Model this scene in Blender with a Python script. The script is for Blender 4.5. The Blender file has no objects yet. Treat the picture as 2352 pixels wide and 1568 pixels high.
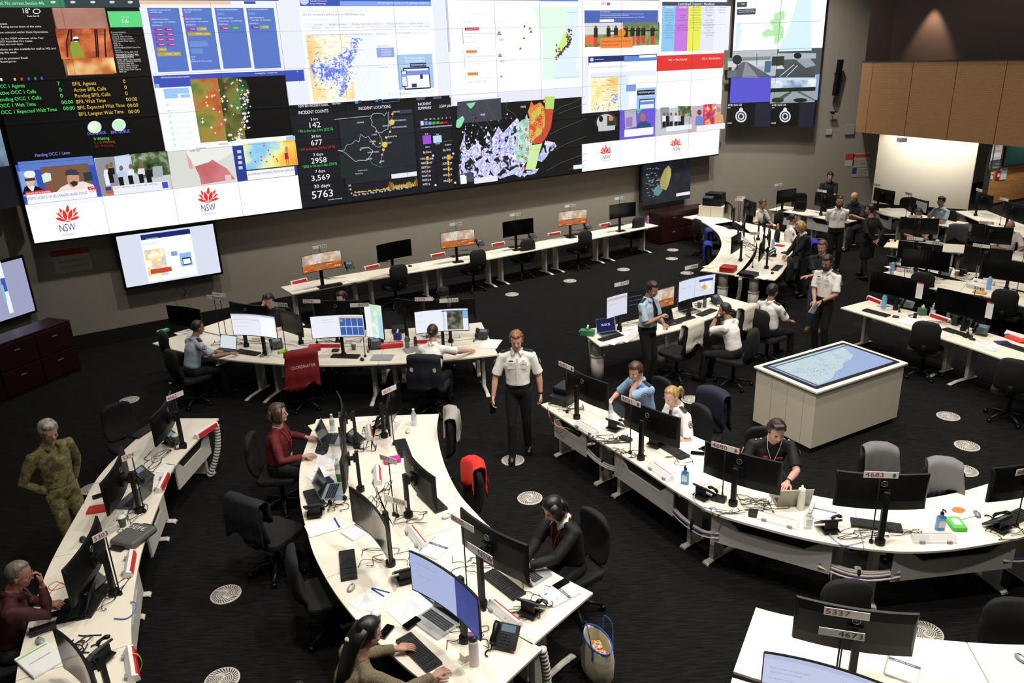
import bpy, bmesh, math, random
from mathutils import Vector as V, Matrix as Mx
random.seed(7)
S=bpy.context.scene
C=S.collection
PI=math.pi
# ---------------- camera, light, exposure
H=5.0; FPX=1780.5; TILT=math.radians(20.112); ROLL=math.radians(-2.1748)
cd=bpy.data.cameras.new('camera'); cam=bpy.data.objects.new('camera',cd); C.objects.link(cam)
cd.sensor_width=36; cd.lens=36*FPX/2352; cd.clip_end=200; cd.clip_start=0.05
cam.matrix_world=Mx.Translation((0,0,H))@Mx.Rotation(PI/2-TILT,4,'X')@Mx.Rotation(ROLL,4,'Z')
S.camera=cam
S.view_settings.view_transform='Standard'; S.view_settings.look='None'
S.view_settings.exposure=0.14; S.view_settings.gamma=1; S.view_settings.use_curve_mapping=False
W=bpy.data.worlds.new('world'); S.world=W; W.use_nodes=True
W.node_tree.nodes['Background'].inputs[0].default_value=(1,.93,.85,1)
W.node_tree.nodes['Background'].inputs[1].default_value=0.03
def spot(x,y,z,tx,ty,power,ang,blend=.6,col=(1,.95,.87),size=.12):
    l=bpy.data.lights.new('downlight_or_fill','SPOT'); l.energy=power; l.spot_size=math.radians(ang); l.spot_blend=blend
    l.color=col; l.shadow_soft_size=size
    o=bpy.data.objects.new('downlight_or_fill',l); C.objects.link(o); o.location=(x,y,z)
    o.rotation_euler=(V((tx,ty,0))-V((x,y,z))).to_track_quat('-Z','Y').to_euler()
    return o
SPOTS=[(-4.4,4.2,330),(-1.2,4.6,900),(1.4,5.0,900),(-2.9,8.8,330),(-.2,9.3,760),(3.4,7.4,1150),(3.0,3.4,1100),
       (6.0,9.8,700),(2.6,12.6,560),(5.8,14.2,520),(8.2,12.6,620),(9.6,16.2,620),(7.2,18.6,520),(5.6,7.0,700),(.6,15.0,340),(4.4,17.8,360)]
for x,y,p in SPOTS: spot(x,y,8.3,x,y,p*.78,118,.9)
def at(px,py,z=0.73):
    u=(px-1176)/FPX; v=(py-784)/FPX
    c,s=math.cos(ROLL),math.sin(ROLL)
    u,v=u*c+v*s,-u*s+v*c
    dy=math.cos(TILT)-v*math.sin(TILT); dz=-math.sin(TILT)-v*math.cos(TILT)
    k=(z-H)/dz
    return V((u*k,dy*k,z))
def ray(px,py):
    u=(px-1176)/FPX; v=(py-784)/FPX
    c,s=math.cos(ROLL),math.sin(ROLL)
    u,v=u*c+v*s,-u*s+v*c
    return V((u,math.cos(TILT)-v*math.sin(TILT),-math.sin(TILT)-v*math.cos(TILT)))
def onplane(px,py,P,n):
    d=ray(px,py); o=V((0,0,H)); k=(V(P)-o).dot(n)/d.dot(n); return o+d*k
def proj(P):
    x,y,z=P[0],P[1],P[2]-H
    cy=y*math.cos(TILT)-z*math.sin(TILT); up=y*math.sin(TILT)+z*math.cos(TILT)
    u=x/cy; v=-up/cy; c,s=math.cos(ROLL),math.sin(ROLL)
    return 1176+FPX*(u*c-v*s),784+FPX*(u*s+v*c)
# ---------------- materials
def lin(h):
    if isinstance(h,tuple): return h
    h=h.lstrip('#'); r=[]
    if len(h)==3: h=''.join(c*2 for c in h)
    for i in (0,2,4):
        c=int(h[i:i+2],16)/255; r.append(c/12.92 if c<=.04045 else ((c+.055)/1.055)**2.4)
    return tuple(r)
_m={}
def mat(col,rough=.6,metal=0,emit=0,alpha=1,noise=0,nscale=30,bump=0,spec=.5,trans=0):
    col=lin(col) if isinstance(col,str) else col
    k=(col,rough,metal,emit,alpha,noise,nscale,bump,spec,trans)
    if k in _m: return _m[k]
    m=bpy.data.materials.new('mat'); m.use_nodes=True; nt=m.node_tree; b=nt.nodes['Principled BSDF']
    b.inputs['Base Color'].default_value=(*col,1); b.inputs['Roughness'].default_value=rough
    b.inputs['Metallic'].default_value=metal; b.inputs['Specular IOR Level'].default_value=spec
    if emit:
        b.inputs['Emission Color'].default_value=(*col,1); b.inputs['Emission Strength'].default_value=emit
        b.inputs['Base Color'].default_value=(.01,.01,.01,1); b.inputs['Roughness'].default_value=.5; b.inputs['Specular IOR Level'].default_value=.2
    if alpha<1: b.inputs['Alpha'].default_value=alpha
    if trans: b.inputs['Transmission Weight'].default_value=trans
    if noise or bump:
        tc=nt.nodes.new('ShaderNodeTexCoord'); n=nt.nodes.new('ShaderNodeTexNoise'); n.inputs['Scale'].default_value=nscale; n.inputs['Detail'].default_value=4
        nt.links.new(tc.outputs['Object'],n.inputs['Vector'])
        if noise:
            mx=nt.nodes.new('ShaderNodeMix'); mx.data_type='RGBA'
            mx.inputs[6].default_value=(*[c*(1-noise) for c in col],1); mx.inputs[7].default_value=(*[min(1,c*(1+noise)) for c in col],1)
            nt.links.new(n.outputs['Fac'],mx.inputs[0]); nt.links.new(mx.outputs[2],b.inputs['Base Color'])
        if bump:
            bp=nt.nodes.new('ShaderNodeBump'); bp.inputs['Strength'].default_value=bump; bp.inputs['Distance'].default_value=.01
            nt.links.new(n.outputs['Fac'],bp.inputs['Height']); nt.links.new(bp.outputs[0],b.inputs['Normal'])
    _m[k]=m; return m
def em(h,s=1.0): return mat(h,emit=s*.93)
def picmat(stops,scale=8,emit=1,detail=6,stretch=(1,1,1),kind='noise',dist=.0,rough=.6):
    """procedural picture: noise through a colour ramp; emit>0 glows"""
    k=('pic',tuple(stops),scale,emit,detail,stretch,kind,dist)
    if k in _m: return _m[k]
    m=bpy.data.materials.new('mat'); m.use_nodes=True; nt=m.node_tree; b=nt.nodes['Principled BSDF']
    tc=nt.nodes.new('ShaderNodeTexCoord'); mp=nt.nodes.new('ShaderNodeMapping'); mp.inputs['Scale'].default_value=stretch
    nt.links.new(tc.outputs['Object'],mp.inputs[0])
    if kind=='noise':
        n=nt.nodes.new('ShaderNodeTexNoise'); n.inputs['Detail'].default_value=detail; n.inputs['Distortion'].default_value=dist; out=n.outputs['Fac']
    elif kind=='vor':
        n=nt.nodes.new('ShaderNodeTexVoronoi'); out=n.outputs['Distance']
    n.inputs['Scale'].default_value=scale; nt.links.new(mp.outputs[0],n.inputs['Vector'])
    r=nt.nodes.new('ShaderNodeValToRGB'); e=r.color_ramp.elements
    while len(e)<len(stops): e.new(.5)
    for i,(p,c) in enumerate(stops): e[i].position=p; e[i].color=(*lin(c),1)
    nt.links.new(out,r.inputs[0])
    if emit:
        b.inputs['Base Color'].default_value=(.01,.01,.01,1)
        nt.links.new(r.outputs[0],b.inputs['Emission Color']); b.inputs['Emission Strength'].default_value=emit
    else: nt.links.new(r.outputs[0],b.inputs['Base Color'])
    b.inputs['Roughness'].default_value=rough
    _m[k]=m; return m
# ---------------- mesh builder
_tx={}
def textgeo(s):
    if s in _tx: return _tx[s]
    cu=bpy.data.curves.new('t','FONT'); cu.body=s; cu.size=1; cu.resolution_u=2
    o=bpy.data.objects.new('t',cu); C.objects.link(o)
    me=bpy.data.meshes.new_from_object(o)
    vs=[tuple(v.co) for v in me.vertices]; fs=[tuple(p.vertices) for p in me.polygons]
    bpy.data.objects.remove(o); bpy.data.meshes.remove(me); bpy.data.curves.remove(cu)
    x0=min((v[0] for v in vs),default=0); x1=max((v[0] for v in vs),default=1)
    _tx[s]=(vs,fs,x0,x1); return _tx[s]
class G:
    def __init__(s): s.v=[]; s.f=[]; s.m=[]; s.X=Mx.Identity(4); s.mi=0; s.sm=[]
    def add(s,vs,fs,mi=None,sm=False):
        n=len(s.v); X=s.X
        s.v+=[X@V(p) for p in vs]; s.f+=[[i+n for i in f] for f in fs]; s.m+=[s.mi if mi is None else mi]*len(fs); s.sm+=[sm]*len(fs); return s
    def box(s,x,y,z,sx,sy,sz,mi=None,rz=0,R=None):
        q=R or Mx.Rotation(rz,3,'Z'); vs=[]
        for c in (-1,1):
            for b in (-1,1):
                for a in (-1,1): vs.append(V((x,y,z))+q@V((a*sx/2,b*sy/2,c*sz/2)))
        return s.add(vs,[(0,2,3,1),(4,5,7,6),(0,1,5,4),(2,6,7,3),(0,4,6,2),(1,3,7,5)],mi)
    def rbox(s,x,y,z,sx,sy,sz,r=.01,n=3,mi=None,rz=0):
        """box with rounded vertical corners"""
        p=[]
        for cx,cy,a0 in ((1,1,0),(-1,1,90),(-1,-1,180),(1,-1,270)):
            for k in range(n+1):
                a=math.radians(a0+90*k/n); p.append((cx*(sx/2-r)+r*math.cos(a),cy*(sy/2-r)+r*math.sin(a)))
        c,d=math.cos(rz),math.sin(rz)
        return s.prism([(x+a*c-b*d,y+a*d+b*c) for a,b in p],z-sz/2,z+sz/2,mi)
    def prism(s,p,z0,z1,mi=None,mt=None):
        n=len(p)
        s.add([(a,b,z0) for a,b in p]+[(a,b,z1) for a,b in p],[[i,(i+1)%n,n+(i+1)%n,n+i] for i in range(n)],mi)
        s.f.append([len(s.v)-2*n+i for i in range(n)][::-1]); s.m.append(s.mi if mi is None else mi); s.sm.append(False)
        s.f.append([len(s.v)-n+i for i in range(n)]); s.m.append((s.mi if mi is None else mi) if mt is None else mt); s.sm.append(False)
        return s
    def ext(s,p,d,mi=None):
        """polygon of 3d points extruded by vector d"""
        n=len(p); d=V(d)
        return s.add([V(a) for a in p]+[V(a)+d for a in p],[list(range(n))[::-1],list(range(n,2*n))]+[[i,(i+1)%n,n+(i+1)%n,n+i] for i in range(n)],mi)
    def tube(s,pts,r,n=8,mi=None,cap=True,flat=1,up=None):
        pts=[V(p) for p in pts]; rs=r if isinstance(r,(list,tuple)) else [r]*len(pts); vs=[]
        u=None
        for i,p in enumerate(pts):
            t=(pts[min(i+1,len(pts)-1)]-pts[max(i-1,0)])
            t=t.normalized() if t.length>1e-9 else V((0,0,1))
            if u is None:
                u=V(up) if up else (V((0,0,1)) if abs(t.z)<.9 else V((1,0,0)))
            u=(u-t*u.dot(t)); u=u.normalized() if u.length>1e-6 else t.orthogonal().normalized()
            w=t.cross(u); ri=rs[i]; ra,rb=(ri if isinstance(ri,(tuple,list)) else (ri,ri*flat))
            for k in range(n):
                a=2*PI*k/n; vs.append(p+w*(ra*math.cos(a))+u*(rb*math.sin(a)))
        fs=[[i*n+k,i*n+(k+1)%n,(i+1)*n+(k+1)%n,(i+1)*n+k] for i in range(len(pts)-1) for k in range(n)]
        if cap: fs+=[list(range(n))[::-1],[(len(pts)-1)*n+k for k in range(n)]]
        return s.add(vs,fs,mi,True)
    def cyl(s,x,y,z0,z1,r,r1=None,n=16,mi=None): return s.lathe([(r,z0),(r if r1 is None else r1,z1)],x,y,n,mi)
    def lathe(s,pr,x=0,y=0,n=16,mi=None,cap=True):
        vs=[(x+r*math.cos(2*PI*k/n),y+r*math.sin(2*PI*k/n),z) for r,z in pr for k in range(n)]
        L=len(pr)
        s.add(vs,[[i*n+k,i*n+(k+1)%n,(i+1)*n+(k+1)%n,(i+1)*n+k] for i in range(L-1) for k in range(n)],mi,True)
        if cap:
            b=len(s.v)-L*n
            for q in ([b+k for k in range(n)][::-1],[b+(L-1)*n+k for k in range(n)]): s.f.append(q); s.m.append(s.mi if mi is None else mi); s.sm.append(False)
        return s
    def ell(s,c,r,R=None,n=14,mi=None):
        R=R or Mx.Identity(3); c=V(c); m=n//2+1; vs=[]
        for i in range(m+1):
            a=PI*i/m
            for k in range(n):
                b=2*PI*k/n; vs.append(c+R@V((r[0]*math.sin(a)*math.cos(b),r[1]*math.sin(a)*math.sin(b),r[2]*math.cos(a))))
        return s.add(vs,[[i*n+k,(i+1)*n+k,(i+1)*n+(k+1)%n,i*n+(k+1)%n] for i in range(m) for k in range(n)],mi,True)
    def quad(s,*p,mi=None): return s.add(p,[list(range(len(p)))],mi)
    def text(s,t,o,xd,yd,size=None,width=None,mi=None,align='l',n=None,d=0):
        """flat lettering at o, along xd, up yd"""
        vs,fs,x0,x1=textgeo(t); xd=V(xd).normalized(); yd=V(yd).normalized(); k=size
        if width and size is None: k=width/(x1-x0)
        kx=width/(x1-x0) if width else k
        off=-x0 if align=='l' else (-(x0+x1)/2 if align=='c' else -x1)
        o=V(o)+ (V(n)*d if n is not None else V((0,0,0)))
        return s.add([o+xd*((v[0]+off)*kx)+yd*(v[1]*k) for v in vs],fs,mi)
    def build(s,name,mats,parent=None,smooth=False,bevel=0,loc=None,sub=0,bseg=2):
        me=bpy.data.meshes.new(name); me.from_pydata([tuple(p) for p in s.v],[],s.f)
        mats=mats if isinstance(mats,(list,tuple)) else [mats]
        for m in mats: me.materials.append(m)
        me.polygons.foreach_set('material_index',[min(i,len(mats)-1) for i in s.m])
        me.polygons.foreach_set('use_smooth',[bool(smooth or q) for q in s.sm])
        me.validate(); me.update()
        o=bpy.data.objects.new(name,me); C.objects.link(o)
        if parent: o.parent=parent
        if loc: o.location=loc
        if bevel:
            b=o.modifiers.new('b','BEVEL'); b.width=bevel; b.segments=bseg; b.limit_method='ANGLE'; b.angle_limit=math.radians(40)
        if sub:
            b=o.modifiers.new('s','SUBSURF'); b.levels=b.render_levels=sub
        return o
def tag(o,label,cat,group=None,kind=None):
    o['label']=label; o['category']=cat
    if group: o['group']=group
    if kind: o['kind']=kind
    return o
def thing(name,label,cat,loc=(0,0,0),rz=0,group=None):
    o=bpy.data.objects.new(name,None); C.objects.link(o); o.location=loc; o.rotation_euler=(0,0,rz); o.empty_display_size=.1
    return tag(o,label,cat,group)
def struct(o): o['kind']='structure'; return o
_protos={}
def copytree(o,parent=None):
    c=o.copy(); C.objects.link(c)
    if parent: c.parent=parent
    for ch in o.children: copytree(ch,c)
    return c
def inst(key,maker,loc,rz,label,**kw):
    """first use moves the built thing itself, later uses copy it with its parts"""
    if key not in _protos: _protos[key]=o=maker()
    else: o=copytree(_protos[key])
    o.location=loc; o.rotation_euler=(0,0,rz); o['label']=label
    if kw.get('scale'): o.scale=kw['scale']
    return o
def catmull(p,m=6,closed=False):
    p=[V(a) for a in p]; out=[]; n=len(p)
    for i in range(n if closed else n-1):
        a,b,c,d=(p[(i-1)%n],p[i],p[(i+1)%n],p[(i+2)%n]) if closed else (p[max(i-1,0)],p[i],p[i+1],p[min(i+2,n-1)])
        for k in range(m):
            t=k/m; out.append(.5*((2*b)+(c-a)*t+(2*a-5*b+4*c-d)*t*t+(3*b-a-3*c+d)*t**3))
    if not closed: out.append(p[-1])
    return out
BLACK=mat('#0b0b0b',.5,spec=.35); BLK2=mat('#070708',.4,spec=.35); BLKM=mat('#1b1b1c',.6); WHITE=mat('#f1ead9',.45); LAM=mat('#efe6d4',.42,noise=.02,nscale=3)
GREY=mat('#8d8f90',.5); LGREY=mat('#b9babc',.5); PAPER=mat('#f2f0ec',.75); SILVER=mat('#a9acb0',.35,.6); RED=mat('#c8252b',.5); GLASSD=mat('#08090b',.08)
WHITEP=mat('#e9e9e6',.4)
# ---------------- room shell
U=V((.852,.523,0)).normalized(); NW=V((U.y,-U.x,0))     # video wall run and outward normal (towards the room)
W0=V((-8.4,13.63,0)); ZB=2.205; PW=1.2135; PH=.6845
def wl(a,d=0,z=0): return W0+U*(a*PW)+NW*d+V((0,0,z))
WALL=mat('#8f887b',.85,noise=.03,nscale=60,bump=.03)
def wall(name,a,b,z0,z1,m,th=.15):
    a=V((a[0],a[1],0)); b=V((b[0],b[1],0)); n=V(((b-a).y,-(b-a).x,0)).normalized()*(-th)
    g=G(); g.prism([tuple(p.xy) for p in (a,b,b+n,a+n)],z0,z1); return struct(g.build(name,m))
zc=8.8; WD=-.35
CA=wl(-.28,WD); CB=V((6.13,22.96,0)); CC=V((10.85,22.96,0)); CL=CA+V((-.42,-1,0)).normalized()*9
g=G(); g.prism([(-16,-4),(24,-4),(24,30),(-16,30)],-.1,0)
fm=bpy.data.materials.new('carpet'); fm.use_nodes=True; nt=fm.node_tree; b=nt.nodes['Principled BSDF']; b.inputs['Roughness'].default_value=1; b.inputs['Specular IOR Level'].default_value=.1
tc=nt.nodes.new('ShaderNodeTexCoord'); mp=nt.nodes.new('ShaderNodeMapping'); mp.inputs['Rotation'].default_value=(0,0,math.radians(-31.5)); mp.inputs['Scale'].default_value=(5,70,1)
ns=nt.nodes.new('ShaderNodeTexNoise'); ns.inputs['Scale'].default_value=1; ns.inputs['Detail'].default_value=5; ns.inputs['Roughness'].default_value=.6
rp=nt.nodes.new('ShaderNodeValToRGB'); rp.color_ramp.elements[0].position=.38; rp.color_ramp.elements[0].color=(.0042,.004,.0038,1); rp.color_ramp.elements[1].position=.68; rp.color_ramp.elements[1].color=(.0145,.0138,.0128,1)
nt.links.new(tc.outputs['Object'],mp.inputs[0]); nt.links.new(mp.outputs[0],ns.inputs['Vector']); nt.links.new(ns.outputs['Fac'],rp.inputs[0]); nt.links.new(rp.outputs[0],b.inputs['Base Color'])
struct(g.build('floor',fm))
wall('wall_front',CA,CB,0,zc,WALL); wall('wall_left',CL,CA,0,zc,WALL); wall('wall_front_angled',CB,CC,0,zc,WALL)
BB=mat('#0d0d0d',.6)
def base(name,a,b,h=.3,d=.015):
    a=V((a[0],a[1],0)); b=V((b[0],b[1],0)); n=V(((b-a).y,-(b-a).x,0)).normalized()
    g=G(); g.prism([tuple(p.xy) for p in (a+n*.002,b+n*.002,b+n*d,a+n*d)],0,h); return struct(g.build(name,BB))
base('baseboard_front',CA,CB); base('baseboard_left',CL,CA); base('baseboard_angled',CB,CC,.12)
# light recessed wall under the bulkhead
LW=mat('#e6dcc8',.8); LA=V((11.7,25.28,0)); LB=V((14.11,23.55,0))
ld=(LB-LA).normalized()
wall('wall_recess',LA-ld*1.5,LB,0,3.0,LW,.25); base('baseboard_recess',LA-ld*1.5,LB,.12)
# bulkhead over the side bay: perforated timber panels
BZ0,BZ1=2.95,4.59
BF=[V((8.80,19.97,0)),V((8.85,19.50,0)),V((9.29,18.46,0)),V((9.71,17.41,0)),V((10.12,16.36,0)),V((10.62,15.05,0)),V((11.1,13.8,0))]
back=[V((16.5,13.8,0)),V((16.5,27,0)),V((10.2,27,0)),V((10.2,22.9,0))]
pan=bpy.data.materials.new('perforated_timber'); pan.use_nodes=True; nt=pan.node_tree; b=nt.nodes['Principled BSDF']; b.inputs['Roughness'].default_value=.6
tc=nt.nodes.new('ShaderNodeTexCoord'); mp=nt.nodes.new('ShaderNodeMapping'); mp.inputs['Scale'].default_value=(28,28,20)
nt.links.new(tc.outputs['UV'],mp.inputs[0])
sp=nt.nodes.new('ShaderNodeSeparateXYZ'); nt.links.new(mp.outputs[0],sp.inputs[0])
def mth(op,a,bv=None):
    n=nt.nodes.new('ShaderNodeMath'); n.operation=op
    for i,x in enumerate((a,bv)):
        if x is None: continue
        if isinstance(x,(int,float)): n.inputs[i].default_value=x
        else: nt.links.new(x,n.inputs[i])
    return n.outputs[0]
fx=mth('SUBTRACT',mth('FRACT',sp.outputs[0]),.5); fz=mth('SUBTRACT',mth('FRACT',sp.outputs[1]),.5)
dd=mth('SQRT',mth('ADD',mth('MULTIPLY',fx,fx),mth('MULTIPLY',fz,fz))); hole=mth('LESS_THAN',dd,.17)
nz=nt.nodes.new('ShaderNodeTexNoise'); nz.inputs['Scale'].default_value=3; mp2=nt.nodes.new('ShaderNodeMapping'); mp2.inputs['Scale'].default_value=(2,2,14)
nt.links.new(tc.outputs['Object'],mp2.inputs[0]); nt.links.new(mp2.outputs[0],nz.inputs[0])
r1=nt.nodes.new('ShaderNodeValToRGB'); r1.color_ramp.elements[0].color=(*lin('#8a6238'),1); r1.color_ramp.elements[1].color=(*lin('#a87a4b'),1); nt.links.new(nz.outputs['Fac'],r1.inputs[0])
mx=nt.nodes.new('ShaderNodeMix'); mx.data_type='RGBA'; nt.links.new(hole,mx.inputs[0]); nt.links.new(r1.outputs[0],mx.inputs[6]); mx.inputs[7].default_value=(*lin('#4a3520'),1); nt.links.new(mx.outputs[2],b.inputs['Base Color'])
core=[(p.x,p.y) for p in BF]
cx=G(); ins=[V((p.x+.06,p.y+.03,0)) for p in BF]
cx.prism([tuple(p.xy) for p in ins+back][::-1],BZ0+.01,BZ1-.01); bulk=struct(cx.build('trim_bulkhead',mat('#0c0806',.9)))
for i in range(len(BF)-1):
    a,c=BF[i],BF[i+1]; d=(c-a).normalized(); a2=a+d*.008; c2=c-d*.008; n=V((-d.y,d.x,0))
    if n.x<0: n=-n
    g=G(); L=(c2-a2).length
    g.add([a2+V((0,0,BZ0)),c2+V((0,0,BZ0)),c2+V((0,0,BZ1)),a2+V((0,0,BZ1))]+[p+n*.03 for p in (a2+V((0,0,BZ0)),c2+V((0,0,BZ0)),c2+V((0,0,BZ1)),a2+V((0,0,BZ1)))],[(0,1,2,3),(7,6,5,4),(0,4,5,1),(1,5,6,2),(2,6,7,3),(3,7,4,0)])
    o=g.build('trim_timber_panel',pan); o['kind']='structure'
    uv=o.data.uv_layers.new(name='UVMap')
    for poly in o.data.polygons:
        for li in poly.loop_indices:
            co=o.data.vertices[o.data.loops[li].vertex_index].co; uv.data[li].uv=((V((co.x,co.y,0))-a).dot(d),co.z-BZ0)
cx=G(); ins=[V((8.87,20.0,0))]+[V((p.x+.46,p.y+.18,0)) for p in BF[1:]]; cx.prism([tuple(p.xy) for p in ins+back][::-1],BZ1,zc); struct(cx.build('wall_upper_brown',mat('#20110b',.85,noise=.1,nscale=2)))
cx=G(); cx.prism([tuple((p-V((.012,.006,0))).xy) for p in BF]+[tuple((p+V((.05,.03,0))).xy) for p in BF[::-1]],BZ1,BZ1+.02); struct(cx.build('trim_bulkhead_cap',BLACK))
# room beyond: timber wall, opening, soffit lights
T1=V((15.14,24.39,0)); T2=V((18.8,26.2,0))
TW=picmat([(.3,'#a8703a'),(.7,'#c58f55')],scale=3,emit=0,stretch=(1,1,9))
wall('wall_timber',T1,T2,0,3.0,TW,.12); base('baseboard_timber',T1,T2,.08)
g=G(); g.prism([tuple(p.xy) for p in (T1+V((-.02,-.03,0)),T1+V((.03,0,0)),T1+V((-.05,.12,0)),T1+V((-.1,.09,0)))],0,3.0); struct(g.build('door_1',mat('#4b4a48',.4,.5)))
wall('wall_beyond',V((13.2,27.5,0)),V((19,29.5,0)),0,3.0,mat('#d9d4c6',.8))
g=G(); g.box(13.9,26.2,.5,1.5,.6,1.0); tag(g.build('storage_cabinet',mat('#dcd8cc',.6)),'pale cabinet seen through the doorway beside the timber wall','cabinet')
for i,(x,y,p) in enumerate(((12.6,23.6,70),(13.6,22.9,60),(12.0,24.3,40),(14.8,23.2,60),(16.6,24.6,90),(14.2,26.8,40),(12.2,19.7,36),(12.3,17.6,36),(11.3,20.6,30),(11.2,18.6,26))): spot(x,y,2.9,x+.25*(i<3),y+.3*(i<3),p*2.7,120,.8,size=.08)
WALL_FILL=[(0,480),(3,860),(6,1080),(9,1200),(12,1300)]  # unseen spots added along the front wall to brighten it
for a_,p_ in WALL_FILL:
    q_=wl(a_+.5,2.9,0); q2=wl(a_+.5,-.3,0); o_=spot(q_.x,q_.y,8.5,q2.x,q2.y,p_,95,1.0); o_.rotation_euler=(V((q2.x,q2.y,1.4))-V((q_.x,q_.y,8.5))).to_track_quat("-Z","Y").to_euler()
for x_,p_ in ((7.4,1150),(9.6,1250)):  # two more added fill spots, aimed at the angled wall
    o_=spot(x_,20.2,8.5,x_,22.9,p_,95,1.0); o_.rotation_euler=(V((x_,22.9,1.6))-V((x_,20.2,8.5))).to_track_quat("-Z","Y").to_euler()
o_=spot(9.50,18.60,6.02,9.50,18.60,520,68,.6,(1,.66,.42),size=.04)
# wall-mounted things near the bulkhead
def wallbox(nm,cat,label,px,w,h,d,m,P=CB,n=V((0,-1,0)),**k):
    c=onplane(px[0],px[1],P,n); g=G(); r=V((-n.y,n.x,0)); 
    g.ext([c-r*w/2-V((0,0,h/2)),c+r*w/2-V((0,0,h/2)),c+r*w/2+V((0,0,h/2)),c-r*w/2+V((0,0,h/2))],n*d); return tag(g.build(nm,m,bevel=.006),label,cat)
c=onplane(1917,178,CB,V((0,-1,0))); g=G()
R=Mx.Rotation(math.radians(8),3,'X')
t=thing('column_speaker','tall black column loudspeaker on the wall beside the smaller screen bank','speaker',(c.x,c.y-.22,c.z))
g.rbox(0,0,0,.14,.13,.95,.03); o=g.build('cabinet',BLACK,t); o.rotation_euler=(math.radians(6),0,math.radians(14))
g=G(); g.box(0,.12,.1,.05,.16,.05); g.build('bracket',BLACK,t)
c=onplane(1909,258,CB,V((0,-1,0))); t=thing('security_camera','small black dome camera arm on the wall under the column speaker','camera',c)
g=G(); g.tube([(0,0,0),(0,-.12,.02)],.015); g.box(0,-.16,.02,.2,.09,.03); g.build('housing',BLACK,t)
g=G(); g.lathe([(.03,-.04),(.045,0)],0,-.16,14); g.build('lens_dome',GLASSD,t)
wallbox('junction_box','box','small grey junction box under the camera','1902'and(1903,303),.17,.15,.05,mat('#a8a49b',.6))
wallbox('wall_panel','speaker','square grey wall panel left of the bulkhead',(1951,297),.26,.28,.06,mat('#8d8f8e',.6))
def notice(label,px,w,h,parts,P=CB,n=V((0,-1,0)),name='wall_notice',cat='sign',paper='#b9b4ab'):
    c=onplane(px[0],px[1],P,n)+n*.004; r=V((-n.y,n.x,0)); up=V((0,0,1)); t=thing(name,label,cat,c)
    g=G(); g.ext([-r*w/2-up*h/2,r*w/2-up*h/2,r*w/2+up*h/2,-r*w/2+up*h/2],n*.004); g.build('sheet',mat(paper,.5),t)
    for (x,y,ww,hh,c_,tx) in parts:
        q=G(); p0=r*(x*w-w/2)+up*(y*h-h/2)+n*.006
        if tx: q.text(tx,p0,r,up,size=hh*h,width=ww*w); q.build('lettering',mat(c_,.6),t)
        else: q.ext([p0,p0+r*ww*w,p0+r*ww*w+up*hh*h,p0+up*hh*h],n*.001); q.build('banner',mat(c_,.6),t)
    return t
notice('small notice with red top left half of the pair on the grey wall',(1951,367),.26,.36,[(0,.5,1,.5,'#b03a2e',None),(.4,.6,.2,.3,'#e8e0d8','!')])
notice('wide clear notice with red serrated banner on the grey wall',(1978,368),.5,.42,[(0,.72,1,.2,'#b03a2e',None),(.1,.42,.8,.12,'#b04a40','DIAL 13 ASSISTANCE'),(.1,.22,.7,.1,'#55504a','CALL EMERGENCY')],paper='#a7a297')
notice('clear notice with blue hearing square under the red notices',(1976,395),.5,.28,[(0,.35,.26,.6,'#27406e',None),(.3,.65,.6,.15,'#4a4642','THIS AREA IS EQUIPPED'),(.3,.4,.6,.14,'#4a4642','FOR HEARING LOOP'),(.3,.12,.5,.12,'#4a4642','SWITCH TO T')],paper='#a7a297')
notice('pale emergency notice with red zigzag banner on the wall at far left',(165,596),.62,.46,[(0,.7,1,.26,'#9c2a26',None),(.15,.42,.8,.13,'#9c3a34','000 ACT SERVICE DESK'),(.2,.2,.7,.12,'#6a645c','CALL 1800 000 000')],P=CA,n=NW,paper='#a9a195')
c=at(2072,318,2.93)
g=G(); g.box(c.x,c.y,2.90,.16,.16,.09); tag(g.build('ceiling_sensor',LGREY,),'small square grey sensor under the bulkhead soffit','sensor')
# floor vents
vm=[mat('#c9c3b8',.6),mat('#171615',.8)]
def mkvent():
    t=thing('floor_vent','x','vent',group='round swirl floor vents set in the carpet')
    g=G(); g.lathe([(.152,0),(.152,.006),(.145,.009),(.001,.009)],0,0,40,cap=False); g.build('vent_plate',vm[0],t)
    g=G()
    for k in range(30):
        a=2*PI*k/30; c1=V((math.cos(a)*.092,math.sin(a)*.092,.0095)); a2=a+.22; c2=V((math.cos(a2)*.138,math.sin(a2)*.138,.0095)); w=V((-math.sin(a),math.cos(a),0))*.0055
        g.add([c1-w,c1+w,c2+w*1.1,c2-w*1.1],[(0,1,2,3)])
    for r in (.078,.062,.046,.030,.014):
        for q in range(2):
            a0=q*PI+.25+r*20; n=14
            P_=[(V((math.cos(a0+2.5*i/n)*rr,math.sin(a0+2.5*i/n)*rr,.0095))) for rr in (r,r+.006) for i in range(n+1)]
            g.add(P_,[(i,i+1,n+2+i,n+1+i) for i in range(n)])
    g.build('swirl_slots',vm[1],t); return t
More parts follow.
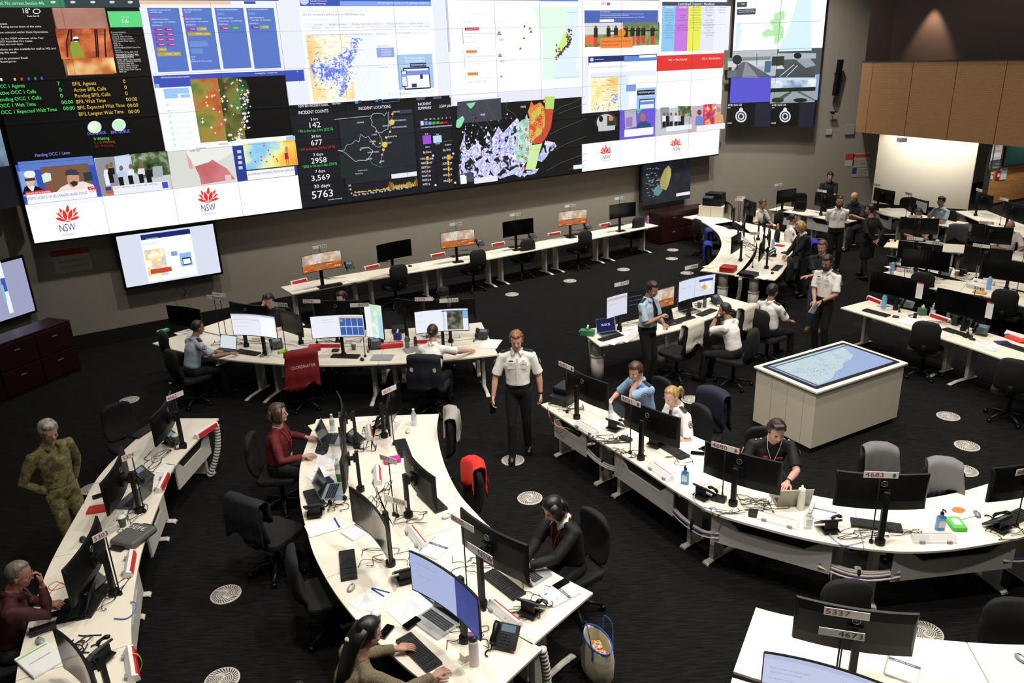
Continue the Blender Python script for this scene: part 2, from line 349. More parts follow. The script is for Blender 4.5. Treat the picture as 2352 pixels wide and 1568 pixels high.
for px,py,lb in [(297,919,'behind the left desk run'),(519,1365,'on open carpet between the left and centre desks'),(510,1562,'at the bottom edge between the left and centre desks'),(1178,1057,'at the walking officer\'s feet'),
  (1217,1144,'left of the seated woman in the black jacket'),(1363,1260,'right of the black-jacket woman\'s chair'),(2178,956,'nearest the touch table on its right side'),(2221,1024,'right of the grey jacket chairs'),(2216,1081,'just behind the grey jacket on the right chair'),
  (1588,918,'behind the blonde woman in the white shirt'),(2125,1452,'behind the 5337 monitor'),(1176,676,'in the dark carpet below the 5344 desk'),(1309,645,'in the carpet below the 4934 desk'),(1432,619,'in the carpet left of the 4688 number sign'),(1543,594,'lower one of the pair left of the curved desk'),(1545,574,'upper one of the pair left of the curved desk'),(1578,627,'behind the 4688 monitor'),
  (1139,606,'under the wall desks near 4934'),(1388,558,'under the wall desks near 5318'),(950,643,'under the wall desks near 5344'),(292,775,'near the left wall behind the arc desk'),(214,1122,'beside the soldier left of the left desk')]:
    p=at(px,py,0.0); inst('vent',mkvent,(p.x,p.y,0),random.uniform(0,6),f'round swirl floor vent {lb}')
# ---------------- video wall
class Disp:
    """flat display content on a vertical plane, laid out from points on that plane"""
    def __init__(s,P,n,root): s.P=V(P); s.n=V(n); s.r=V((-s.n.y,s.n.x,0)); s.root=root; s.cur=None
    def S(s,px,py): q=onplane(px,py,s.P,s.n)-s.P; return q.dot(s.r),q.z
    def p3(s,a,z,d): return s.P+s.r*a+V((0,0,z))+s.n*d
    def g(s): return s.gr
    def win(s,name,tl,br,col,e=1,m=None):
        s.flush(); x0,z1=s.S(*tl); x1,z0=s.S(*br); q=G(); q.quad(s.p3(x0,z0,.004),s.p3(x1,z0,.004),s.p3(x1,z1,.004),s.p3(x0,z1,.004))
        s.cur=q.build(name,m or em(col,e),s.root); s.L=0; s.mats=[]; s.q=G(); s.tq=G(); s.tm=[]; return s
    def rwin(s,name,x0,z0,x1,z1,col,e=1,m=None):
        s.flush(); q=G(); q.quad(s.p3(x0,z0,.004),s.p3(x1,z0,.004),s.p3(x1,z1,.004),s.p3(x0,z1,.004))
        s.cur=q.build(name,m or em(col,e),s.root); s.L=0; s.mats=[]; s.q=G(); s.tq=G(); s.tm=[]; return s
    def mi(s,m,L):
        if m not in L: L.append(m)
        return L.index(m)
    def col(s,c,e): return c if not isinstance(c,str) else em(c,e)
    def rect(s,tl,br,c,e=1):
        x0,z1=s.S(*tl); x1,z0=s.S(*br); s.L+=1; d=.005+.00035*s.L
        s.q.quad(s.p3(x0,z0,d),s.p3(x1,z0,d),s.p3(x1,z1,d),s.p3(x0,z1,d),mi=s.mi(s.col(c,e),s.mats)); return s
    def poly(s,pts,c,e=1):
        s.L+=1; d=.005+.00035*s.L; q=[s.p3(*s.S(*p),d) for p in pts]
        s.q.add(q,[list(range(len(q)))],s.mi(s.col(c,e),s.mats)); return s
    def ell(s,c0,rx,ry,c,e=1,n=18): return s.poly([(c0[0]+rx*math.cos(2*PI*k/n),c0[1]+ry*math.sin(2*PI*k/n)) for k in range(n)][::-1],c,e)
    def line(s,pts,w,c,e=1):
        for a,b in zip(pts,pts[1:]):
            dx,dy=b[0]-a[0],b[1]-a[1]; l=math.hypot(dx,dy) or 1; nx,ny=-dy/l*w/2,dx/l*w/2
            s.poly([(a[0]+nx,a[1]+ny),(b[0]+nx,b[1]+ny),(b[0]-nx,b[1]-ny),(a[0]-nx,a[1]-ny)],c,e); s.L-=1
        s.L+=1; return s
    def text(s,t,p0,p1,h,c,e=1):
        x0,z0=s.S(*p0); x1,_=s.S(*p1); zt=s.S(p0[0],p0[1]-h)[1]-z0
        s.tq.text(t,s.p3(x0,z0,.030),s.r,(0,0,1),width=x1-x0,size=zt/.7,mi=s.mi(s.col(c,e),s.tm)); return s
    def tlines(s,ts,p0,dy,h,c,e=1,w=.62,sl=None):
        for i,t in enumerate(ts):
            if t: s.text(t,(p0[0]+(sl or 0)*i,p0[1]+dy*i),(p0[0]+(sl or 0)*i+len(t)*h*w,p0[1]+dy*i),h,c,e)
        return s
    def flush(s):
        if s.cur is None: return
        if s.q.f: s.q.build('graphics',s.mats,s.cur)
        if s.tq.f: s.tq.build('lettering',s.tm,s.cur)
        s.cur=None
    def logo(s,cx,cy,k):
        """red flower emblem above NSW GOVERNMENT"""
        R_='#e2352c'; sl=-.13
        def pet(a,l,w,off=(0,0),grow=0):
            cx_=0
            if grow: l*=1.07; w*=1.38
            a=math.radians(a); ux,uy=math.sin(a),-math.cos(a); vx,vy=-uy,ux; o=(cx+off[0]*k,cy+off[1]*k); P_=[]
            for t,ww in ((0,.25),(.25,.8),(.5,1),(.75,.7),(1,0),(.75,-.7),(.5,-1),(.25,-.8),(0,-.25)): P_.append((o[0]+ux*l*t*k+vx*w*ww*k,o[1]+uy*l*t*k+vy*w*ww*k))
            if not grow: s.poly(P_[::-1],R_)
            else: s.poly([(cx_+(x-cx_)*1.0,y) for x,y in P_[::-1]],'#fdfdff',1.04)
        for a,l,w,o in ((-78,.95,.15,(-.12,-.0)),(78,.95,.15,(.12,-.1)),(-58,1.0,.14,(-.1,-.12)),(58,1.0,.14,(.1,-.2)),(-32,1.15,.15,(-.12,-.1)),(32,1.15,.15,(.12,-.16)),(0,1.3,.17,(0,-.12)),(-17,.95,.19,(-.1,-.02)),(17,.95,.19,(.1,-.06))): pet(a,l,w,o,1); pet(a,l,w,o)
        s.poly([(cx-.5*k,cy+.12*k),(cx,cy+.03*k),(cx+.55*k,cy-.06*k),(cx+.1*k,cy+.12*k)],R_)
        w=.62*k; s.text('NSW',(cx-w*1.0,cy+.98*k),(cx+w*1.15,cy+.98*k-.25*k),.66*k,'#2a2c86'); 
        s.text('GOVERNMENT',(cx-w*.95,cy+1.36*k),(cx+w*1.2,cy+1.2*k),.2*k,'#9aa0c0'); return s
vroot=thing('video_wall','giant curved bank of display panels showing maps, dashboards, news and NSW logos','video wall',wl(7,0,ZB))
vroot.location=(0,0,0)
# housing behind the panels
TOP=7
g=G(); a=wl(0,-.005,ZB); b=wl(14,-.005,ZB); n=-NW*.28
g.ext([a,b,b+V((0,0,PH*TOP)),a+V((0,0,PH*TOP))],n); g.build('mounting_housing',BLK2,vroot)
g=G(); g.ext([wl(-.02,.0,ZB-.035),wl(14.02,.0,ZB-.035),wl(14.02,.0,ZB-.002),wl(-.02,.0,ZB-.002)],-NW*.2); g.build('lower_bezel',BLK2,vroot)
D=Disp(wl(0,0,ZB),NW,vroot)
WH='#f8f9ff'; K='#040406'
# 1 weather slideshow
D.rwin('slideshow_window',0,PH*4,PW*2,PH*TOP,'#0a0605')
D.rect((-60,-30),(322,17),'#3f8f66',.8).rect((140,-30),(322,17),'#3f4f55',.7)
D.rect((118,18),(262,170),picmat([(.25,'#3a1a12'),(.5,'#8a5340'),(.7,'#c08870')],scale=1.2,emit=.8)).rect((120,18),(250,68),picmat([(.3,'#8a5a50'),(.6,'#d79d88')],scale=.9,emit=.85))
D.rect((148,132),(268,168),picmat([(.3,'#3a1606'),(.5,'#c8702c'),(.68,'#ffe2a0')],scale=2.2,emit=.95,detail=2))
D.rect((126,66),(262,132),picmat([(.3,'#5a1f10'),(.45,'#b04a26'),(.6,'#f08a4a'),(.75,'#ffd9a8')],scale=2.4,emit=.9,detail=4))
for x in (155,166,222,226,243): D.line([(x,131),(x-2,95),(x+random.uniform(-6,6),67)],3.2,'#0c0605')
D.poly([(163,131),(160,110),(163,96),(172,93),(182,98),(185,112),(192,118),(193,131)],'#9fae3e',.8).ell((174,90),7,6.5,'#e8f0ee').poly([(168,90),(182,89),(182,94),(168,95)],'#20261c')
D.rect((246,26),(328,62),'#62d984').text('16',(281,53),(295,52),9,WH).text('Good',(279,41),(295,40),4,'#b8f0c8')
D.text('nal. No current Section 44s',(-4,11),(101,8),7.5,'#d8f0e0')
D.text('18°',(54,31),(71,30),12,WH).text('Feels like 18',(63,39),(90,38),4,WH)
D.ell((84,26),9,6,'#e8e8e8').ell((84,26),7,4.4,'#120a08')
D.tlines(['Forecast:','No Rating across most of the state.'],(-10,57),7,4.6,'#e9e4dc',w=.66).tlines(['now activated within State Operations.'],(-4,77),7,4.6,'#e9e4dc',w=.66)
D.tlines(['s for the NSW volunteer of the Year','2025 Australian Fire Cadet','ships are now open.'],(-2,91),6.5,4.2,'#e9e4dc',w=.7)
D.tlines(['ations are also available for staff at HQ and','ing this week.'],(0,116),7,4.6,'#e9e4dc',w=.62).tlines(['event to promote? Email:','@rfs.nsw.gov.au'],(-8,137),7,4.6,'#e9e4dc',w=.66)
D.tlines(['Current Incidents','TINONEE 2430','COUNCIL AREA: Mid-Coast','STATUS: Being controlled','TYPE: Assist Other Agency','FIRE: No','SIZE: 0 ha','RESPONSIBLE AGENCY: Rural Fire','Service','UPDATED: 22 May 2025 10:18'],(255,76),5.1,3.2,'#d8d4cc',w=.62,sl=1.1)
D.tlines(['MANNING POINT RD,','MANNING POINT'],(266,129),5.2,4.6,WH,w=.68,sl=1).tlines(['ALERT LEVEL: Not Applicable','LOCATION: MANNING POINT RD,','MANNING POINT 2430','COUNCIL AREA: Mid-Coast','STATUS: Under control','TYPE: Assist Other Agency','FIRE: No'],(268,139),4.6,3.3,'#e0dcd4',w=.62,sl=1)
for i,(x,c) in enumerate(((3,WH),(34,'#e6c860'),(50,'#dd5040'),(66,'#4060c0'),(81,'#30905a'),(96,'#5a5ad8'))): D.rect((x-3,183-i*.6-3.2),(x+3,183-i*.6+2.8),c)
for x in (122,167,213,257,299): D.ell((x,5),6,3,'#d8dcdc')
# 2 call queue board
D.rwin('call_board_window',0,PH*2,PW*2,PH*4,'#030304')
gr,yl,pu='#56e86a','#e8c052','#6a5ce0'
for i,(t,v) in enumerate((('OCC 1 Agents','7'),('Active OCC 1 Calls','0'),('Pending OCC 1 Calls','0'),('OCC 1 Wait Time','00:00'),('OCC 1 Expected Wait Time','00:00'))):
    y=203+14*i; x=(-8,-7,-6,0,3)[i]; D.text(t,(x,y+(0,1,2,2,3)[i]),((57,83,95,82,131)[i],y-4),8.5,gr)
    D.text(v,((132,136,139,142,146)[i],y-7+(0,0,0,1,1)[i]),((138,142,145,168,172)[i],y-8),8.5,gr)
for i,(t,v) in enumerate((('BFIL Agents','0'),('Active BFIL Calls','0'),('Pending BFIL Calls','0'),('BFIL Wait Time','00:00'),('BFIL Expected Wait Time','00:00'),('BFIL Longest Wait Time','00:00'))):
    x=(167,170,173,176,179,182)[i]; y=197+13.6*i; D.text(t,(x,y+(0,0,0,0,0,1)[i]),((221,244,254,243,287,284)[i],y-3),8.5,yl)
    D.text(v,((283,286,288,290,293,295)[i],y-6.5+.4*i),((288,291,293,315,317,320)[i],y-8),8.5,yl)
for x,y in ((217,292),(273,287)): D.ell((x,y),16,14.5,'#e8ecf4').ell((x,y),13,11.5,picmat([(.4,'#b8f0b8'),(.6,'#e0ffe0')],scale=3))
D.text('OCC QUEUE',(201,310),(243,306),7,'#8a80ff').text('BFIL QUEUE',(255,307),(298,303),7,'#8a80ff').text('0 Waiting',(216,322),(251,320),6.5,gr).text('1 - 5 Waiting',(218,330.5),(264,327),6,'#a8562a').text('5+ Waiting',(220,338.5),(260,335),6,'#8a201a').text('Pending OCC 1 Lines',(81,360),(161,353),7.5,'#9a86f0')
# 3 dispatch board (white with blue cards) and aviation map
D.rwin('dispatch_board_window',PW*2,PH*4,PW*4,PH*TOP,'#eef0fb')
D.rect((300,-20),(640,2),'#2b4aa8').rect((320,2),(530,10),'#f4c890').rect((560,3),(587,9),'#3a4fb0')
BLU='#5878c8'
for x0,x1,xb0,xb1 in ((337,410,363,432),(417,484,439,506),(492,558,513,577),(565,628,583,645)):
    D.rect((x0,18),(x1-2,30),BLU)
    a0,z1=D.S(x0,18); a1,_=D.S(x1,17); _,z0=D.S(xb0,166 if x0<400 else 162 if x0<480 else 158); D.L+=1
    D.q.quad(*[D.p3(a0,z0,.0058),D.p3(a1,z0,.0058),D.p3(a1,z1,.0058),D.p3(a0,z1,.0058)],mi=D.mi(em(BLU),D.mats))
for t,x,y,w in (('SES EVENT 221/2425 NSW SES',343,25,48),('NORTHERN ZONE',344,30,28),('SES WESTERN AREA EVENT',422,24.5,41),('1180/2425',423,29.5,15),('SMG AERIAL BAITING PROGRAM',497,24,47),('TIO NEW ENGLAND AREA PARTY',569,23.3,46),('AIRBASE CONTACT DETAILS',347,46,39),('AIRBASE CONTACT DETAILS',424,45,38),('AIRBASE CONTACT DETAILS',499,43.5,36),('AIRBASE CONTACT DETAILS',571,42.5,34),('Travis Douglass  +61 455550001',350,52.5,53),('Paul Hamilton  +61 417555002',428,51.5,50),('Sandy Green  +61 455550003',503,50,52),('Travis Bell  +61 455550004',575,48,47),('RESOURCES (10)',349,60,23),('RESOURCES (3)',427,58.5,21),('RESOURCES (2)',502,57,20),('RESOURCES (2)',573,55.5,19),('NOTES',439,132,9),('SIM 6',440,138,7),('Bayfield FA1108 - Manoeuvring Safely',440,142.5,46)):
    D.text(t,(x,y),(x+w,y),2.9,'#eef2ff')
def pill(x,y,w,c,h=7.4): D.rect((x,y),(x+w,y+h),c); D.text('TG404' if w<24 else 'HT5051 - SUPP',(x+w*.35,y+h*.72),(x+w*.9,y+h*.7),3,WH)
for i in range(4):
    for j in range(2): pill(352+24*j+1.9*i,64-.2*j+11.5*i,21,'#9c3b96')
pill(359.5,110,24,'#b9a548'); pill(361,120.5,55,'#b9a548'); pill(429,63,21,'#9c3b96'); pill(452,62.5,23,'#b9a548'); pill(430.5,74,55,'#b9a548'); pill(504,61,21,'#9c3b96'); pill(528,60.5,20,'#2f9a4e'); pill(575,59,19,'#6c4aa0'); pill(596,58.5,22,'#93a562')
D.rect((435,95),(478,107),'#7090d4').rect((438,112),(466,123),'#7090d4').rect((418,36),(436,39),'#b048d0').rect((341,35),(358,39),'#b048d0').rect((498,29),(515,35),'#6a90e0').rect((568,28),(586,34),'#6a90e0')
D.rwin('aviation_map_window',PW*2,PH*2,PW*4,PH*4,WH)
D.rect((351,174),(700,185.5),'#3f50b8').text('NSW Rural Fire Service Aviation Specialists',(369,180),(435,178),3.6,WH).text('Knowledge Base   Troubleshooting',(586,170),(636,168),3.2,WH)
a0,z1=D.S(436,182); a1,_=D.S(660,172); _,z0=D.S(460,328)
def zz(a0,z0,a1,z1,m,d): D.q.quad(D.p3(a0,z0,d),D.p3(a1,z0,d),D.p3(a1,z1,d),D.p3(a0,z1,d),mi=D.mi(m,D.mats))
zz(a0,z0,PW*4,z1,em('#010103'),.0055)
b0=a0; b1=D.S(560,176)[0]
zz(b0,z0,b0+(b1-b0)*.52,z1,picmat([(.3,'#8f3f1e'),(.45,'#c0642c'),(.52,'#9a8a3c'),(.65,'#5f7a2c')],scale=1.9,emit=.95,detail=8,dist=.4),.0062)
zz(b0+(b1-b0)*.5,z0,b0+(b1-b0)*.86,z1,picmat([(.3,'#12200c'),(.45,'#3c4f1c'),(.58,'#7c7a34'),(.7,'#55803a')],scale=2.6,emit=.9,detail=8,dist=.4),.0065)
D.poly([(527,178),(545,176),(566,186),(573,205),(572,230),(566,262),(556,290),(545,322),(523,326),(520,270)],picmat([(.3,'#0a1608'),(.5,'#1f4a1c'),(.65,'#3d7a34')],scale=4,emit=.85))
rr=random.Random(5)
for k in range(95):
    if k<60: t=rr.random(); x=548+26*math.sin(t*2.6)-t*18+rr.gauss(0,6); y=182+t*140
    else: x=rr.uniform(462,560); y=rr.uniform(186,316)
    c=rr.choice(['#ffffff','#f0f4ff','#ffd8d8','#d8f0ff','#c8a0e8','#fff0a0','#e05050','#ffffff']); w=rr.uniform(2,4.4)
    D.poly([(x-w,y),(x-w*.3,y-w*.4),(x,y-w),(x+w*.3,y-w*.4),(x+w,y),(x+w*.4,y+w*.3),(x,y+w),(x-w*.4,y+w*.3)][::-1],c)
D.rect((356,193),(366,202),'#8fc0ee').rect((374,204),(434,214),'#9cc8f4').rect((376,217),(409,225),'#9cc8f4').rect((413,217),(436,223),'#9cc8f4').text('View Historical Data',(386,211),(418,209),3,WH)
for i in range(8): D.ell((384+2.4*i,241+13.2*i),2.8,2.8,'#b8ecd0').text('Airborne unit on standby',(392+2.4*i,242+13.2*i),(430+2*i,239+13.2*i),2.2,'#dfe4ee')
D.rect((655,313),(677,320),'#a8c8f0')
# 4 radar page
D.rwin('radar_page_window',PW*4,PH*3,PW*7,PH*TOP,'#e9edfb',1.02)
D.rect((683,-40),(990,14),'#3b57b8').rect((780,3),(990,13.5),'#84a4ee').text('NSW  VIC  QLD  WA  SA  TAS  ACT  NT  AUSTRALIA  ANTARCTICA',(866,9),(984,8),4,WH).text('Australian Government',(711,4),(750,3),3.6,WH).text('Bureau of Meteorology',(712,10),(747,9.5),3.4,WH).ell((699,3),10,8,'#c8d4f4')
x0,z1=D.S(686,14); x1,_=D.S(993,12); z0=PH*3
zz(x0,z0,x1,z1,em('#fbfcff',1.03),.0054)
D.text('Bureau Home > Radar Images > 512 km composite Sydney (Terrey Hills) Radar Loop',(693,27),(844,26),3.2,'#a8b8e0').text('512 km composite Sydney (Terrey Hills) Radar Loop',(694,36),(836,35),5,'#5c6480').text('View the current warnings for New South Wales',(696,47),(777,46),3,'#a8b8e8')
D.rect((696,53),(988,60),'#eef2fb').text('Loops      Single Images      Radar Site Information      Other Radars      Radar Help',(722,58),(970,54),3,'#7880a0').text('Radar     64 km     128 km     256 km     512 km composite   National   Outside view',(716,66),(985,61),3,'#8890b0').text('Copyright: Image by Bureau of Meteorology. For related Warnings, see www.bom.gov.au',(703,82),(855,77),3.6,'#404050')
def clip(px): return px
a0,z1=D.S(702,82); a1,_=D.S(858,77); _,z0=D.S(716,234)
zz(a0,z0,a1,z1,picmat([(.42,'#fbf4dc'),(.5,'#f6d9a0'),(.6,'#f2c27e')],scale=1.1,emit=1),.006)
zz(a0+(a1-a0)*.62,z0,a1+.1,z1,em('#eef6fc',1.02),.0064)
D.poly([(712,150),(724,142),(733,150),(742,138),(752,143),(765,132),(775,128),(790,120),(797,108),(806,104),(806,130),(796,150),(798,170),(792,185),(798,200),(786,215),(776,205),(768,190),(755,185),(742,190),(735,178),(722,176)][::-1],picmat([(.40,'#fdfdff'),(.50,'#ccd2f8'),(.55,'#7f88e8'),(.62,'#4a52d8'),(.68,'#58c8e0'),(.74,'#8fd050')],scale=11,emit=1,detail=10,dist=.6))
rr=random.Random(8)
for k in range(620):
    t=rr.random(); cx=720+t*95; x=rr.gauss(760,26) if k<260 else 790+rr.gauss(0,14)+ (160-rr.uniform(60,200))*.12; y=rr.gauss(165,20) if k<260 else rr.uniform(88,222)
    if k>=260: x=820-(y-85)*.28+rr.gauss(0,5)
    w=rr.uniform(.8,2.6); D.poly([(x-w,y+w*.3),(x,y-w),(x+w,y),(x,y+w*.8)][::-1],rr.choice(['#5a62e0','#8890f0','#a8b0f8','#60c8e8','#ffffff','#6068e0','#78c860' if k%9==0 else '#7a82ea'])); D.L-=1
D.L+=1
for t,x,y in (('Lightning Ridge',706,86),('Moree',760,84),('Glen Innes',790,85),('Narrabri',762,98),('Armidale',792,99),('Walgett',736,93),('Bourke',702,96),('Coonamble',722,110),('Gunnedah',754,109),('Tamworth',782,110),('Nyngan',728,123),('Cobar',706,122),('Port Macquarie',808,116),('Newcastle',800,139),('Hay',716,172),('Hillston',720,190),('Wagga Wagga',728,206),('Canberra',754,205),('Albury',736,222),('Bega',762,224),('Cooma',778,213)): D.text(t,(x,y),(x+len(t)*1.7,y-.8),2.4,'#707058')
D.line([(850,160-40*math.sin(a)) for a in (0,)]+[(790+60*math.cos(a),160-62*math.sin(a)) for a in [-1.2+.2*i for i in range(13)]],.6,'#dfe4f0')
D.rect((864,110),(906,131),'#96a6e4').tlines(['Frame: 6','10:48 EST','22/5/2025'],(875,116),5.8,3.6,WH,w=.7).rect((862,76),(903,80),'#eef1fa').rect((908,74),(985,78),'#eef1fa').rect((865,104),(905,108),'#eef1fa').rect((868,152),(908,157),'#eef1fa')
D.text('Nearby radars',(864,79),(886,78),2.8,'#9098b8').text('Weather observations',(909,77),(943,76),2.8,'#9098b8').text('Radar controls',(866,107),(890,106),2.8,'#9098b8').text('Pointer data',(870,156),(889,155),2.8,'#9098b8').text('Map features',(918,217),(940,215),3,'#9098b8').rect((890,212),(998,214),'#eef1fa')
a0,z1=D.S(910,126); a1,_=D.S(992,124); _,z0=D.S(918,206)
zz(a0,z0,a1,z1,em('#a8c8f0',1.0),.006)
D.text("We're improving our",(928,136),(975,133),5,WH).text('digital accessibility',(929,143),(974,140),5,WH).rect((941,145),(979,153),'#28386c').text('beta.bom.gov.au',(943,151),(977,149.5),4.4,WH).text('experience',(916,152.5),(938,151),4,WH)
D.rect((925,156),(989,203),'#1a2033').rect((927.5,159),(986.5,200),WH).rect((927.5,163),(986.5,171),'#7a92dc').rect((964,171),(971,181),'#202c50').rect((945,192),(957,200),'#304058').rect((920,162),(936,199),'#20305c').rect((921.5,164),(934.5,197),'#e8ecfa').rect((921.5,170),(934.5,176),'#8a9ce0')
D.rect((1026,-20),(1030,120),'#c8cede')
# 5 hazard map page
D.rwin('hazard_map_window',PW*7,PH*3,PW*10,PH*TOP,'#fafbff',1.04)
D.rect((1043,-20),(1328,1.5),'#3a50b4').rect((1240,-20),(1328,3.5),'#7088dc')
a0,z1=D.S(1050,16); a1,_=D.S(1328,14); _,z0=D.S(1060,196)
zz(a0,z0,a1,z1,picmat([(.3,'#f2fbf8'),(.7,'#e6f7f6')],scale=.8,emit=1.03),.0055)
D.poly([(1302,15),(1329,14),(1331,178),(1268,183),(1276,150),(1288,120),(1302,90),(1310,60)][::-1],'#dff0fb',1.02)
D.poly([(1225,16),(1302,15),(1310,60),(1302,90),(1288,120),(1276,150),(1268,183),(1248,184),(1246,80)][::-1],'#e0f8e6',1.03)
x0,z1=D.S(1056,20); x1,_=D.S(1162,20); _,z0=D.S(1064,190); zz(x0+.02,z0,x1,z1,em('#fcfdff',1.04),.0066)
D.text('Type or explore the map',(1069,34.5),(1115,34),3.6,'#c8cce0').text('141 Warnings',(1057,51.5),(1080,51),3.2,'#9298b8').text('Most recent first',(1133,51.5),(1159,51),3,'#b8bce0')
for x,y,w,c,t in ((1067,63.5,34,'#b8243c','Emergency Warning'),(1070,115.5,25,'#f09858','Watch and Act'),(1073,166.5,25,'#f09858','Watch and Act')): D.rect((x,y),(x+w,y+6.2),c).text(t,(x+2,y+4.8),(x+w-2,y+4.4),3.4,WH if c[1]=='b' else '#603020')
D.tlines(['Bellinger River Tourist Park, Repton','Flooding'],(1067.5,79),7,4.2,'#a8acc8',w=.47).text('Evacuate now',(1069,98.5),(1089,97),3,'#d89ab0').text('Bellingen and surrounds Flooding',(1070,132),(1135,128.5),4,'#a8acc8').text('Do not enter floodwater',(1072,148),(1105,146),3,'#c8b8b8').text('Thora and surrounds Flooding',(1073,182),(1131,178.5),4,'#c8cce0').text('Updated 22 May 10:54AM',(1072,190),(1116,187),3.6,'#a8acc8').text('SES',(1145,93.5),(1155,93),5,'#50545c').text('SES',(1147.5,143.5),(1157,142.5),5,'#50545c')
for x,y,k in ((1146,76,5.2),(1148,126.5,4.6),(1151,175,3)): D.poly([(x-k,y+k*.8),(x+k,y+k*.8),(x,y-k)],'#3c2024').poly([(x-k*.5,y+k*.5),(x+k*.5,y+k*.5),(x,y-k*.3)],'#e8d0d0')
D.line([(1061,64),(1064,102)],1,'#805060').line([(1065,115),(1067,154)],1,'#c8a0a0').line([(1068,167),(1069,182)],1,'#c8b0b0')
D.line([(1200,62),(1200,53),(1234,53),(1228,65),(1216,73),(1210,85),(1196,96),(1186,108)],.8,'#e0ecb0')
for x,y in ((1204,60),(1216.5,64.5),(1219,72.5),(1203,87),(1194.5,111)): D.poly([(x-3,y+2.5),(x+3,y+2.5),(x,y-3.4)],'#50584a')
D.poly([(1300,75),(1303,90),(1296,108),(1285,120),(1276,112),(1286,95),(1294,78)],'#ccf48c')
rr=random.Random(4)
for k in range(90):
    t=rr.random(); x=1304+math.sin(t*3)*3-max(0,t-.55)*54+rr.gauss(0,2.4); y=65+t*62; w=2.6
    if k>78: x=1280+rr.gauss(0,3); y=rr.uniform(96,136)
    D.poly([(x-w,y+w),(x+w,y+w),(x,y-w)],rr.choice(['#3c2c24','#5a3a2a','#2c2420','#7a4a34','#efe0d8','#8a2c34','#4a4438']),1); D.L-=.8
D.rect((1322,134.5),(1328,142.5),'#f4faff').rect((1322,145),(1328,161),'#f4faff').text('HazardWatch',(1301,30),(1324,28.5),3.6,'#a0b0c0').text('© Mapbox © OpenStreetMap  Improve this map',(1272,180),(1330,177),2.8,'#90a8b8')
D.rect((1340,30),(1342,48),'#c0c6d8')
# 6 incident dashboard
D.rwin('incident_dashboard_window',PW*4,0,PW*7,PH*3,'#0c0d12')
DK='#16171f'
x4=PW*4
def dr(x0,z0,x1,z1,c): zz(x4+x0,z0,x4+x1,z1,em(c),.0052)
H3=PH*3; W3=PW*3
for (a,b,c_,d_) in ((.02,1.66,.78,1.85),(.02,1.27,.78,1.64),(.02,.88,.78,1.25),(.02,.48,.78,.86),(.02,.24,.78,.46),(.02,.02,.78,.22)): dr(a*1.22,b,c_*1.22,d_,DK)
dr(1.0,1.72,2.68,1.86,DK); dr(2.74,1.45,3.08,1.86,DK); dr(3.1,1.55,3.6,1.86,DK); dr(2.74,1.12,3.6,1.42,DK); dr(2.74,.72,3.6,1.09,DK); dr(2.74,.02,3.15,.70,DK); dr(3.18,.02,3.6,.70,DK); dr(1.0,.02,2.68,.36,DK); dr(1.0,.38,2.68,1.70,'#20262c')
D.text('NSW SES: INCIDENT DASH...',(685,247),(755,241.5),6,WH).text('INCIDENT COUNTS',(685,262.5),(753,255.5),7.5,WH).text('INCIDENT LOCATIONS',(823,252.5),(896,245.5),7,WH).text('INCIDENT',(959,242.5),(989,239),6.5,WH).text('SUMMARY',(959,252),(990,248.5),6.5,WH).text('3,569 jobs',(1008,247),(1036,243),6.5,WH).text('Date Picker :',(762,240),(783,237.5),3.6,WH)
for t,a,y,h,w,c in (('3 hrs',713,277,6.5,16,WH),('142',710.5,293.5,12.5,25,WH),('^78 in the last 3 hrs (122 %)',684.5,305,6.5,79,'#48d060'),('24 hrs',714.5,316.5,6.5,21,WH),('677',714,334,12.5,25.5,WH),('v64 in the last 24 hrs (-9 %)',689,346.5,6.5,79,'#d02830'),('3 days',719,358,6.5,22,WH),('2958',714.5,375.5,12.5,35,WH),('^2506 in the last 3 days (554 %)',694,386,6.5,79,'#48d060'),('7 days',723.5,396.5,6.5,22,WH),('3,569',715,415.5,12.5,42,WH),('30 days',721,432,8,36,WH),('5763',716.5,456,17,48,WH),('Last update: 4 minutes ago',753,459.5,2.8,32,WH)): D.text(t,(a,y),(a+w,y-w*.12),h,c)
D.rect((815,231),(822.5,238),'#5888d8').rect((823,230.5),(830.5,237),'#283c68').rect((862,228),(868,234),'#5888d8').rect((869,227.5),(876,233),'#283c68').line([(878,236),(916,232),(916,225),(878,229),(878,236)],1,'#5078c0').rect((956,224),(976,229),'#50587a').rect((994,221),(1014,226),'#50587a').rect((1032,219),(1037,223.5),'#e0e0e8')
NS=[(855,267),(852,278),(853,289),(862,293),(866,302),(880,304),(893,296),(892,280),(888,258)]
D.line([(768,274),(853,266)],1.2,'#b8bcc4').line([(888,256),(888,258),(882,266),(878,261),(867,260),(857,261),(853,266),(851,272),(855,280),(853,288),(862,293),(864,299),(868,304),(877,304),(881,300),(890,296),(892,288),(891,262),(892,257)],1.1,'#c0c4d0')
D.line([(776,345),(790,345),(796,333),(808,330),(816,322),(824,326),(828,308),(838,316),(846,313),(850,320),(858,328),(862,336),(872,338),(878,330),(876,318),(868,304)],1.1,'#b0b4c4').line([(776,345),(788,348),(794,352),(806,362),(816,371),(824,368),(842,368),(850,358),(856,346),(846,338)],1.1,'#c0c4d0').line([(850,368),(855,376),(875,384),(876,362),(882,345),(886,325),(892,310),(896,296),(901,262)],.9,'#7080a0')
D.poly([(782,408),(810,410),(830,404),(845,399),(868,390),(876,385),(850,376),(812,372),(780,350)][::-1],'#1d2826')
for x,y,r_ in ((901,262,2.6),(899.5,280.5,6.4),(895.5,302.5,2.5),(886.5,315.5,2.6),(883,332,6.4),(880,343.5,3.1),(877,355,2.2),(872.5,373,1.8),(863.5,302.5,1.8),(856.5,330,2),(872,329,2),(827.5,344,1.8)): D.ell((x,y),r_,r_,'#f0c04c')
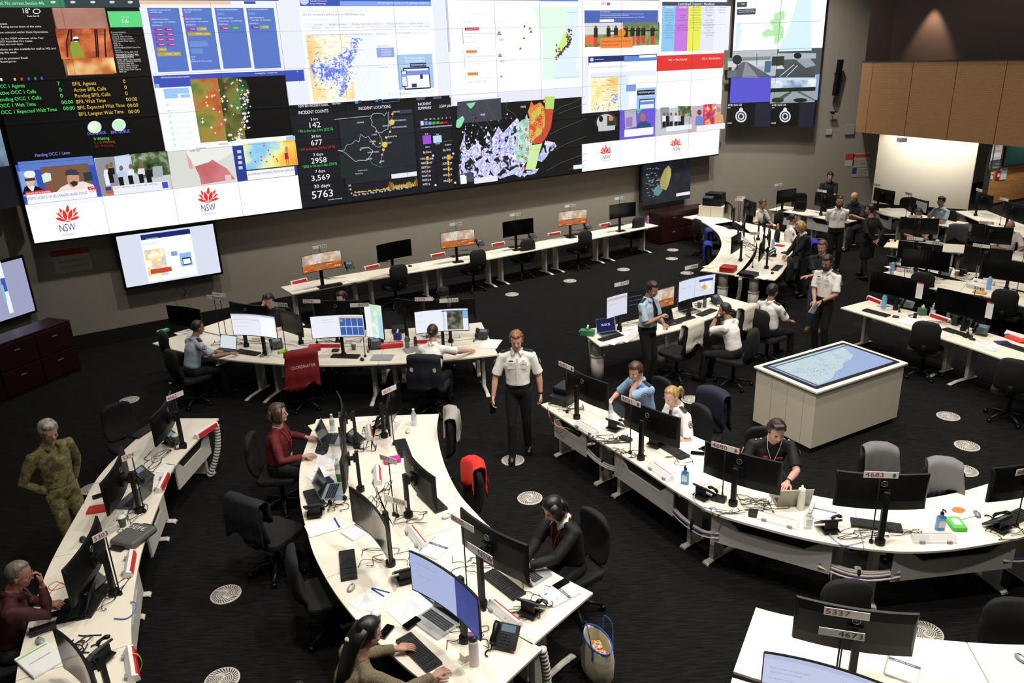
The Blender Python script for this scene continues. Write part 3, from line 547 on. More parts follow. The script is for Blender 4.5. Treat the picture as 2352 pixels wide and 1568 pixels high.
for t,x,y in (('LISMORE',900,259),('COFFS HARBOUR',900,279),('BOURKE',820,283),('TAMWORTH',877,291),('PORT MACQUARIE',899,294.5),('DUBBO',853,311),('NEWCASTLE',889,316),('FORBES',848,327),('SYDNEY',884,330),('GRIFFITH',827,342),('WAGGA WAGGA',843,352),('ALBURY',840,367),('BEGA',872,372),('Melbourne',821,393),('Geelong',815,400)): D.text(t,(x,y),(x+len(t)*2.4,y-len(t)*.3),3.6 if t.isupper() else 2.6,'#e8e8f0')
D.rect((917,253),(946,259),'#3a3f4c').rect((898,400),(957,403.5),'#e8e8ee')
for i,(v,c,t) in enumerate(((9.5,'#d0d8f8','Active'),(8,'#7888e0','New'),(6.5,'#78a8e8','Tasked'),(5.5,'#40b848','Comp'),(5.5,'#40b848','Final'),(3,'#e85830','Refer'),(2.6,'#d02020','Cancel'),(.6,'#802020','Reject'))): x=965+9.1*i; y=287.5-.8*i; D.rect((x,y-v),(x+7.6,y),c)
D.text('105   49   31   22    5     4     1',(974,276),(1033,271),3.4,WH).text('ActiveNewTaskedCompFinal ReferCancReject',(965,295),(1037,287.5),3.6,WH)
D.rect((969.5,311.5),(990,329.5),'#a04cd8').rect((993.5,312),(1014,326.5),'#b8dcf0').text('310',(975,309.5),(982,308.5),3.4,WH).text('93',(1001,310.5),(1006,310),3.4,WH).text('Storm',(976,339),(986,337.5),3.4,WH).text('Flood',(999,331.5),(1009,330),3.4,WH).text('Support',(1021,334),(1035,332),3.4,WH).line([(1018,325),(1038,322)],.7,'#808868')
D.text('By Zone',(971,352),(989,349),5,WH).text('By Unit',(1017,347),(1034,343),5,WH)
for i,(t,v,w) in enumerate((('MTZ','208',7),('NEZ','107',4),('SEZ','34',1.4),('SHQ','18',1),('Null','16',1),('NHZ','14',1),('WTZ','5',.6))):
    x=965+.8*i; y=367.5+9.7*i; D.text(t,(x,y),(x+11,y-1),4.6,WH).rect((x+12.5,y-8),(x+12.5+w,y-.5),'#e8b440').text(v,(x+13+w,y-1),(x+13+w+3*len(v),y-1.6),4.6,WH)
for i,(t,v,w) in enumerate((('CPS','67',9),('SUD','27',5),('WPW','24',4.5),('NHZ','17',3),('KRG','17',3))):
    x=1014.5+.9*i; y=364.5+13.3*i; D.text(t,(x,y),(x+10,y-1),4.6,WH).rect((x+11,y-9),(x+11+w,y+1.6),'#e8b440').text(v,(x+11.5+w,y-1),(x+16.5+w,y-1.6),4.6,WH)
for x,y in ((994,357),(999.5,425),(1040,352.5),(1044.5,419)): D.ell((x,y),2.4,2.4,WH)
for i,t in enumerate((20,10,0)): D.text(str(t),(799+1.5*i if t else 805,428+8.8*i),(805+1.5*i,427+8.8*i),4.2,WH)
for i in range(7): D.text('May %d'%(15+i),(811+20.3*i*.97,450-3*i*.97),(826+19.6*i,447.5-3*i),4.4,WH)
rr=random.Random(2)
for i in range(72):
    x=813+i*2.0; y=443-i*.235; v=(1+rr.random()*3 if i<40 else 4+rr.random()*5)+(10*math.exp(-((i-41)/2.5)**2))+(7*math.exp(-((i-62)/2)**2))+(13*math.exp(-((i-70)/1.5)**2)); 
    if 18<i<22 or 12<i<16: v=.6
    D.rect((x,y-v),(x+1.9,y),'#f0c04c')
# 7 storm map
D.rwin('storm_map_window',PW*7,0,PW*10,PH*3,'#0a0b0c')
zz(PW*7,PH*2.66,PW*10,PH*3,em('#e6e8f6'),.0052); zz(PW*7,PH*2.86,PW*8.0,PH*2.97,em('#fafbff'),.0053)
a0,z1=D.S(1054,238); a1,_=D.S(1150,232); _,z0=D.S(1058,283); zz(a0,z0,a1,z1,em('#3f4250'),.0054)
D.poly([(1088,352),(1132,348),(1158,344),(1158,408),(1056,420),(1052,395),(1093,350)][::-1],'#474a5c').poly([(1050,234),(1150,225),(1150,275),(1050,284)],'#41444f')
P1=picmat([(.36,'#0a0b0c'),(.44,'#14151a'),(.47,'#b8b8f0'),(.53,'#f0f0ff'),(.58,'#8c8ce4'),(.66,'#e0e0ff'),(.74,'#60c0e0')],scale=5,emit=.95,detail=12,dist=.8)
D.poly([(1052,352),(1068,304),(1074,340),(1092,332),(1098,302),(1100,330),(1112,340),(1120,300),(1130,318),(1145,290),(1155,305),(1178,280),(1190,268),(1196,290),(1210,262),(1216,300),(1216,340),(1212,380),(1218,395),(1200,410),(1180,400),(1150,410),(1120,412),(1095,412),(1080,395),(1056,400)],P1)
D.poly([(1253,322),(1275,328),(1278,336),(1262,352),(1244,372),(1233,368),(1246,340)],P1).poly([(1206,395),(1238,386),(1230,398),(1214,402)],P1).poly([(1198,275),(1216,272),(1218,300),(1222,330),(1210,372),(1186,372),(1184,340),(1190,310),(1184,292)],picmat([(.4,'#8fc8a8'),(.52,'#c0e4d4'),(.6,'#d8e8f8'),(.66,'#78b890')],scale=7,emit=.9,detail=8))
D.poly([(1220,232),(1226,242),(1240,235),(1250,245),(1252,300),(1235,320),(1218,330),(1214,300),(1216,270),(1212,258)],picmat([(.38,'#c84a20'),(.5,'#e8803c'),(.6,'#e0c040'),(.68,'#a8c868')],scale=6,emit=.92,detail=6))
D.poly([(1250,222),(1274,221),(1271,250),(1252,251)],'#b8dc6c').poly([(1252,252),(1271,250),(1265,292),(1255,314),(1245,328),(1220,331),(1228,318),(1242,308),(1250,290)],'#cc4c34').poly([(1217,334),(1245,329),(1238,352),(1229,390),(1206,389),(1214,360)],'#cdeca0')
for x,y in ((1249.5,233),(1246,252),(1245,269.5),(1239.5,283),(1229,284),(1207.5,297),(1223,309),(1209,317),(1219.5,324.5),(1195.5,340),(1211.5,342.5),(1207.5,363.5),(1202.5,386)): D.ell((x,y),3.4,3.4,'#e02828').ell((x,y),1.3,1.3,WH)
for L_ in ([(1072,238),(1080,256),(1090,275),(1110,300),(1118,318)],[(1095,235),(1096,252),(1120,282),(1130,300)],[(1118,232),(1122,252),(1137,276)],[(1270,258),(1290,244),(1310,238),(1342,222)],[(1280,262),(1310,250),(1346,238)],[(1262,308),(1290,294),(1346,272)],[(1266,348),(1300,330),(1347,312)],[(1254,392),(1290,372),(1347,352)],[(1305,390),(1330,375),(1347,366)],[(1165,230),(1160,250),(1175,258),(1186,268)]): D.line(L_,.7,'#5c6650')
D.poly([(1070,238),(1092,234),(1086,244),(1080,250),(1076,246)],'#88d8a8').poly([(1046,292),(1048,276),(1060,267),(1066,272),(1060,288),(1054,294)],'#8ce0b4').text('WYS',(1102,266),(1113,264.5),5,WH).text('NWS',(1195,248),(1206,246.5),5,WH).rect((1056,402),(1071,421),WH).rect((1088,409),(1142,415),'#e8e8f4').rect((1316,379.5),(1346,385),'#f0f0f8')
rr=random.Random(9)
for k in range(260):
    x=rr.uniform(1056,1216); y=rr.gauss(340+(x-1056)*-.12,32); 
    if not(262<y<405): continue
    w=rr.uniform(.7,2.6); D.poly([(x-w,y+w*.5),(x,y-w*1.4),(x+w*.8,y),(x,y+w)][::-1],rr.choice(['#f4f4ff','#dcdcff','#8080e8','#ffffff','#101114','#0c0d10','#70c8e8'])); D.L-=.97
# 8 SES site and second radar page
D.rwin('rescue_site_window',PW*10,PH*4,PW*12,PH*TOP,'#f8f9ff',1.03)
D.rect((1342,-20),(1514,1),'#34488c').text('SES',(1380,11),(1390,10.5),6,'#44484c').ell((1397,9),4,4,'#d05050')
a0,z1=D.S(1342,24); _,z0=D.S(1342,53); zz(a0,z0,PW*12,z1,em('#4a64b4'),.0054)
D.rect((1377,44.5),(1410,50.5),WH).text('Severe Weather Update',(1377,28.5),(1399,28),2.8,WH).tlines(['Severe thunderstorms and heavy rainfall are affecting much of the state and communities','should stay informed and check the latest warnings often.'],(1377,33.5),3.2,2.2,WH,w=.52).text('For emergency help in floods and storms call 132 500',(1377,41.5),(1478,41),2.2,WH)
D.rect((1343,53),(1513.5,72),'#6a7d5c').rect((1343,60),(1513.5,103),picmat([(.35,'#4e7a30'),(.55,'#7f9c54'),(.7,'#9cae78')],scale=6,emit=.9)).rect((1343,53),(1430,78),'#d8dcd8').poly([(1343,103),(1343,86),(1362,80),(1364,103)],'#e86c40').rect((1395,70),(1512,71),'#333')
for x,h,c in ((1368,44,'#201a24'),(1397,40,'#2a2030'),(1414,34,'#b82a20'),(1437,42,'#16161e'),(1452,38,'#a83020'),(1465,38,'#3a2028'),(1477,36,'#c83a24'),(1498,38,'#b83024')): D.rect((x-4.5,64),(x+4.5,64+h*.5),'#181a24').rect((x-4,64+h*.5),(x+4,64+h),'#d8402c').ell((x,62),2.8,3.4,'#7a5040')
D.ell((1427,75),9,9,'#f08a20').rect((1378,87),(1452,109),'#f08838').text('Emergency assistance in flood,',(1381,97.5),(1446,94.5),4.6,'#40281c').text('storm and tsunami',(1381,105.5),(1420,103.5),4.6,'#40281c').text('Current NSW SES warnings',(1378,126),(1417,124),3,'#c0c4d8')
D.rwin('second_radar_window',PW*10,PH*2.08,PW*12,PH*4,'#eef0fa')
D.rect((1351,130),(1508,144),'#1c2c6e').rect((1433,129),(1508,138.5),'#5c88d0').rect((1468,127),(1506,131),WH).text('Australian Government',(1365,138),(1385,137),3,WH).ell((1359,137),4.5,4.5,'#c8d0e8')
a0,z1=D.S(1352,144); a1,_=D.S(1508,139); _,z0=D.S(1356,256); zz(a0,z0,a1,z1,em('#fafbff',1.02),.0056)
D.text('512 km composite Namoi (Blackjack Mountain) Radar Loop',(1355,157),(1437,153),3.6,'#7078a0').rect((1357,168),(1506,172),'#e6ecf8').text('Copyright: Image by Bureau of Meteorology. For related Warnings',(1357,179.5),(1435,175),2.6,'#404050')
a0,z1=D.S(1357,180); a1,_=D.S(1420,178); _,z0=D.S(1358,255); zz(a0,z0,a1,z1,picmat([(.38,'#f8ecc0'),(.5,'#f4dc98'),(.62,'#eec070')],scale=1.6,emit=1),.0062); zz(a1,z0,a1+.35,z1,em('#dceefc'),.0062)
rr=random.Random(12)
for k in range(150):
    y=rr.uniform(215,254); x=1360+rr.random()*68 if y>238 else 1418-(y-190)*.2+rr.gauss(0,5); w=rr.uniform(.7,1.8); D.poly([(x-w,y),(x,y-w),(x+w,y),(x,y+w)][::-1],rr.choice(['#5a62e0','#8890f0','#60b8e8','#ffffff'])); D.L-=.97
for k in range(36): x=rr.uniform(1362,1412); y=rr.uniform(184,232); D.text('Moree',(x,y),(x+8,y),1.9,'#706848')
D.rect((1438,195),(1460,209),'#8098d8').rect((1462,203),(1505,248),'#98c4f0').rect((1463,208),(1503,216.5),'#101830').text('beta.bom.gov.au',(1465,214.5),(1501,212),5,WH).text('Explore our test website',(1465,222),(1497,219.5),3.6,WH).rect((1468,228),(1503,247),'#30406c').rect((1470,231),(1501,247),'#e8eefa').rect((1470,234),(1501,238),'#6a84d4')
# 9 dispatch table and fire ban map
D.rwin('dispatch_table_window',PW*12,PH*4,PW*14,PH*TOP,'#fbfcff',1.04)
D.rect((1521,4),(1673,13.5),'#3f4660').text('Centralised Dispatch / Handback',(1555,12),(1640,10.5),6,WH)
for i,(c,t) in enumerate((('#8cc8ee','OCC Patch 1'),('#c77ae0','OCC Patch 2'),('#e8ee50','OCC Patch 3'),('#e4e4f4','OCC Patch 4'),('#eef0fa','Local Comms'))):
    x0=1521+30.2*i; D.rect((x0,14),(x0+30.2 if i<4 else 1672.5,117.5-.6*i),c).text(t,(x0+7,18.5),(x0+25,18),3.4,WH if i<2 else '#50506a')
    rr=random.Random(i)
    for j,t2 in enumerate((['Canobolas','Chifley Lithgow','Clarence Valley','Far North Coast','Lower Western','MIA','Mid Murray','New England','Northern Rivers','Northern Tablelands','Riverina','Southern Border'],['Central Coast','','The Hills','Hornsby','Far South Coast','','Shoalhaven','Riverina Highlands','Illawarra Sutherland'],['Blue Mountains','Hawkesbury','Cumberland Macarthur','Lake George','Lower North Coast','Southern Tablelands','','Liverpool Range','Tamworth'],['Bland Temora','Far West','Cudgegong','','Hunter Valley','Lower Hunter','Mid Lachlan Valley','North Western','Orana','South West Slopes','Castlereagh'],['Coffs Harbour','Mid Coast'])[i]):
        if t2: w=min(26,len(t2)*1.45); D.text(t2,(x0+15-w/2,24.5+5.8*j),(x0+15+w/2,24.3+5.8*j),2.9,'#4c5880' if i!=1 else '#5c2c80')
D.rwin('activation_window',PW*12,PH*2,PW*14,PH*4,'#fdfdff',1.04)
zz(PW*12,PH*4-.42,PW*14,PH*4-.04,em('#e2322c'),.0055)
D.text('MIC 1 – Not Activated',(1534,140),(1576,138),4.8,WH).text('MIC 2 – Not Activated',(1611,137.5),(1652,136),4.8,WH)
D.flush()
# 10 lower strips: news and logos
def tv(i,name,col,r0=1.0,r1=2.0,m=None): return D.rwin(name,PW*i,PH*r0,PW*(i+1),PH*r1,col,m=m)
tv(0,'news_window','#3850b8'); D.rect((40,372),(216,378),'#5c7ccc')
D.rect((41,394),(92,448),'#7ea4d8').poly([(52,447),(56,430),(66,424),(80,426),(98,434),(102,440)],'#111').poly([(63,428),(80,426),(76,442)][::-1],'#e8eef4').ell((69,412),12,17,'#d8b8a8').ell((68,400),13.5,8,'#eef0f2').rect((56,410),(82,414),'#40383c')
D.rect((92,384),(216,440),'#7a5844').poly([(128,443),(140,430),(160,420),(190,416),(214,424),(218,430),(216,438)],'#efe0d8').ell((168,410),14,20,'#c8947c').poly([(149,402),(151,392),(160,388),(173,389),(182,396),(181,402)],'#3a3c48').poly([(160,420),(168,428),(178,424),(178,417),(168,415)],'#382822').poly([(95,402),(105,396),(116,398),(118,414),(100,420)],'#d8ece4').rect((190,396),(214,414),'#2c3c40')
D.rect((57,440),(121,448),'#c8202c').text('SAILING WITH PHOENIX',(61,447),(117,441),4.8,WH).rect((60,448),(226,463),'#f4f5fb').text('UPDATE ON DAY 21 OF LIFE-CHANGING SAILING VOYAGE',(63,459.5),(200,441),6.5,'#50587a').text('CNN',(206,441.5),(221,437.5),8,'#c84868').rect((201,429),(222,434),'#d82028').text('LIVE',(206,432.8),(217,431),4,WH).text('IN SOUTHERN GAZA IN OCTOBER',(62,467.5),(123,459),3.4,WH)
tv(1,'news_window','#c8ccd0'); D.poly([(217,365),(262,359),(268,375),(276,448),(234,450)][::-1],'#8f9296').poly([(262,359),(297,354),(300,395),(268,400)][::-1],'#c8dcf4').poly([(300,354),(384,346),(392,400),(330,410),(305,395)][::-1],picmat([(.35,'#28381e'),(.5,'#50683c'),(.65,'#a8b89c')],scale=7,emit=.9)).poly([(350,383),(372,381),(375,405),(352,409)][::-1],'#a8aeb6')
for x,y,c,h in ((246,398,'#eceef4',50),(255,394,'#15161c',46),(278,402,'#b8ccec',44),(300,398,'#e4e8f4',44),(324,395,'#e0e0e8',44),(342,398,'#14141a',38)): D.ell((x,y-16),4.5,6,'#8a6048' if c!='#14141a' else '#2a1a1a').poly([(x-8,y+6),(x-7,y-8),(x+7,y-9),(x+9,y+6)],c).rect((x-7,y+5),(x+8,y+h*.55),'#101014' if c!='#eceef4' else '#e8ecf4')
D.rect((241,430),(256,437),'#283890').rect((243,437.5),(262,443),'#d85020').rect((258,428),(390,436),'#eceef6').rect((371,418),(387,431),'#4050b8').text('Gaza officials say aid is still waiting',(262,433),(360,423),3.6,'#707898')
tv(2,'news_window','#d9dbd4'); D.poly([(428,346),(452,340),(530,335),(535,350),(500,371),(484,375),(452,384),(436,370)][::-1],'#ecebe6').poly([(447,382),(480,372),(488,366),(496,372),(520,386),(540,411),(462,424),(458,404)][::-1],picmat([(.3,'#b4545c'),(.6,'#cf7c80')],scale=1.6,emit=.95)).poly([(428,352),(440,370),(444,388),(434,386)],'#e0a8a4')
for t,a,b in (('MORE YOU',(436,349),(462,384)),('THINGS',(450,343),(470,358)),('BLESSINGS',(502,333),(520,360))): 
    D.text(t,a,(a[0]+22,a[1]-3),4,'#282420')
D.rect((516,402),(532,412),'#e8c8c8')
tv(3,'news_window','#2c3c90'); a0,z1=D.S(557,330); a1,_=D.S(677,318); _,z0=D.S(568,390); zz(a0,z0,a1,z1,picmat([(.32,'#f0902c'),(.46,'#f4c848'),(.52,'#e8f0a0'),(.6,'#8cc8e8'),(.75,'#5c98dc')],scale=.9,emit=1,detail=7,stretch=(1.3,1,1)),.0056)
D.poly([(569,396),(683,380),(681,374),(568,388)],'#3c3028').poly([(653,351),(661,350),(663,365),(654,366)],'#a82050').ell((658,343),3.5,7,'#b89060').line([(657,366),(660,384)],2,'#a8785c').line([(661,366),(665,383)],2,'#a8785c')
D.rect((566,393),(678,402),'#f4f5fb').text("AUSTRALIA'S NATIONAL WEATHER FORECAST",(569,403),(676,389),5,'#50587a')
for x,y in ((575,351),(586,371),(600,368),(600,360),(606,334),(616,345),(620,354),(628,360),(635,365),(637,370),(612,371)): D.ell((x,y),2,2,'#d84050')
for y in (345,358,370,382): D.rect((544+.3*(y-345)*.3,y),(554+.3*(y-345)*.3,y+6),'#c8d0f0')
for i in (0,1,2,3,10,11,12,13):
    D.rwin('logo_panel_window' if i in(0,2,10,12) else 'blank_panel_window',PW*i,0,PW*(i+1),PH,'#fdfdff',1.04)
    if i in (0,2,10,12): D.logo(*{0:(155,506,27),2:(478,462,24),10:(1391,352,13.6),12:(1552,334,12.8)}[i])
D.flush()
tv(10,'news_window','#030303',1,2.08); D.ell((1393,280),26,23,'#2a2420').ell((1392,281),22,19,'#c8c8c4').poly([(1394,266),(1412,266),(1416,290),(1394,292)],'#5a4434').ell((1403,272),5,7,'#c08a70').rect((1396,278),(1412,292),'#1c3424').ell((1380,273),5,7,'#101010').rect((1374,291),(1412,298),'#c0c8d0')
tv(11,'news_window','#6a58d8',1,2.08); D.poly([(1434,254),(1460,252),(1462,290),(1436,296)],'#b8b4c0').poly([(1458,250),(1476,249),(1466,262)],'#50c878').rect((1438,270),(1452,290),'#9c78c8').ell((1476,269),6.5,10,'#a87058').poly([(1460,298),(1464,284),(1472,279),(1484,278),(1494,284),(1496,298)],'#2c4c7c').rect((1434,298),(1500,308),'#f2f4f8')
tv(12,'news_window','#c4c8cc',1,2); D.poly([(1516,247),(1536,246),(1540,292),(1518,296)][::-1],'#94989c').poly([(1556,244),(1586,243),(1588,270),(1560,272)][::-1],picmat([(.35,'#28381e'),(.5,'#50683c'),(.65,'#a8b89c')],scale=7,emit=.9))
for x,c in ((1525,'#e8ecf4'),(1533,'#18181e'),(1541,'#b0c0e0'),(1552,'#dce4f4'),(1560,'#c8ccd4'),(1567,'#18181c')): D.ell((x,262),2.6,3.6,'#80583f').poly([(x-4,280),(x-4,266),(x+4,266),(x+4,280)],c).rect((x-3.5,279),(x+3.5,292),'#141418')
D.rect((1571,267),(1585,280),'#b0b4ba').rect((1530,291),(1588,296),'#eceef6')
tv(13,'news_window','#c8b0bc',1,2); D.rect((1615,240),(1641,290),picmat([(.4,'#a82848'),(.55,'#e0507c'),(.7,'#f0e060')],scale=9,emit=.95)).ell((1606,258),5,6.5,'#6c4434').poly([(1596,288),(1598,268),(1606,264),(1614,270),(1615,288)],'#6c88d0').ell((1650,252),4.5,6,'#b8846c').poly([(1640,286),(1642,264),(1650,260),(1660,264),(1662,284)],'#e0a070').rect((1600,289),(1664,295),'#f0f2f6')
D.flush()
# panel seams
g=G()
for c_ in range(1,14):
    a=wl(c_,.034,ZB); g.box(a.x,a.y,ZB+PH*TOP/2,.0035,.004,PH*TOP,rz=math.atan2(U.y,U.x))
for r_ in range(1,TOP):
    a=wl(7,.034,ZB+PH*r_); g.box(a.x,a.y,a.z,PW*14,.004,.0035,rz=math.atan2(U.y,U.x))
g.build('panel_seams',mat('#2a2d48',.6),vroot)
# second bank on the angled wall
BP=V((6.36,22.66,ZB)); BQ=V((8.80,22.60,ZB)); bn=V((0,-1,0)); bn=V(((BQ-BP).y,-(BQ-BP).x,0)).normalized()
r2=thing('video_wall','narrow bank of display panels at right showing flood cameras and 4MR SOC','video wall',(0,0,0))
g=G(); hh=PH*(TOP-1); a=BP+V((0,0,PH)); b=BQ+V((0,0,PH)); g.ext([a-bn*.004,b-bn*.004,b-bn*.004+V((0,0,hh)),a-bn*.004+V((0,0,hh))],-bn*.14); g.build('mounting_housing',BLK2,r2)
D2=Disp(BP+V((0,0,0)),bn,r2); w2=(BQ-BP).length; h2=w2/2
D=D2
def z2(x0,z0,x1,z1,m,d=.0055): D2.q.quad(D2.p3(x0,z0,d),D2.p3(x1,z0,d),D2.p3(x1,z1,d),D2.p3(x0,z1,d),mi=D2.mi(m,D2.mats))
D2.rwin('fire_ban_map_window',0,PH*4,w2,PH*TOP,'#fafcff',1.04)
D2.poly([(1830,0),(1862,0),(1864,116),(1788,118),(1796,100),(1806,80),(1818,50),(1828,20)],'#d8f0fa',1.02).rect((1693,5),(1715,16),'#3c4250').text('Today',(1701,11),(1710,10.5),3.4,WH).rect((1693,21),(1735,33),'#3c4250').tlines(['There are no Total Fire Bans','declared for NSW on this date.'],(1696,25.5),4,2.8,WH,w=.45).poly([(1690,60),(1700,50),(1704,70),(1694,112),(1688,116)],'#d8f0fa')
GN='#b8ecb0'; D2.poly([(1779,31),(1800,24),(1803,35),(1801,46),(1792,46),(1795,60),(1800,64),(1799,86),(1784,101),(1778,98),(1779,82),(1756,85),(1750,80),(1754,72),(1764,66),(1775,70),(1776,60),(1770,56),(1770,46),(1778,44)],GN)
D2.line([(1726,70),(1740,80),(1752,83),(1764,96),(1775,98),(1796,112),(1800,90),(1812,60),(1826,30),(1829,10)],.6,'#c0d0c8').line([(1778,44),(1795,47)],.6,'#90b890').line([(1776,62),(1800,62)],.6,'#90b890').line([(1779,80),(1799,78)],.6,'#90b890')
cams=[(0,2,3,'#8c9098'),(1,2,3,'#6c7478')]
def cam_(i,r,name,col,m=None): D2.rwin(name,w2/2*i,PH*r,w2/2*(i+1),PH*(r+1),col,m=m)
cam_(0,3,'flood_camera_window','#b8bcc4'); D2.rect((1671,133),(1769,141),'#7e8c84').rect((1672,141),(1769,151),'#cfd3da').poly([(1673,178),(1692,152),(1706,142),(1716,142),(1769,174),(1770,178)],'#5e626a').poly([(1704,178),(1712,142),(1714,142),(1742,178)],'#8a8e96').ell((1693,137),11,11,'#1e2a22').line([(1693,146),(1693,160)],2.5,'#202420').rect((1757,140),(1769,166),'#4c6a8c').rect((1671,162),(1690,178),'#6a6e78').line([(1738,123),(1738,150)],1.2,'#282c30')
cam_(1,3,'flood_camera_window','#50565a'); D2.poly([(1771,122),(1874,122),(1874,134),(1771,138)],'#b0b8c0').rect((1773,130),(1800,150),'#2c3a30').poly([(1774,178),(1815,150),(1835,140),(1872,160),(1872,178)],'#4a4e54').poly([(1826,136),(1860,134),(1874,150),(1850,156)],'#9aa2ac').line([(1790,176),(1824,148)],1.6,'#d0d4da').line([(1806,176),(1832,150)],1.6,'#d0d4da').poly([(1781,158),(1784,152),(1796,150),(1802,158)],'#d8dce0').ell((1832,128),9,7,'#182018')
cam_(0,2,'blank_camera_window','#5a54d0'); cam_(1,2,'bridge_camera_window','#8ea8c8'); D2.rect((1771,179),(1873,186),'#c8dcf0').rect((1771,186),(1873,203),picmat([(.4,'#7494bc'),(.6,'#eaf0f8')],scale=2.5,emit=.95)).rect((1770,203),(1872,213),'#1a241c').rect((1770,212),(1871,234),'#9aa4ac').poly([(1772,234),(1802,216),(1818,209),(1818,213),(1790,234)],'#4e5a44').poly([(1830,211),(1836,209),(1871,228),(1871,232)],'#5c6668').ell((1786,230),14,6,'#24381c').ell((1838,230),16,5,'#1c2c18')
for i in range(2):
    cam_(i,1,'call_screen_window','#050507'); x=1671+101*i; D2.rect((x+65,237),(x+97-2*i,290),'#1e2030').text('4MR SOC 0%d'%(3+i),(x,244),(x+32,243),5,WH).text('8875' if i==0 else '4547',(x,248.5),(x+6,248.5),2.4,WH).text('10:55',(x-1,284.5),(x+9,284.5),3.6,WH)
    cx_,cy_=x+31,267; D2.ell((cx_,cy_),13,14,'#e0e4ea').ell((cx_,cy_),10,10.5,'#050507').ell((cx_,cy_),7.5,8,'#d8dce4').ell((cx_,cy_),4.5,5,'#20242c').rect((cx_-4,cy_-18),(cx_+4,cy_-13),'#e0e4ea').ell((cx_,cy_-18),2,2.4,'#e0e4ea')
D2.flush()
g=G(); a=BP+(BQ-BP)*.5+bn*.03; g.box(a.x,a.y,ZB+PH*(TOP+1)/2,.006,.004,PH*(TOP-1)); 
for r_ in range(2,TOP): g.box(a.x,a.y,ZB+PH*r_,w2,.004,.006)
g.build('panel_seams',mat('#15161c',.6),r2)
# third bank on the left wall, only its edge in view
r3=thing('video_wall','bank of display panels cut off by the left edge showing a bridge camera','video wall',(0,0,0))
n3=V(((CA-CL).y,-(CA-CL).x,0)).normalized(); u3=(CA-CL).normalized(); E3=wl(-.03,.0,ZB)-u3*0.02
g=G(); g.ext([E3+V((0,0,PH)),E3+V((0,0,PH*TOP)),E3-u3*3+V((0,0,PH*TOP)),E3-u3*3+V((0,0,PH))][::-1],-n3*.2); g.build('mounting_housing',BLK2,r3)
D3=Disp(E3,n3,r3)
D3.rwin('bridge_camera_window',-PW,PH*2,-.04,PH*3,'#8fa6bc',m=picmat([(.35,'#30404a'),(.5,'#7890a8'),(.65,'#d4e2ee')],scale=1.3,emit=.9)); D3.flush()
D3.rwin('call_screen_window',-PW,PH*1,-.04,PH*2,'#0d0e14').flush()
D3.rwin('news_window',-PW,PH*3,-.04,PH*4,'#4c5c78').flush()
# televisions below
def tvset(label,tl,tr,bl,P,n,draw=None,bez=.045,cable=None,scr='#dfe4f6',e=.95):
    r=V((-n.y,n.x,0)); a=onplane(*tl,P,n); b=onplane(*tr,P,n); c=onplane(*bl,P,n); x0=a.dot(r); x1=b.dot(r); z1=(a.z+b.z)/2; z0=z1-(a.z-c.z); w=x1-x0; h=z1-z0; o=P+r*((x0+x1)/2-P.dot(r)); o=V((o.x,o.y,(z0+z1)/2))
    t=thing('wall_television',label,'television',o)
    g=G(); g.ext([-r*w/2-V((0,0,h/2)),r*w/2-V((0,0,h/2)),r*w/2+V((0,0,h/2)),-r*w/2+V((0,0,h/2))],-n*.06); g.build('casing',BLK2,t,bevel=.006)
    g=G(); g.ext([-r*.3-V((0,0,.2)),r*.3-V((0,0,.2)),r*.3+V((0,0,.2)),-r*.3+V((0,0,.2))],-n*.2); g.build('wall_bracket',BLACK,t)
    d=Disp(o,n,t); d.mode=1; hb=h/2-bez; wb=w/2-bez
    # children are parented: work relative to the thing
    d.P=V((0,0,0)); base=o
    d.S=lambda px,py: ((onplane(px,py,base,n)-base).dot(r),(onplane(px,py,base,n)-base).z)
    d.rwin('screen',-wb,-hb,wb,hb,scr,e)
    if draw: draw(d)
    d.flush()
    if cable: g=G(); g.tube([V((0,0,-h/2+.1))-n*.06,V((0,0,-h/2-.1))-n*.02+r*.06,V((0,0,-h/2-.22))+r*.16,V((0,0,-h/2-.32))+r*.10],.008); g.build('loose_cable',BLACK,t)
    return t
def dr1(d):
    d.rect((322,540),(440,551),'#1c2c6e').rect((322,552),(455,630),'#fbfcff').rect((330,575),(388,630),picmat([(.4,'#fbf4dc'),(.5,'#f4cf90'),(.56,'#a8c8f0'),(.64,'#e8f0fa')],scale=5,emit=.95)).rect((392,578),(408,586),'#8aa0dc').rect((411,582),(443,608),'#8fbcea').rect((418,592),(440,606),'#1c2c50').rect((420,595),(438,604),WH).rect((345,619),(395,622),'#c84a30').text('Australian Government',(335,549),(362,544),2.6,WH).text('512 km composite Radar Loop',(326,562),(362,557),2.6,'#8890b0')
PT=wl(0,WD+.18,0)
tvset('large wall television showing a radar web page under the video wall, left',(259,540),(493,507),(283,668),PT,NW,dr1,cable=True)
def dr2(d):
    d.rect((1478,368),(1584,455),picmat([(.4,'#10141c'),(.6,'#1a2230')],scale=3,emit=.9)).poly([(1525,390),(1535,380),(1541,388),(1541,402),(1535,425),(1530,437),(1517,432),(1515,415)],'#a89a5c').poly([(1534,388),(1541,388),(1541,402),(1534,428),(1530,420)],'#a8b070').poly([(1500,436),(1512,424),(1522,437),(1512,450),(1502,448)],'#5c8a8c').rect((1553,444),(1584,446),'#e8e8f0').rect((1482,372),(1500,374),'#e8e8f0')
    rr=random.Random(1)
    for k in range(40): x=rr.uniform(1482,1512); y=rr.uniform(385,452); d.rect((x,y),(x+4,y+1),'#8898a8')
tvset('wall television with a dark map of the coast under the video wall, right',(1472,371),(1588,356),(1475,465),PT,NW,dr2,bez=.04,cable=True,scr='#0f1420')
PL=CL+n3*.16
def dr3(d): d.rect((0,600),(22,720),'#eef1fc').rect((0,640),(18,668),'#3c58b0').rect((0,655),(16,690),'#8cb8ea')
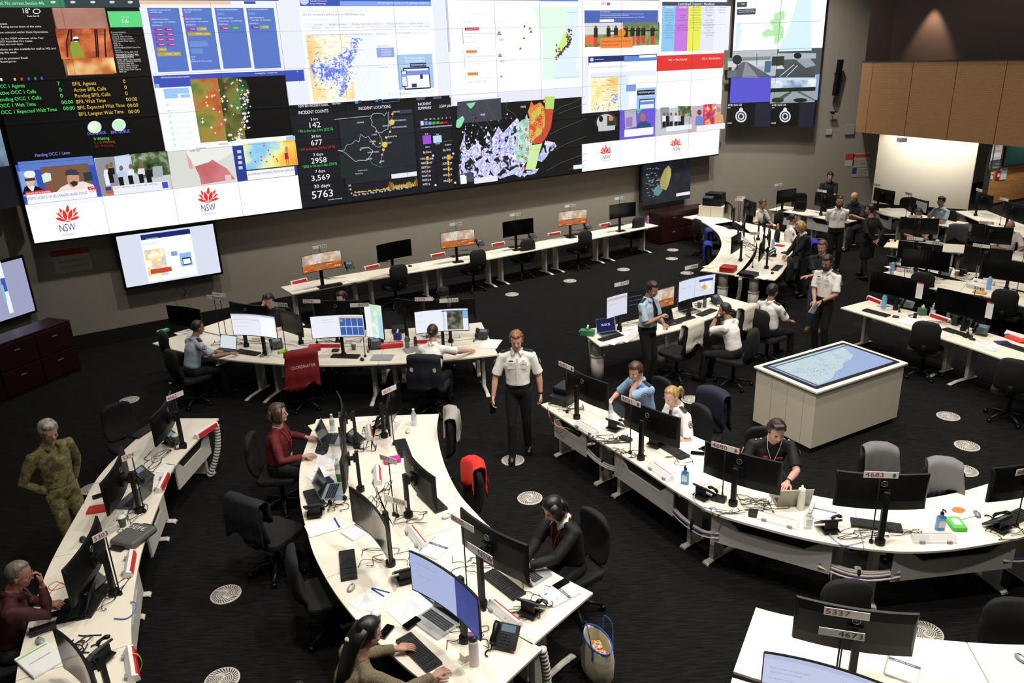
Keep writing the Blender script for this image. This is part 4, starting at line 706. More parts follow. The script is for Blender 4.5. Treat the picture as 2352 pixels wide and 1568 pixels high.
tvset('wall television showing a pale web page, cut off by the left edge',(-140,640),(52,580),(-120,790),PL,n3,dr3,scr='#b4b8dc',e=.75)
for (x,y) in [(-7.6,12.2),(-3.8,14.6),(-.2,16.7),(3.2,18.9)]:
    pass
# ---------------- desks
POST=mat('#dcd7ca',.45); PANEL=mat('#cdc9c0',.55,noise=.03,nscale=8); DARK=mat('#0c0c0d',.7)
def arclen(p): 
    s=[0]
    for i in range(len(p)-1): s.append(s[-1]+(p[i+1]-p[i]).length)
    return s
def ptat(p,s,t):
    t=max(0,min(s[-1],t))
    for i in range(len(p)-1):
        if t<=s[i+1]+1e-9: return p[i].lerp(p[i+1],(t-s[i])/max(1e-9,s[i+1]-s[i]))
    return p[-1]
def run(edge,depth,into,labels,cuts,back='edge',z=.73,legs='T',panel=True,curve=True,group='white curved desk units',first=True,last=True):
    """row of desk units along an edge; into = +1/-1 side on which the top lies; back = which side carries the cable panel"""
    E=[at(a,b,z) for a,b in edge] if not isinstance(edge[0],V) else edge
    for e in E: e.z=0
    D=catmull(E,8) if curve else E; s=arclen(D); L=s[-1]; out=[]
    def off(t):
        p=ptat(D,s,t); a=ptat(D,s,t-.15); b=ptat(D,s,t+.15); d=(b-a).normalized(); return p,V((-d.y,d.x,0))*into,d
    cs=[0]+[c*L for c in cuts]+[L]
    for i,lb in enumerate(labels):
        t0,t1=cs[i]+.003,cs[i+1]-.003; n=max(2,int((t1-t0)/.1)); ts=[t0+(t1-t0)*k/n for k in range(n+1)]
        o0,_,_=off(t0); pA=[off(t)[0] for t in ts]; pB=[off(t)[0]+off(t)[1]*depth for t in ts]
        c=sum(pA+pB,V((0,0,0)))/(2*len(pA)); root=thing('desk',lb,'desk',c,0,group)
        poly=[tuple((p-c).xy) for p in pA]+[tuple((p-c).xy) for p in pB[::-1]]
        g=G(); g.prism(poly,z-.025,z); g.build('desktop',LAM,root,bevel=.003)
        for sgn,t in ((1,t0+.17),(-1,t1-.17)):
            p,nn,d=off(t); p=p-c; bk=p if back=='edge' else p+nn*depth; f=nn if back=='edge' else -nn
            g=G()
            if legs=='T':
                a=bk+f*.10; b=bk+f*(depth-.06)
                g.ext([a-d*.04+V((0,0,.004)),a+d*.04+V((0,0,.004)),a+d*.04+f*.03+V((0,0,.03)),a-d*.04+f*.03+V((0,0,.03))],f*.0001)
                g.tube([a+V((0,0,.016)),a+f*.03+V((0,0,.020)),a+f*.16+V((0,0,.03)),b-f*.16+V((0,0,.03)),b+V((0,0,.014))],[(.034,.012),(.040,.016),(.030,.024),(.030,.024),(.034,.010)],n=10,up=(0,0,1))
                q=bk+f*.27; R=Mx.Rotation(math.atan2(f.y,f.x),3,'Z')
                g.box(q.x,q.y,(z-.05)/2+.03,.16,.055,z-.08,R=R); g.box(q.x,q.y,z-.045,.5,.05,.03,R=R)
                g.build('leg',POST,root,bevel=.006)
            else:
                q=bk+f*.36; g.cyl(q.x,q.y,.0,z*.52,.105,n=24); g.cyl(q.x,q.y,z*.52,z*.545,.115,n=24); g.cyl(q.x,q.y,z*.545,z-.03,.095,n=24); g.build('leg',POST,root)
        if panel:
            pin=.27 if depth==.8 and back=='edge' else .10; a,n0,d0=off(t0+pin); b,n1,d1=off(t1-pin); a=a-c; b=b-c
            if back!='edge': a=a+n0*depth; b=b+n1*depth; n0=-n0
            a=a+n0*.035; b=b+n0*.035; d=(b-a); Lp=d.length; d.normalize()
            def P(x,h): return a+d*(x*Lp)+V((0,0,h))
            g=G(); g.ext([P(0,z-.36),P(1,z-.36),P(1,z-.03),P(.93,z-.03),P(.78,z-.17),P(.24,z-.17),P(.10,z-.03),P(0,z-.03)],n0*.02); g.build('cable_panel',PANEL,root)
            g=G(); q=n0*.022; g.add([P(.06,z-.05)+q,P(.94,z-.05)+q,P(.80,z-.20)+q,P(.20,z-.20)+q,P(.06,z-.05)+n0*.16,P(.94,z-.05)+n0*.16,P(.80,z-.20)+n0*.16,P(.20,z-.20)+n0*.16],[(3,2,1,0),(4,5,6,7),(2,3,7,6)]); g.build('cable_tray',DARK,root)
        out.append((root,t0,t1))
    return D,s,off
R_near=[(1241,928),(1306,970),(1363.5,1005),(1453.5,1060),(1536,1116.5),(1581,1144),(1640,1177.5),(1774,1217),(1901,1246),(2020,1262.6),(2111,1266),(2212,1258),(2352,1232),(2470,1195),(2600,1150)]
R_run=run(R_near,.8,1,['curved white desk carrying the 4682 monitor','curved white desk carrying the 4681 monitor','curved white desk carrying the 4680 monitor','curved white desk carrying the 4683 monitor','curved white desk at the right edge behind the green wipes'],[.165,.375,.60,.835])
Cl=[(727,962),(704,1020),(690.5,1064),(687,1106),(690.5,1159),(710.5,1241),(728,1288.5),(763,1351),(808,1411),(860.5,1467),(903,1506),(968,1561),(1035,1612),(1145,1690)]
Cl_w=[at(*p) for p in [(727,962),(704,1020),(690.5,1064),(687,1106),(690.5,1159),(710.5,1241),(728,1288.5),(763,1351),(808,1411),(860.5,1467),(903,1506),(968,1561)]]+[V((-.5,4.28,0)),V((-.37,4.17,0))]
Cl_run=run(Cl_w,.80,1,['white desk at the far end of the centre island by the woman in red','white desk in the middle of the centre island, left side','white desk at the near left of the centre island with the open silver laptop'],[.33,.62],back='off')
Cr_w=[at(*p) for p in [(1008,949.5),(1004,989),(1018,1056.5),(1050.5,1126.5),(1092,1176),(1137.5,1219),(1262,1307),(1363,1361)]]
Cr_run=run(Cr_w,.80,-1,['white desk at the far right of the centre island beside the pale grey jacket','white desk in the middle right of the centre island','white desk at the near right of the centre island under the 4675 monitor'],[.33,.62],back='off')
Lw=[at(*p) for p in [(433,959),(385,972),(340,1000),(300,1030),(246,1090),(180.6,1180.6),(131,1262),(99.3,1334),(67,1425),(29,1568)]]+[V((-3.5,4.0,0))]
L_back=[at(*p) for p in [(502.6,960),(406,1063),(375,1131),(343,1212),(325,1266),(311.6,1334),(303.4,1402),(301.6,1465),(311.6,1568)]]+[V((-2.62,4.05,0))]
L_run=run(L_back,.80,-1,['white desk under the 4662 monitor, far end of the left row','white desk with the red notebook in the left row','white desk of the left row by the bald man','white desk at the bottom left with the green notebook'],[.27,.52,.80])
Bn=[at(*p) for p in [(349.8,788),(389,800),(457,815),(527.7,825.7),(646,835.6),(757,838.8),(915,833.6),(1035,825),(1144.5,813.9)]]
B_run=run(Bn,.80,1,['white arc desk at the seated blue-shirt officer','white arc desk in the middle behind the red vest chair','white arc desk at the woman with the hair bun'],[.35,.70],back='off')
Bf=[]
D,s_,off_=B_run
for k in range(9):
    p,n_,d_=off_(s_[-1]*k/8); Bf.append(p+n_*.83)
Bf_run=run(Bf,.78,1,['far side arc desk at the man on the phone','far side arc desk at the man in the dark shirt','far side arc desk at the person in the black turban'],[.35,.70],panel=False)
M_near=[at(*p) for p in [(1377,794),(1465,779.4),(1516,766.6),(1585.6,748.3),(1633,730),(1690,712),(1732,699)]]
M_run=run(M_near,.80,1,['white desk with the papers and tissue box under sign 5293','white desk of the 4688 monitor in the middle row'],[.48],back='off',legs='C',panel=False)
Sl=[at(*p) for p in [(1612.5,509.5),(1645,532),(1656,552),(1656,567),(1645,589.5),(1625,609.5),(1608,620.8)]]
Sl.insert(0,Sl[0]+V((-.35,.75,0)))
Sl_run=run(Sl,.80,1,['curved white desk left of the crowded monitors, printer end','curved white desk left of the crowded monitors, red folder end'],[.5],back='off',legs='C',panel=False)
Sr=[at(*p) for p in [(1780,643),(1797.5,624.5),(1812.5,599.5),(1820,579.5),(1820,562),(1812.5,549.5),(1795,532)]]+[V((6.1,20.3,0))]
Sr_run=run(Sr,.80,1,['curved white desk right of the crowded monitors, open notebook end','curved white desk right of the crowded monitors, by the blonde woman'],[.5],back='off',legs='C',panel=False)
An=[at(*p) for p in [(670.6,675),(817,646),(977,620),(1126,594),(1260,568),(1385,543),(1512.5,517.6)]]
A_run=run(An,.68,1,['white wall desk under sign 5354','white wall desk of the blank monitor between 5354 and 5344','white wall desk under sign 5344','white wall desk under sign 4934','white wall desk under sign 4690','white wall desk under sign 5318'],[(1/6)*k for k in range(1,6)],back='off',panel=False,curve=False,group='white desks along the video wall')
U1w=[at(1765,481),at(1801.5,486),at(1851.5,494.5),at(1899,503),at(1948,511)]
U1_run=run(U1w,.75,1,['white desk by the printer end under the far wall','white desk behind the standing officer near the far wall'],[.45])
U2w=[at(2005,478),at(2029,492),at(2100,507),at(2180,521)]
U2_run=run(U2w,.8,1,['white desk with papers left in front of the pale wall','white desk of the seated man in the light blue shirt'],[.5])
U3w=[V((11.95,20.5,0)),V((11.8,19.0,0)),V((11.75,17.4,0)),V((11.8,16.0,0))]
U3_run=run(U3w,.8,1,['white desk nearest the doorway under the bulkhead','white desk behind the bald officer at the right edge'],[.5])
Vw=[at(*p) for p in [(2029,565.8),(2100,572),(2179,578),(2216.5,580.8),(2290,591),(2349,599.5)]]+[V((10.75,14.7,0))]
V_run=run(Vw,.8,1,['white desk under the 5305 monitor','white desk under the 4669 monitor'],[.5])
Ww=[at(*p) for p in [(2029,624.5),(2085,643),(2141.5,662),(2210,672),(2279,683),(2339,699.5)]]+[V((8.95,11.9,0))]
W_run=run(Ww,.8,1,['white desk between monitors 5321 and 5370','white desk between monitors 5320 and 5342'],[.5],back='off',panel=False)
W2=[p+V((.52,.6,0)) for p in Ww[:]]
W2_run=run(W2,.78,1,['white desk on the far side of monitor 5321','white desk on the far side of monitor 5320'],[.5],panel=False)
Xw=[at(*p) for p in [(1930,706),(2010,730),(2099,758),(2164,777),(2235,800),(2311,826.5)]]+[V((7.3,9.3,0))]
X_run=run(Xw,.8,1,['white desk with the blue bottle under sign 5370','white desk with the yellow note under sign 5342'],[.5],back='off')
Zf=[V((1.9,5.16,0)),V((2.17,5.03,0)),V((3.02,4.75,0)),V((3.75,4.63,0)),V((4.6,4.62,0))]
Z_run=run(Zf,.78,-1,['white desk under the 5337 monitor at the bottom edge','white desk at the bottom right corner'],[.55],back='off',curve=True)
Zn=[p+V((-.38,-.74,0)) for p in Zf]; Zn[0]=V((1.5,4.42,0))
Zn_run=run(Zn,.78,-1,['white desk under the 4673 monitor at the bottom edge','white desk below the bottom right corner'],[.55],panel=False,curve=True)
# interactive map table
A_,B_,C_,D_=[at(*p,.9) for p in [(1740,845),(1925.7,778.3),(2073,829.5),(1889.8,905.5)]]
ex=((C_-B_)+(D_-A_)).normalized(); ey=V((-ex.y,ex.x,0)); c=(A_+B_+C_+D_)/4; c.z=0
lx=((D_-A_).length+(C_-B_).length)/2; ly=((B_-A_).length+(C_-D_).length)/2
t=thing('touch_table','beige map table with a glowing touchscreen top on open carpet','table',c,math.atan2(ex.y,ex.x))
TBm=mat('#dcd1bb',.6,noise=.03,nscale=4)
g=G(); g.box(0,0,.475,lx-.06,ly-.06,.79); g.build('cabinet',TBm,t,bevel=.004)
g=G(); g.box(0,0,.04,lx-.16,ly-.16,.08); g.build('plinth',mat('#4d4b47',.5,.3),t)
g=G(); g.box(0,0,.886,lx,ly,.028); g.build('rim',mat('#efe6d2',.5),t,bevel=.004)
g=G(); g.rbox(0,.0,.9035,lx-.14,ly-.14,.007,.03); g.build('bezel',BLK2,t)
sx,sy=lx-.26,ly-.26
g=G(); g.box(0,0,.9085,sx,sy,.003); scr=g.build('screen',em('#a8bce8',.85),t)
g=G(); pts=[(-.5,-.5),(.5,-.5),(.47,-.33),(.40,-.22),(.28,-.12),(.22,.02),(.1,.1),(.06,.22),(-.05,.34),(-.5,.46)]
g.prism([(x*sx*.98,y*sy*.98) for x,y in pts],.910,.911); g.build('coast_map',picmat([(.2,'#b4cfd8'),(.5,'#c4d8dc'),(.62,'#b0c8e4')],scale=5,emit=.85),scr)
g=G(); g.box(-sx*.43,0,.9118,sx*.03,sy*.98,.001); g.box(-sx*.0,-sy*.48,.9118,sx,sy*.02,.001); g.build('toolbar',em('#5a6b8c',.6),scr)
g=G(); rr=random.Random(3)
for k in range(60): g.box(rr.gauss(.12,.13)*sx,rr.gauss(-.2,.13)*sy,.9122,.009,.009,.001)
g.build('map_markers',em('#38506a',.5),scr)
for i in range(3):
    g=G(); g.box(lx*(-.2+.25*i),-ly/2+.0292,.475,.003,.002,.79); g.build('panel_joint',mat('#8a8272',.8),t)
# ---------------- people
def remesh(g,vox,smooth=3):
    o=g.build('tmp',BLACK); md=o.modifiers.new('r','REMESH'); md.mode='VOXEL'; md.voxel_size=vox
    if smooth:
        sm=o.modifiers.new('s','SMOOTH'); sm.factor=.5; sm.iterations=smooth
    dg=bpy.context.evaluated_depsgraph_get(); me=bpy.data.meshes.new_from_object(o.evaluated_get(dg))
    vs=[tuple(v.co) for v in me.vertices]; fs=[tuple(p.vertices) for p in me.polygons]
    m0=o.data; bpy.data.objects.remove(o); bpy.data.meshes.remove(m0); bpy.data.meshes.remove(me)
    return vs,fs
def ik(a,b,l1,l2,pole):
    a=V(a); b=V(b); d=b-a; L=d.length
    if L>l1+l2-.005: b=a+d*((l1+l2-.005)/L); d=b-a; L=d.length
    u=d/L; x=(l1*l1-l2*l2+L*L)/(2*L); h=math.sqrt(max(l1*l1-x*x,0))
    p=V(pole); p=p-u*p.dot(u); p=p.normalized() if p.length>1e-5 else u.orthogonal()
    return a+u*x+p*h,b
def hand(g,w,d,side,palm,curl=.5,s=1):
    """palm plus four unequal bent fingers and a thumb; w wrist, d pointing direction, palm = palm normal"""
    d=V(d).normalized(); n=V(palm); n=(n-d*n.dot(d)); n=n.normalized() if n.length>1e-4 else d.orthogonal().normalized(); t=d.cross(n)*side
    w=V(w)
    g.tube([w-d*.02*s,w+d*.02*s,w+d*.055*s,w+d*.088*s],[(.026*s,.019*s),(.032*s,.017*s),(.041*s,.016*s),(.038*s,.012*s)],n=10,up=n)
    for i,(off,L,r) in enumerate(((-.030,.062,.0078),(-.010,.072,.0085),(.0105,.077,.0088),(.031,.070,.0085))):
        p=w+d*.082*s+t*off*s; q=p; pts=[p-d*.01*s,p]; a=0; sp=off*2.2
        for k,fr in enumerate((.42,.32,.26)):
            a+=curl*(.55+.12*i*.3) if k else curl*.6
            q=q+(d*math.cos(a)+n*math.sin(a)+t*sp*.6).normalized()*(L*fr*s); pts.append(q)
        g.tube(pts,[r*s*1.05,r*s,r*s*.96,r*s*.88,r*s*.6],n=7)
    p=w+d*.022*s+t*.026*s; a1=(d*.55+t*.75+n*.3).normalized(); a2=(d*.85+t*.3+n*.35).normalized()
    g.tube([p,p+a1*.034*s,p+a1*.034*s+a2*.03*s,p+a1*.034*s+a2*.052*s],[.0135*s,.0115*s,.0095*s,.006*s],n=8)
SKIN='#c98f74'
def hairmat(c):
    k=('hair',c)
    if k in _m: return _m[k]
    b=lin(c); m=picmat([(.35,tuple(x*.55 for x in b)),(.65,tuple(min(1,x*1.35+.004) for x in b))],scale=34,emit=0,detail=4,stretch=(1,1,.18),rough=.42); nt=m.node_tree
    bp=nt.nodes.new('ShaderNodeBump'); bp.inputs['Strength'].default_value=.35; bp.inputs['Distance'].default_value=.006
    n=[x for x in nt.nodes if x.type=='TEX_NOISE'][0]; nt.links.new(n.outputs['Fac'],bp.inputs['Height']); nt.links.new(bp.outputs[0],nt.nodes['Principled BSDF'].inputs['Normal'])
    _m[k]=m; return m
def skinc(h):
    r=lin(h); g=sum(r)/3; return tuple(min(1,(x*.86+g*.14)*1.06) for x in r)
def person(label,px,z=1.7,heading=270,pose='stand',shirt='#e8e4da',sleeve='short',pants='#070708',hair=('short','#2a1d15'),skin=SKIN,
           hL=None,hR=None,lean=0,side=0,head=(0,0),stride=0,ex=(),s=1.0,shoes='#0b0b0b',vox=.009,curl=.5,turn=0,world=True,female=False,shirtmat=None,seat=.47):
    sit=pose=='sit'
    R3=lambda ax,a: Mx.Rotation(math.radians(a),3,ax)
    hipz=(seat+.09)/s if sit else .93
    P=V((0,0,hipz)); T=R3('Z',turn)@R3('X',-lean)@R3('Y',side)
    up=T@V((0,0,1)); rt=T@V((1,0,0)); fw=T@V((0,1,0))
    nb=P+up*.50; chest=P+up*.33; hb=nb+up*.075+fw*.012
    RH=R3('Z',turn+head[0])@R3('X',-lean*.35+head[1]*.66)
    hc=hb+(RH@V((0,0.03,.115)))
    sw=.168 if female else .19
    sh={1:nb-up*.055+rt*sw,-1:nb-up*.055-rt*sw}
    rz=math.radians(heading-90); Rz=Mx.Rotation(rz,3,'Z')
    Hd=at(px[0],px[1],z) if len(px)==2 else V(px)
    loc=Hd-Rz@(hc*s); loc.z=0 if not sit else 0
    # keep head height as built, re-project so that the head stays on its sight line
    Hd=at(px[0],px[1],hc.z*s) if len(px)==2 else Hd
    loc=Hd-Rz@(hc*s); loc.z=0
    root=thing('person',label,'person',loc,rz,'people in the operations room'); root.scale=(s,s,s)
    inv=lambda w: (Rz.transposed()@(V(w)-loc))*(1/s)
    def tgt(h,sd):
        if h is None: return (P+rt*sd*.26+V((0,.06,-.12))) if not sit else P+rt*sd*.17+V((0,.32,.08))
        if len(h)==4: return inv(at(h[0],h[1],h[2]))          # (px,py,z,'w')
        return V(h)
    arms={}
    for sd,h in ((1,hR),(-1,hL)):
        tg=tgt(h,sd); hi='face' in ex and h is not None and tg.z>nb.z; e,w=ik(sh[sd],tg,.285,.255,(rt*sd*.25+fw*.6-V((0,0,1))) if hi else (rt*sd*.7-fw*.5-V((0,0,.6))))
        arms[sd]=(sh[sd],e,w)
    legs={}
    for sd in (1,-1):
        hp=P+V((sd*.085,0,-.02))
        if sit: ft=V((sd*.13,.46,.07/s)); pole=V((sd*.25,1,.8))
        else: ft=V((sd*.10,stride*sd,.075)); pole=V((0,1,0))
        k,a=ik(hp,ft,.43,.42,pole); legs[sd]=(hp,k,a)
    sk=mat(skinc(skin),.5,noise=.05,nscale=18)
    # skin: one continuous surface
    g=G()
    g.tube([hb-up*.06,hb+up*.0,hc+RH@V((0,-.012,-.07)),hc+RH@V((0,-.01,0))],[.062,.055,.052,.05],n=12)
    g.ell(hc+RH@V((0,-.012,.022)),(.074,.092,.090),RH,18)
    g.ell(hc+RH@V((0,.018,-.035)),(.060,.068,.078),RH,16)
    g.ell(hc+RH@V((0,.045,-.082)),(.036,.034,.030),RH,12)      # chin
    g.ell(hc+RH@V((0,.062,.012)),(.048,.02,.014),RH,12)        # brow
    for sd in (1,-1):
        g.ell(hc+RH@V((sd*.036,.056,-.032)),(.022,.02,.02),RH,10)  # cheek
        g.ell(hc+RH@V((sd*.076,-.006,-.012)),(.009,.019,.03),RH,10)  # ear
    g.tube([hc+RH@V((0,.074,.008)),hc+RH@V((0,.094,-.022)),hc+RH@V((0,.098,-.034)),hc+RH@V((0,.078,-.04))],[.008,.011,.0135,.008],n=8)
    g.tube([P-up*.02,P+up*.15,P+up*.3,nb-up*.03,nb+up*.05],[(.12,.08),(.11,.075),(.13,.085),(.1,.065),(.055,.055)],n=14,up=fw)
    for sd in (1,-1):
        a,e,w=arms[sd]
        g.tube([nb-up*.05,a,a.lerp(e,.4),e,e.lerp(w,.3),w],[.05,.05,.045,.038,.040,.024],n=12)
        hp,k,an=legs[sd]; g.tube([P,hp,k,an],[.08,.075,.05,.035],n=10)
    vs,fs=remesh(g,vox)
    g=G(); g.add(vs,fs,sm=True)
    for sd in (1,-1):
        a,e,w=arms[sd]; d=(w-e).normalized()
        rest=(hR if sd==1 else hL); onface='face' in ex and rest is not None and w.z>hb.z-.05
        pn=V((0,0,-1)) if abs(d.z)<.75 else -rt*sd
        if onface: pn=(hc-w).normalized()
        elif abs(d.z)<.6 and (sit or 'flat' in ex): d=(V((d.x,d.y,d.z*.15))).normalized()
        elif not sit and d.z<-.6: pn=-rt*sd; c=max(curl,.7)
        c=curl
        hand(g,w,d,-sd if pn.z<-.5 else sd,pn,c)
    body=g.build('body',sk,root)
    # face details
    dk=mat('#141010',.4); f=G()
    for sd in (1,-1): f.ell(hc+RH@V((sd*.031,.0705,-.006)),(.0125,.007,.0046),RH,10)
    f.build('eyes',mat('#d8cfc6',.3),root); f=G()
    for sd in (1,-1): f.ell(hc+RH@V((sd*.031,.077,-.006)),(.0056,.0036,.0046),RH,8)
    f.build('irises',mat('#2a1b12',.2),root); f=G()
    hcol=hair[1] or '#3a2a20'
    for sd in (1,-1): f.tube([hc+RH@V((sd*.016,.083,.012)),hc+RH@V((sd*.032,.082,.017)),hc+RH@V((sd*.050,.068,.010))],[.003,.0042,.002],n=6)
    f.build('eyebrows',mat(hcol if hair[0]!='bald' else '#3a2a20',.8),root); f=G()
    f.tube([hc+RH@V((-.024,.072,-.062)),hc+RH@V((0,.083,-.059)),hc+RH@V((.024,.072,-.062))],[.002,.0055,.002],n=6)
    f.build('mouth',mat('#8e4a40',.5),root)
    # hair
    st=hair[0]; hm=hairmat(hcol)
    def cap(rx=1.09,line=.052,back=-.085,nape=-.07,ruff=.0):
        line+=.022; rx-=.02
        h=G(); rr=random.Random(sum(map(ord,label))); n=26; m=16; vs=[]
        for i in range(m+1):
            a=PI*i/m
            for k in range(n):
                b=2*PI*k/n; x,y,zz=math.sin(a)*math.cos(b),math.sin(a)*math.sin(b),math.cos(a)
                p=V((x*.077,y*.096-.012,zz*.094+.022))
                # hairline height rises to the front
                t=max(-1,min(1,y)); hl=nape if t<-.3 else nape+(line-nape)*min(1,(t+.3)/.75)
                if abs(x)>.8 and y<.35: hl=min(hl,-.012)
                q=1.0 if p.z>hl else .80
                p2=V((p.x*(rx if q==1 else q),(p.y+.012)*(rx if q==1 else q)-.012,(p.z-.022)*((rx+.03*(zz>.3)) if q==1 else q)+.022))
                if q==1 and ruff: p2+=V((x,y,zz))*rr.uniform(0,ruff)
                vs.append(hc+RH@p2)
        h.add(vs,[[i*n+k,(i+1)*n+k,(i+1)*n+(k+1)%n,i*n+(k+1)%n] for i in range(m) for k in range(n)],sm=True); return h
    if st=='short': cap(1.12,.05,ruff=.010).build('hair',hm,root)
    elif st=='buzz': cap(1.055,.055,nape=-.05).build('hair',hm,root)
    elif st=='bald': pass
    elif st=='quiff': 
        h=cap(1.13,.055,ruff=.012)
        for k in range(9): h.tube([hc+RH@V((-.04+.01*k,.05,.09)),hc+RH@V((-.035+.01*k,.078,.118)),hc+RH@V((-.02+.01*k,.05,.135)),hc+RH@V((-.01+.01*k,0,.125))],[.012,.014,.013,.008],n=6)
        h.build('hair',hm,root)
    elif st in('pony','bun','manbun'):
        h=cap(1.10,.058,nape=-.08)
        if st=='pony': h.tube([hc+RH@V((0,-.10,.02)),hc+RH@V((0,-.15,.01)),hc+RH@V((0.01,-.165,-.06)),hc+RH@V((.01,-.15,-.16))],[.016,.03,.028,.008],n=10)
        else: h.ell(hc+RH@V((0,-.125,-.0 if st=='bun' else -.03)),(.038,.034,.036),RH,12)
        h.build('hair',hm,root)
        b=G(); b.tube([hc+RH@V((0,-.095,.02)),hc+RH@V((0,-.112,.018))],.02,n=10); b.build('hair_tie',BLACK,root)
    elif st=='bob':
        h=cap(1.15,.05,nape=-.10)
        for sd in (1,-1):
            h.tube([hc+RH@V((sd*.05,.02,.085)),hc+RH@V((sd*.085,.015,.02)),hc+RH@V((sd*.088,.0,-.05)),hc+RH@V((sd*.07,-.01,-.105))],[(.03,.05),(.02,.05),(.02,.055),(.012,.04)],n=10,up=RH@V((0,1,0)))
        h.tube([hc+RH@V((0,-.07,.05)),hc+RH@V((0,-.10,-.03)),hc+RH@V((0,-.085,-.11))],[(.075,.04),(.08,.035),(.06,.02)],n=12,up=RH@V((0,1,0)))
        h.build('hair',hm,root)
    elif st=='long':
        h=cap(1.14,.055,nape=-.12)
        h.tube([hc+RH@V((0,-.06,.06)),hc+RH@V((0,-.105,-.04)),hc+RH@V((0,-.12,-.16)),nb-fw*.10-up*.08,nb-fw*.13-up*.22],[(.08,.04),(.085,.04),(.075,.04),(.075,.035),(.04,.02)],n=14,up=fw)
        h.build('hair',hm,root)
        b=G(); b.ell(hc+RH@V((-.02,-.15,-.05)),(.025,.018,.016),RH,10); b.build('hair_tie',mat('#b9ad8c',.7),root)
    elif st=='turban':
        h=cap(1.2,.03,nape=-.06)
        for k in range(5): h.tube([hc+RH@V((math.cos(a)*.088,math.sin(a)*.108-.01,.01+.022*k+.02*math.sin(a))) for a in [2*PI*j/16 for j in range(17)]],.012,n=6,cap=False)
        h.build('turban',mat('#0b0b0d',.8),root)
    if 'beard' in ex or 'stache' in ex:
        h=G(); bc=mat([e[6:] for e in ex if e.startswith('bcol:')][0] if any(e.startswith('bcol:') for e in ex) else hcol,.8,bump=.6,nscale=160)
        if 'beard' in ex:
            h.tube([hc+RH@V((-.071,.0,-.03)),hc+RH@V((-.062,.03,-.075)),hc+RH@V((-.03,.06,-.10)),hc+RH@V((0,.07,-.106)),hc+RH@V((.03,.06,-.10)),hc+RH@V((.062,.03,-.075)),hc+RH@V((.071,.0,-.03))],[.008,.016,.022,.023,.022,.016,.008],n=8)
        h.tube([hc+RH@V((-.03,.07,-.056)),hc+RH@V((0,.084,-.047)),hc+RH@V((.03,.07,-.056))],[.005,.008,.005],n=6)
        h.build('beard' if 'beard' in ex else 'moustache',bc,root)
    if 'glasses' in ex:
        f=G()
        for sd in (1,-1):
            c=hc+RH@V((sd*.032,.088,-.006)); f.tube([c+RH@V((.021*math.cos(a),0,.016*math.sin(a))) for a in [2*PI*j/12 for j in range(13)]],.0016,n=5,cap=False)
            f.tube([hc+RH@V((sd*.053,.088,0)),hc+RH@V((sd*.078,-.005,.002))],.0016,n=5)
        f.build('glasses',BLACK,root)
    # shirt or jacket
    shm=shirtmat or mat(shirt,.75,bump=.25,nscale=9); long=sleeve=='long'; jk='jacket' in ex
    g=G(); k=1.06 if jk else 1.0; bel=1.12 if 'heavy' in ex else 1
    hem=-.06 if not jk else -.12
    ch=1.08 if female else 1
    tk=.86 if not jk and 'loose' not in ex else 1.02
    g.tube([P+up*hem,P+up*.035,P+up*.085,P+up*.14,P+up*.24,P+up*.34,P+up*.42,nb-up*.035,nb+up*.025],
      [(.150*tk,.115*tk),(.150*tk,.118*tk*bel),(.154*k*bel,.122*k*bel),(.150*k*bel,.118*k*bel),(.158*k,.120*k*ch),(.170*k,.124*k*ch),(.160*k,.105*k),(.098*k,.078*k),(.064,.066)],n=20,up=fw)
    for sd in (1,-1):
        a,e,w=arms[sd]
        g.ell(a-up*.012-rt*sd*.012,(.062*k,.062*k,.066*k),None,12); g.tube([nb-up*.01+rt*sd*.03,a-up*.01],[.05,.052*k],n=10)
        if long: g.tube([nb-up*.045+rt*sd*.06,a,a.lerp(e,.5),e,e.lerp(w,.4),w-(w-e).normalized()*.02],[.055,.060*k,.057*k,.050*k,.047*k,.036*k],n=12)
        else: g.tube([nb-up*.045+rt*sd*.06,a,a.lerp(e,.5),a.lerp(e,.86)],[.055,.060,.062,.066],n=12)
    vs,fs=remesh(g,.013 if vox>.008 else .010,4); g=G(); g.add(vs,fs,sm=True)
    nm='jacket' if jk else 'shirt'
    top=g.build(nm,shm,root); tx=bpy.data.textures.get('folds') or bpy.data.textures.new('folds','CLOUDS'); tx.noise_scale=.11
    dm=top.modifiers.new('f','DISPLACE'); dm.texture=tx; dm.strength=.014; dm.mid_level=.5; dm.texture_coords='LOCAL'
    # collar
    if 'nocollar' not in ex:
        c=G(); cc=mat('#eceae4',.7) if jk else shm
        for sd in (1,-1):
            c.add([nb+up*.045+rt*sd*.012-fw*.068,nb+up*.055+rt*sd*.07-fw*.01,nb+up*.03+rt*sd*.025+fw*.077,nb-up*.02+rt*sd*.055+fw*.108,nb-up*.0+rt*sd*.096+fw*.0,nb+up*.0+rt*sd*.012-fw*.098],[[0,1,4,5],[1,2,3,4]])
        o=c.build('collar',cc,root,smooth=True); sd_=o.modifiers.new('t','SOLIDIFY'); sd_.thickness=.004
    # trousers
    pm=mat(pants,.85) if isinstance(pants,str) else pants
    g=G(); g.tube([P+up*.07,P,P-up*.07],[(.150*bel,.118*bel),(.156*bel,.124*bel),(.13,.10)],n=18,up=fw)
    if 'skirt' in ex: g.tube([P,P-V((0,0,.2)),P-V((0,0,.42))],[(.16,.12),(.18,.13),(.19,.13)],n=18,up=(0,1,0))
    for sd in (1,-1):
        hp,kn,an=legs[sd]; g.tube([P+V((sd*.05,0,.0)),hp,hp.lerp(kn,.5),kn,kn.lerp(an,.4),an+V((0,0,-.02))],[.09,.092,.080,.062,.060,.052],n=12)
    vs,fs=remesh(g,.014,4); g=G(); g.add(vs,fs,sm=True); g.build('trousers' if 'skirt' not in ex else 'dress_skirt',pm,root)
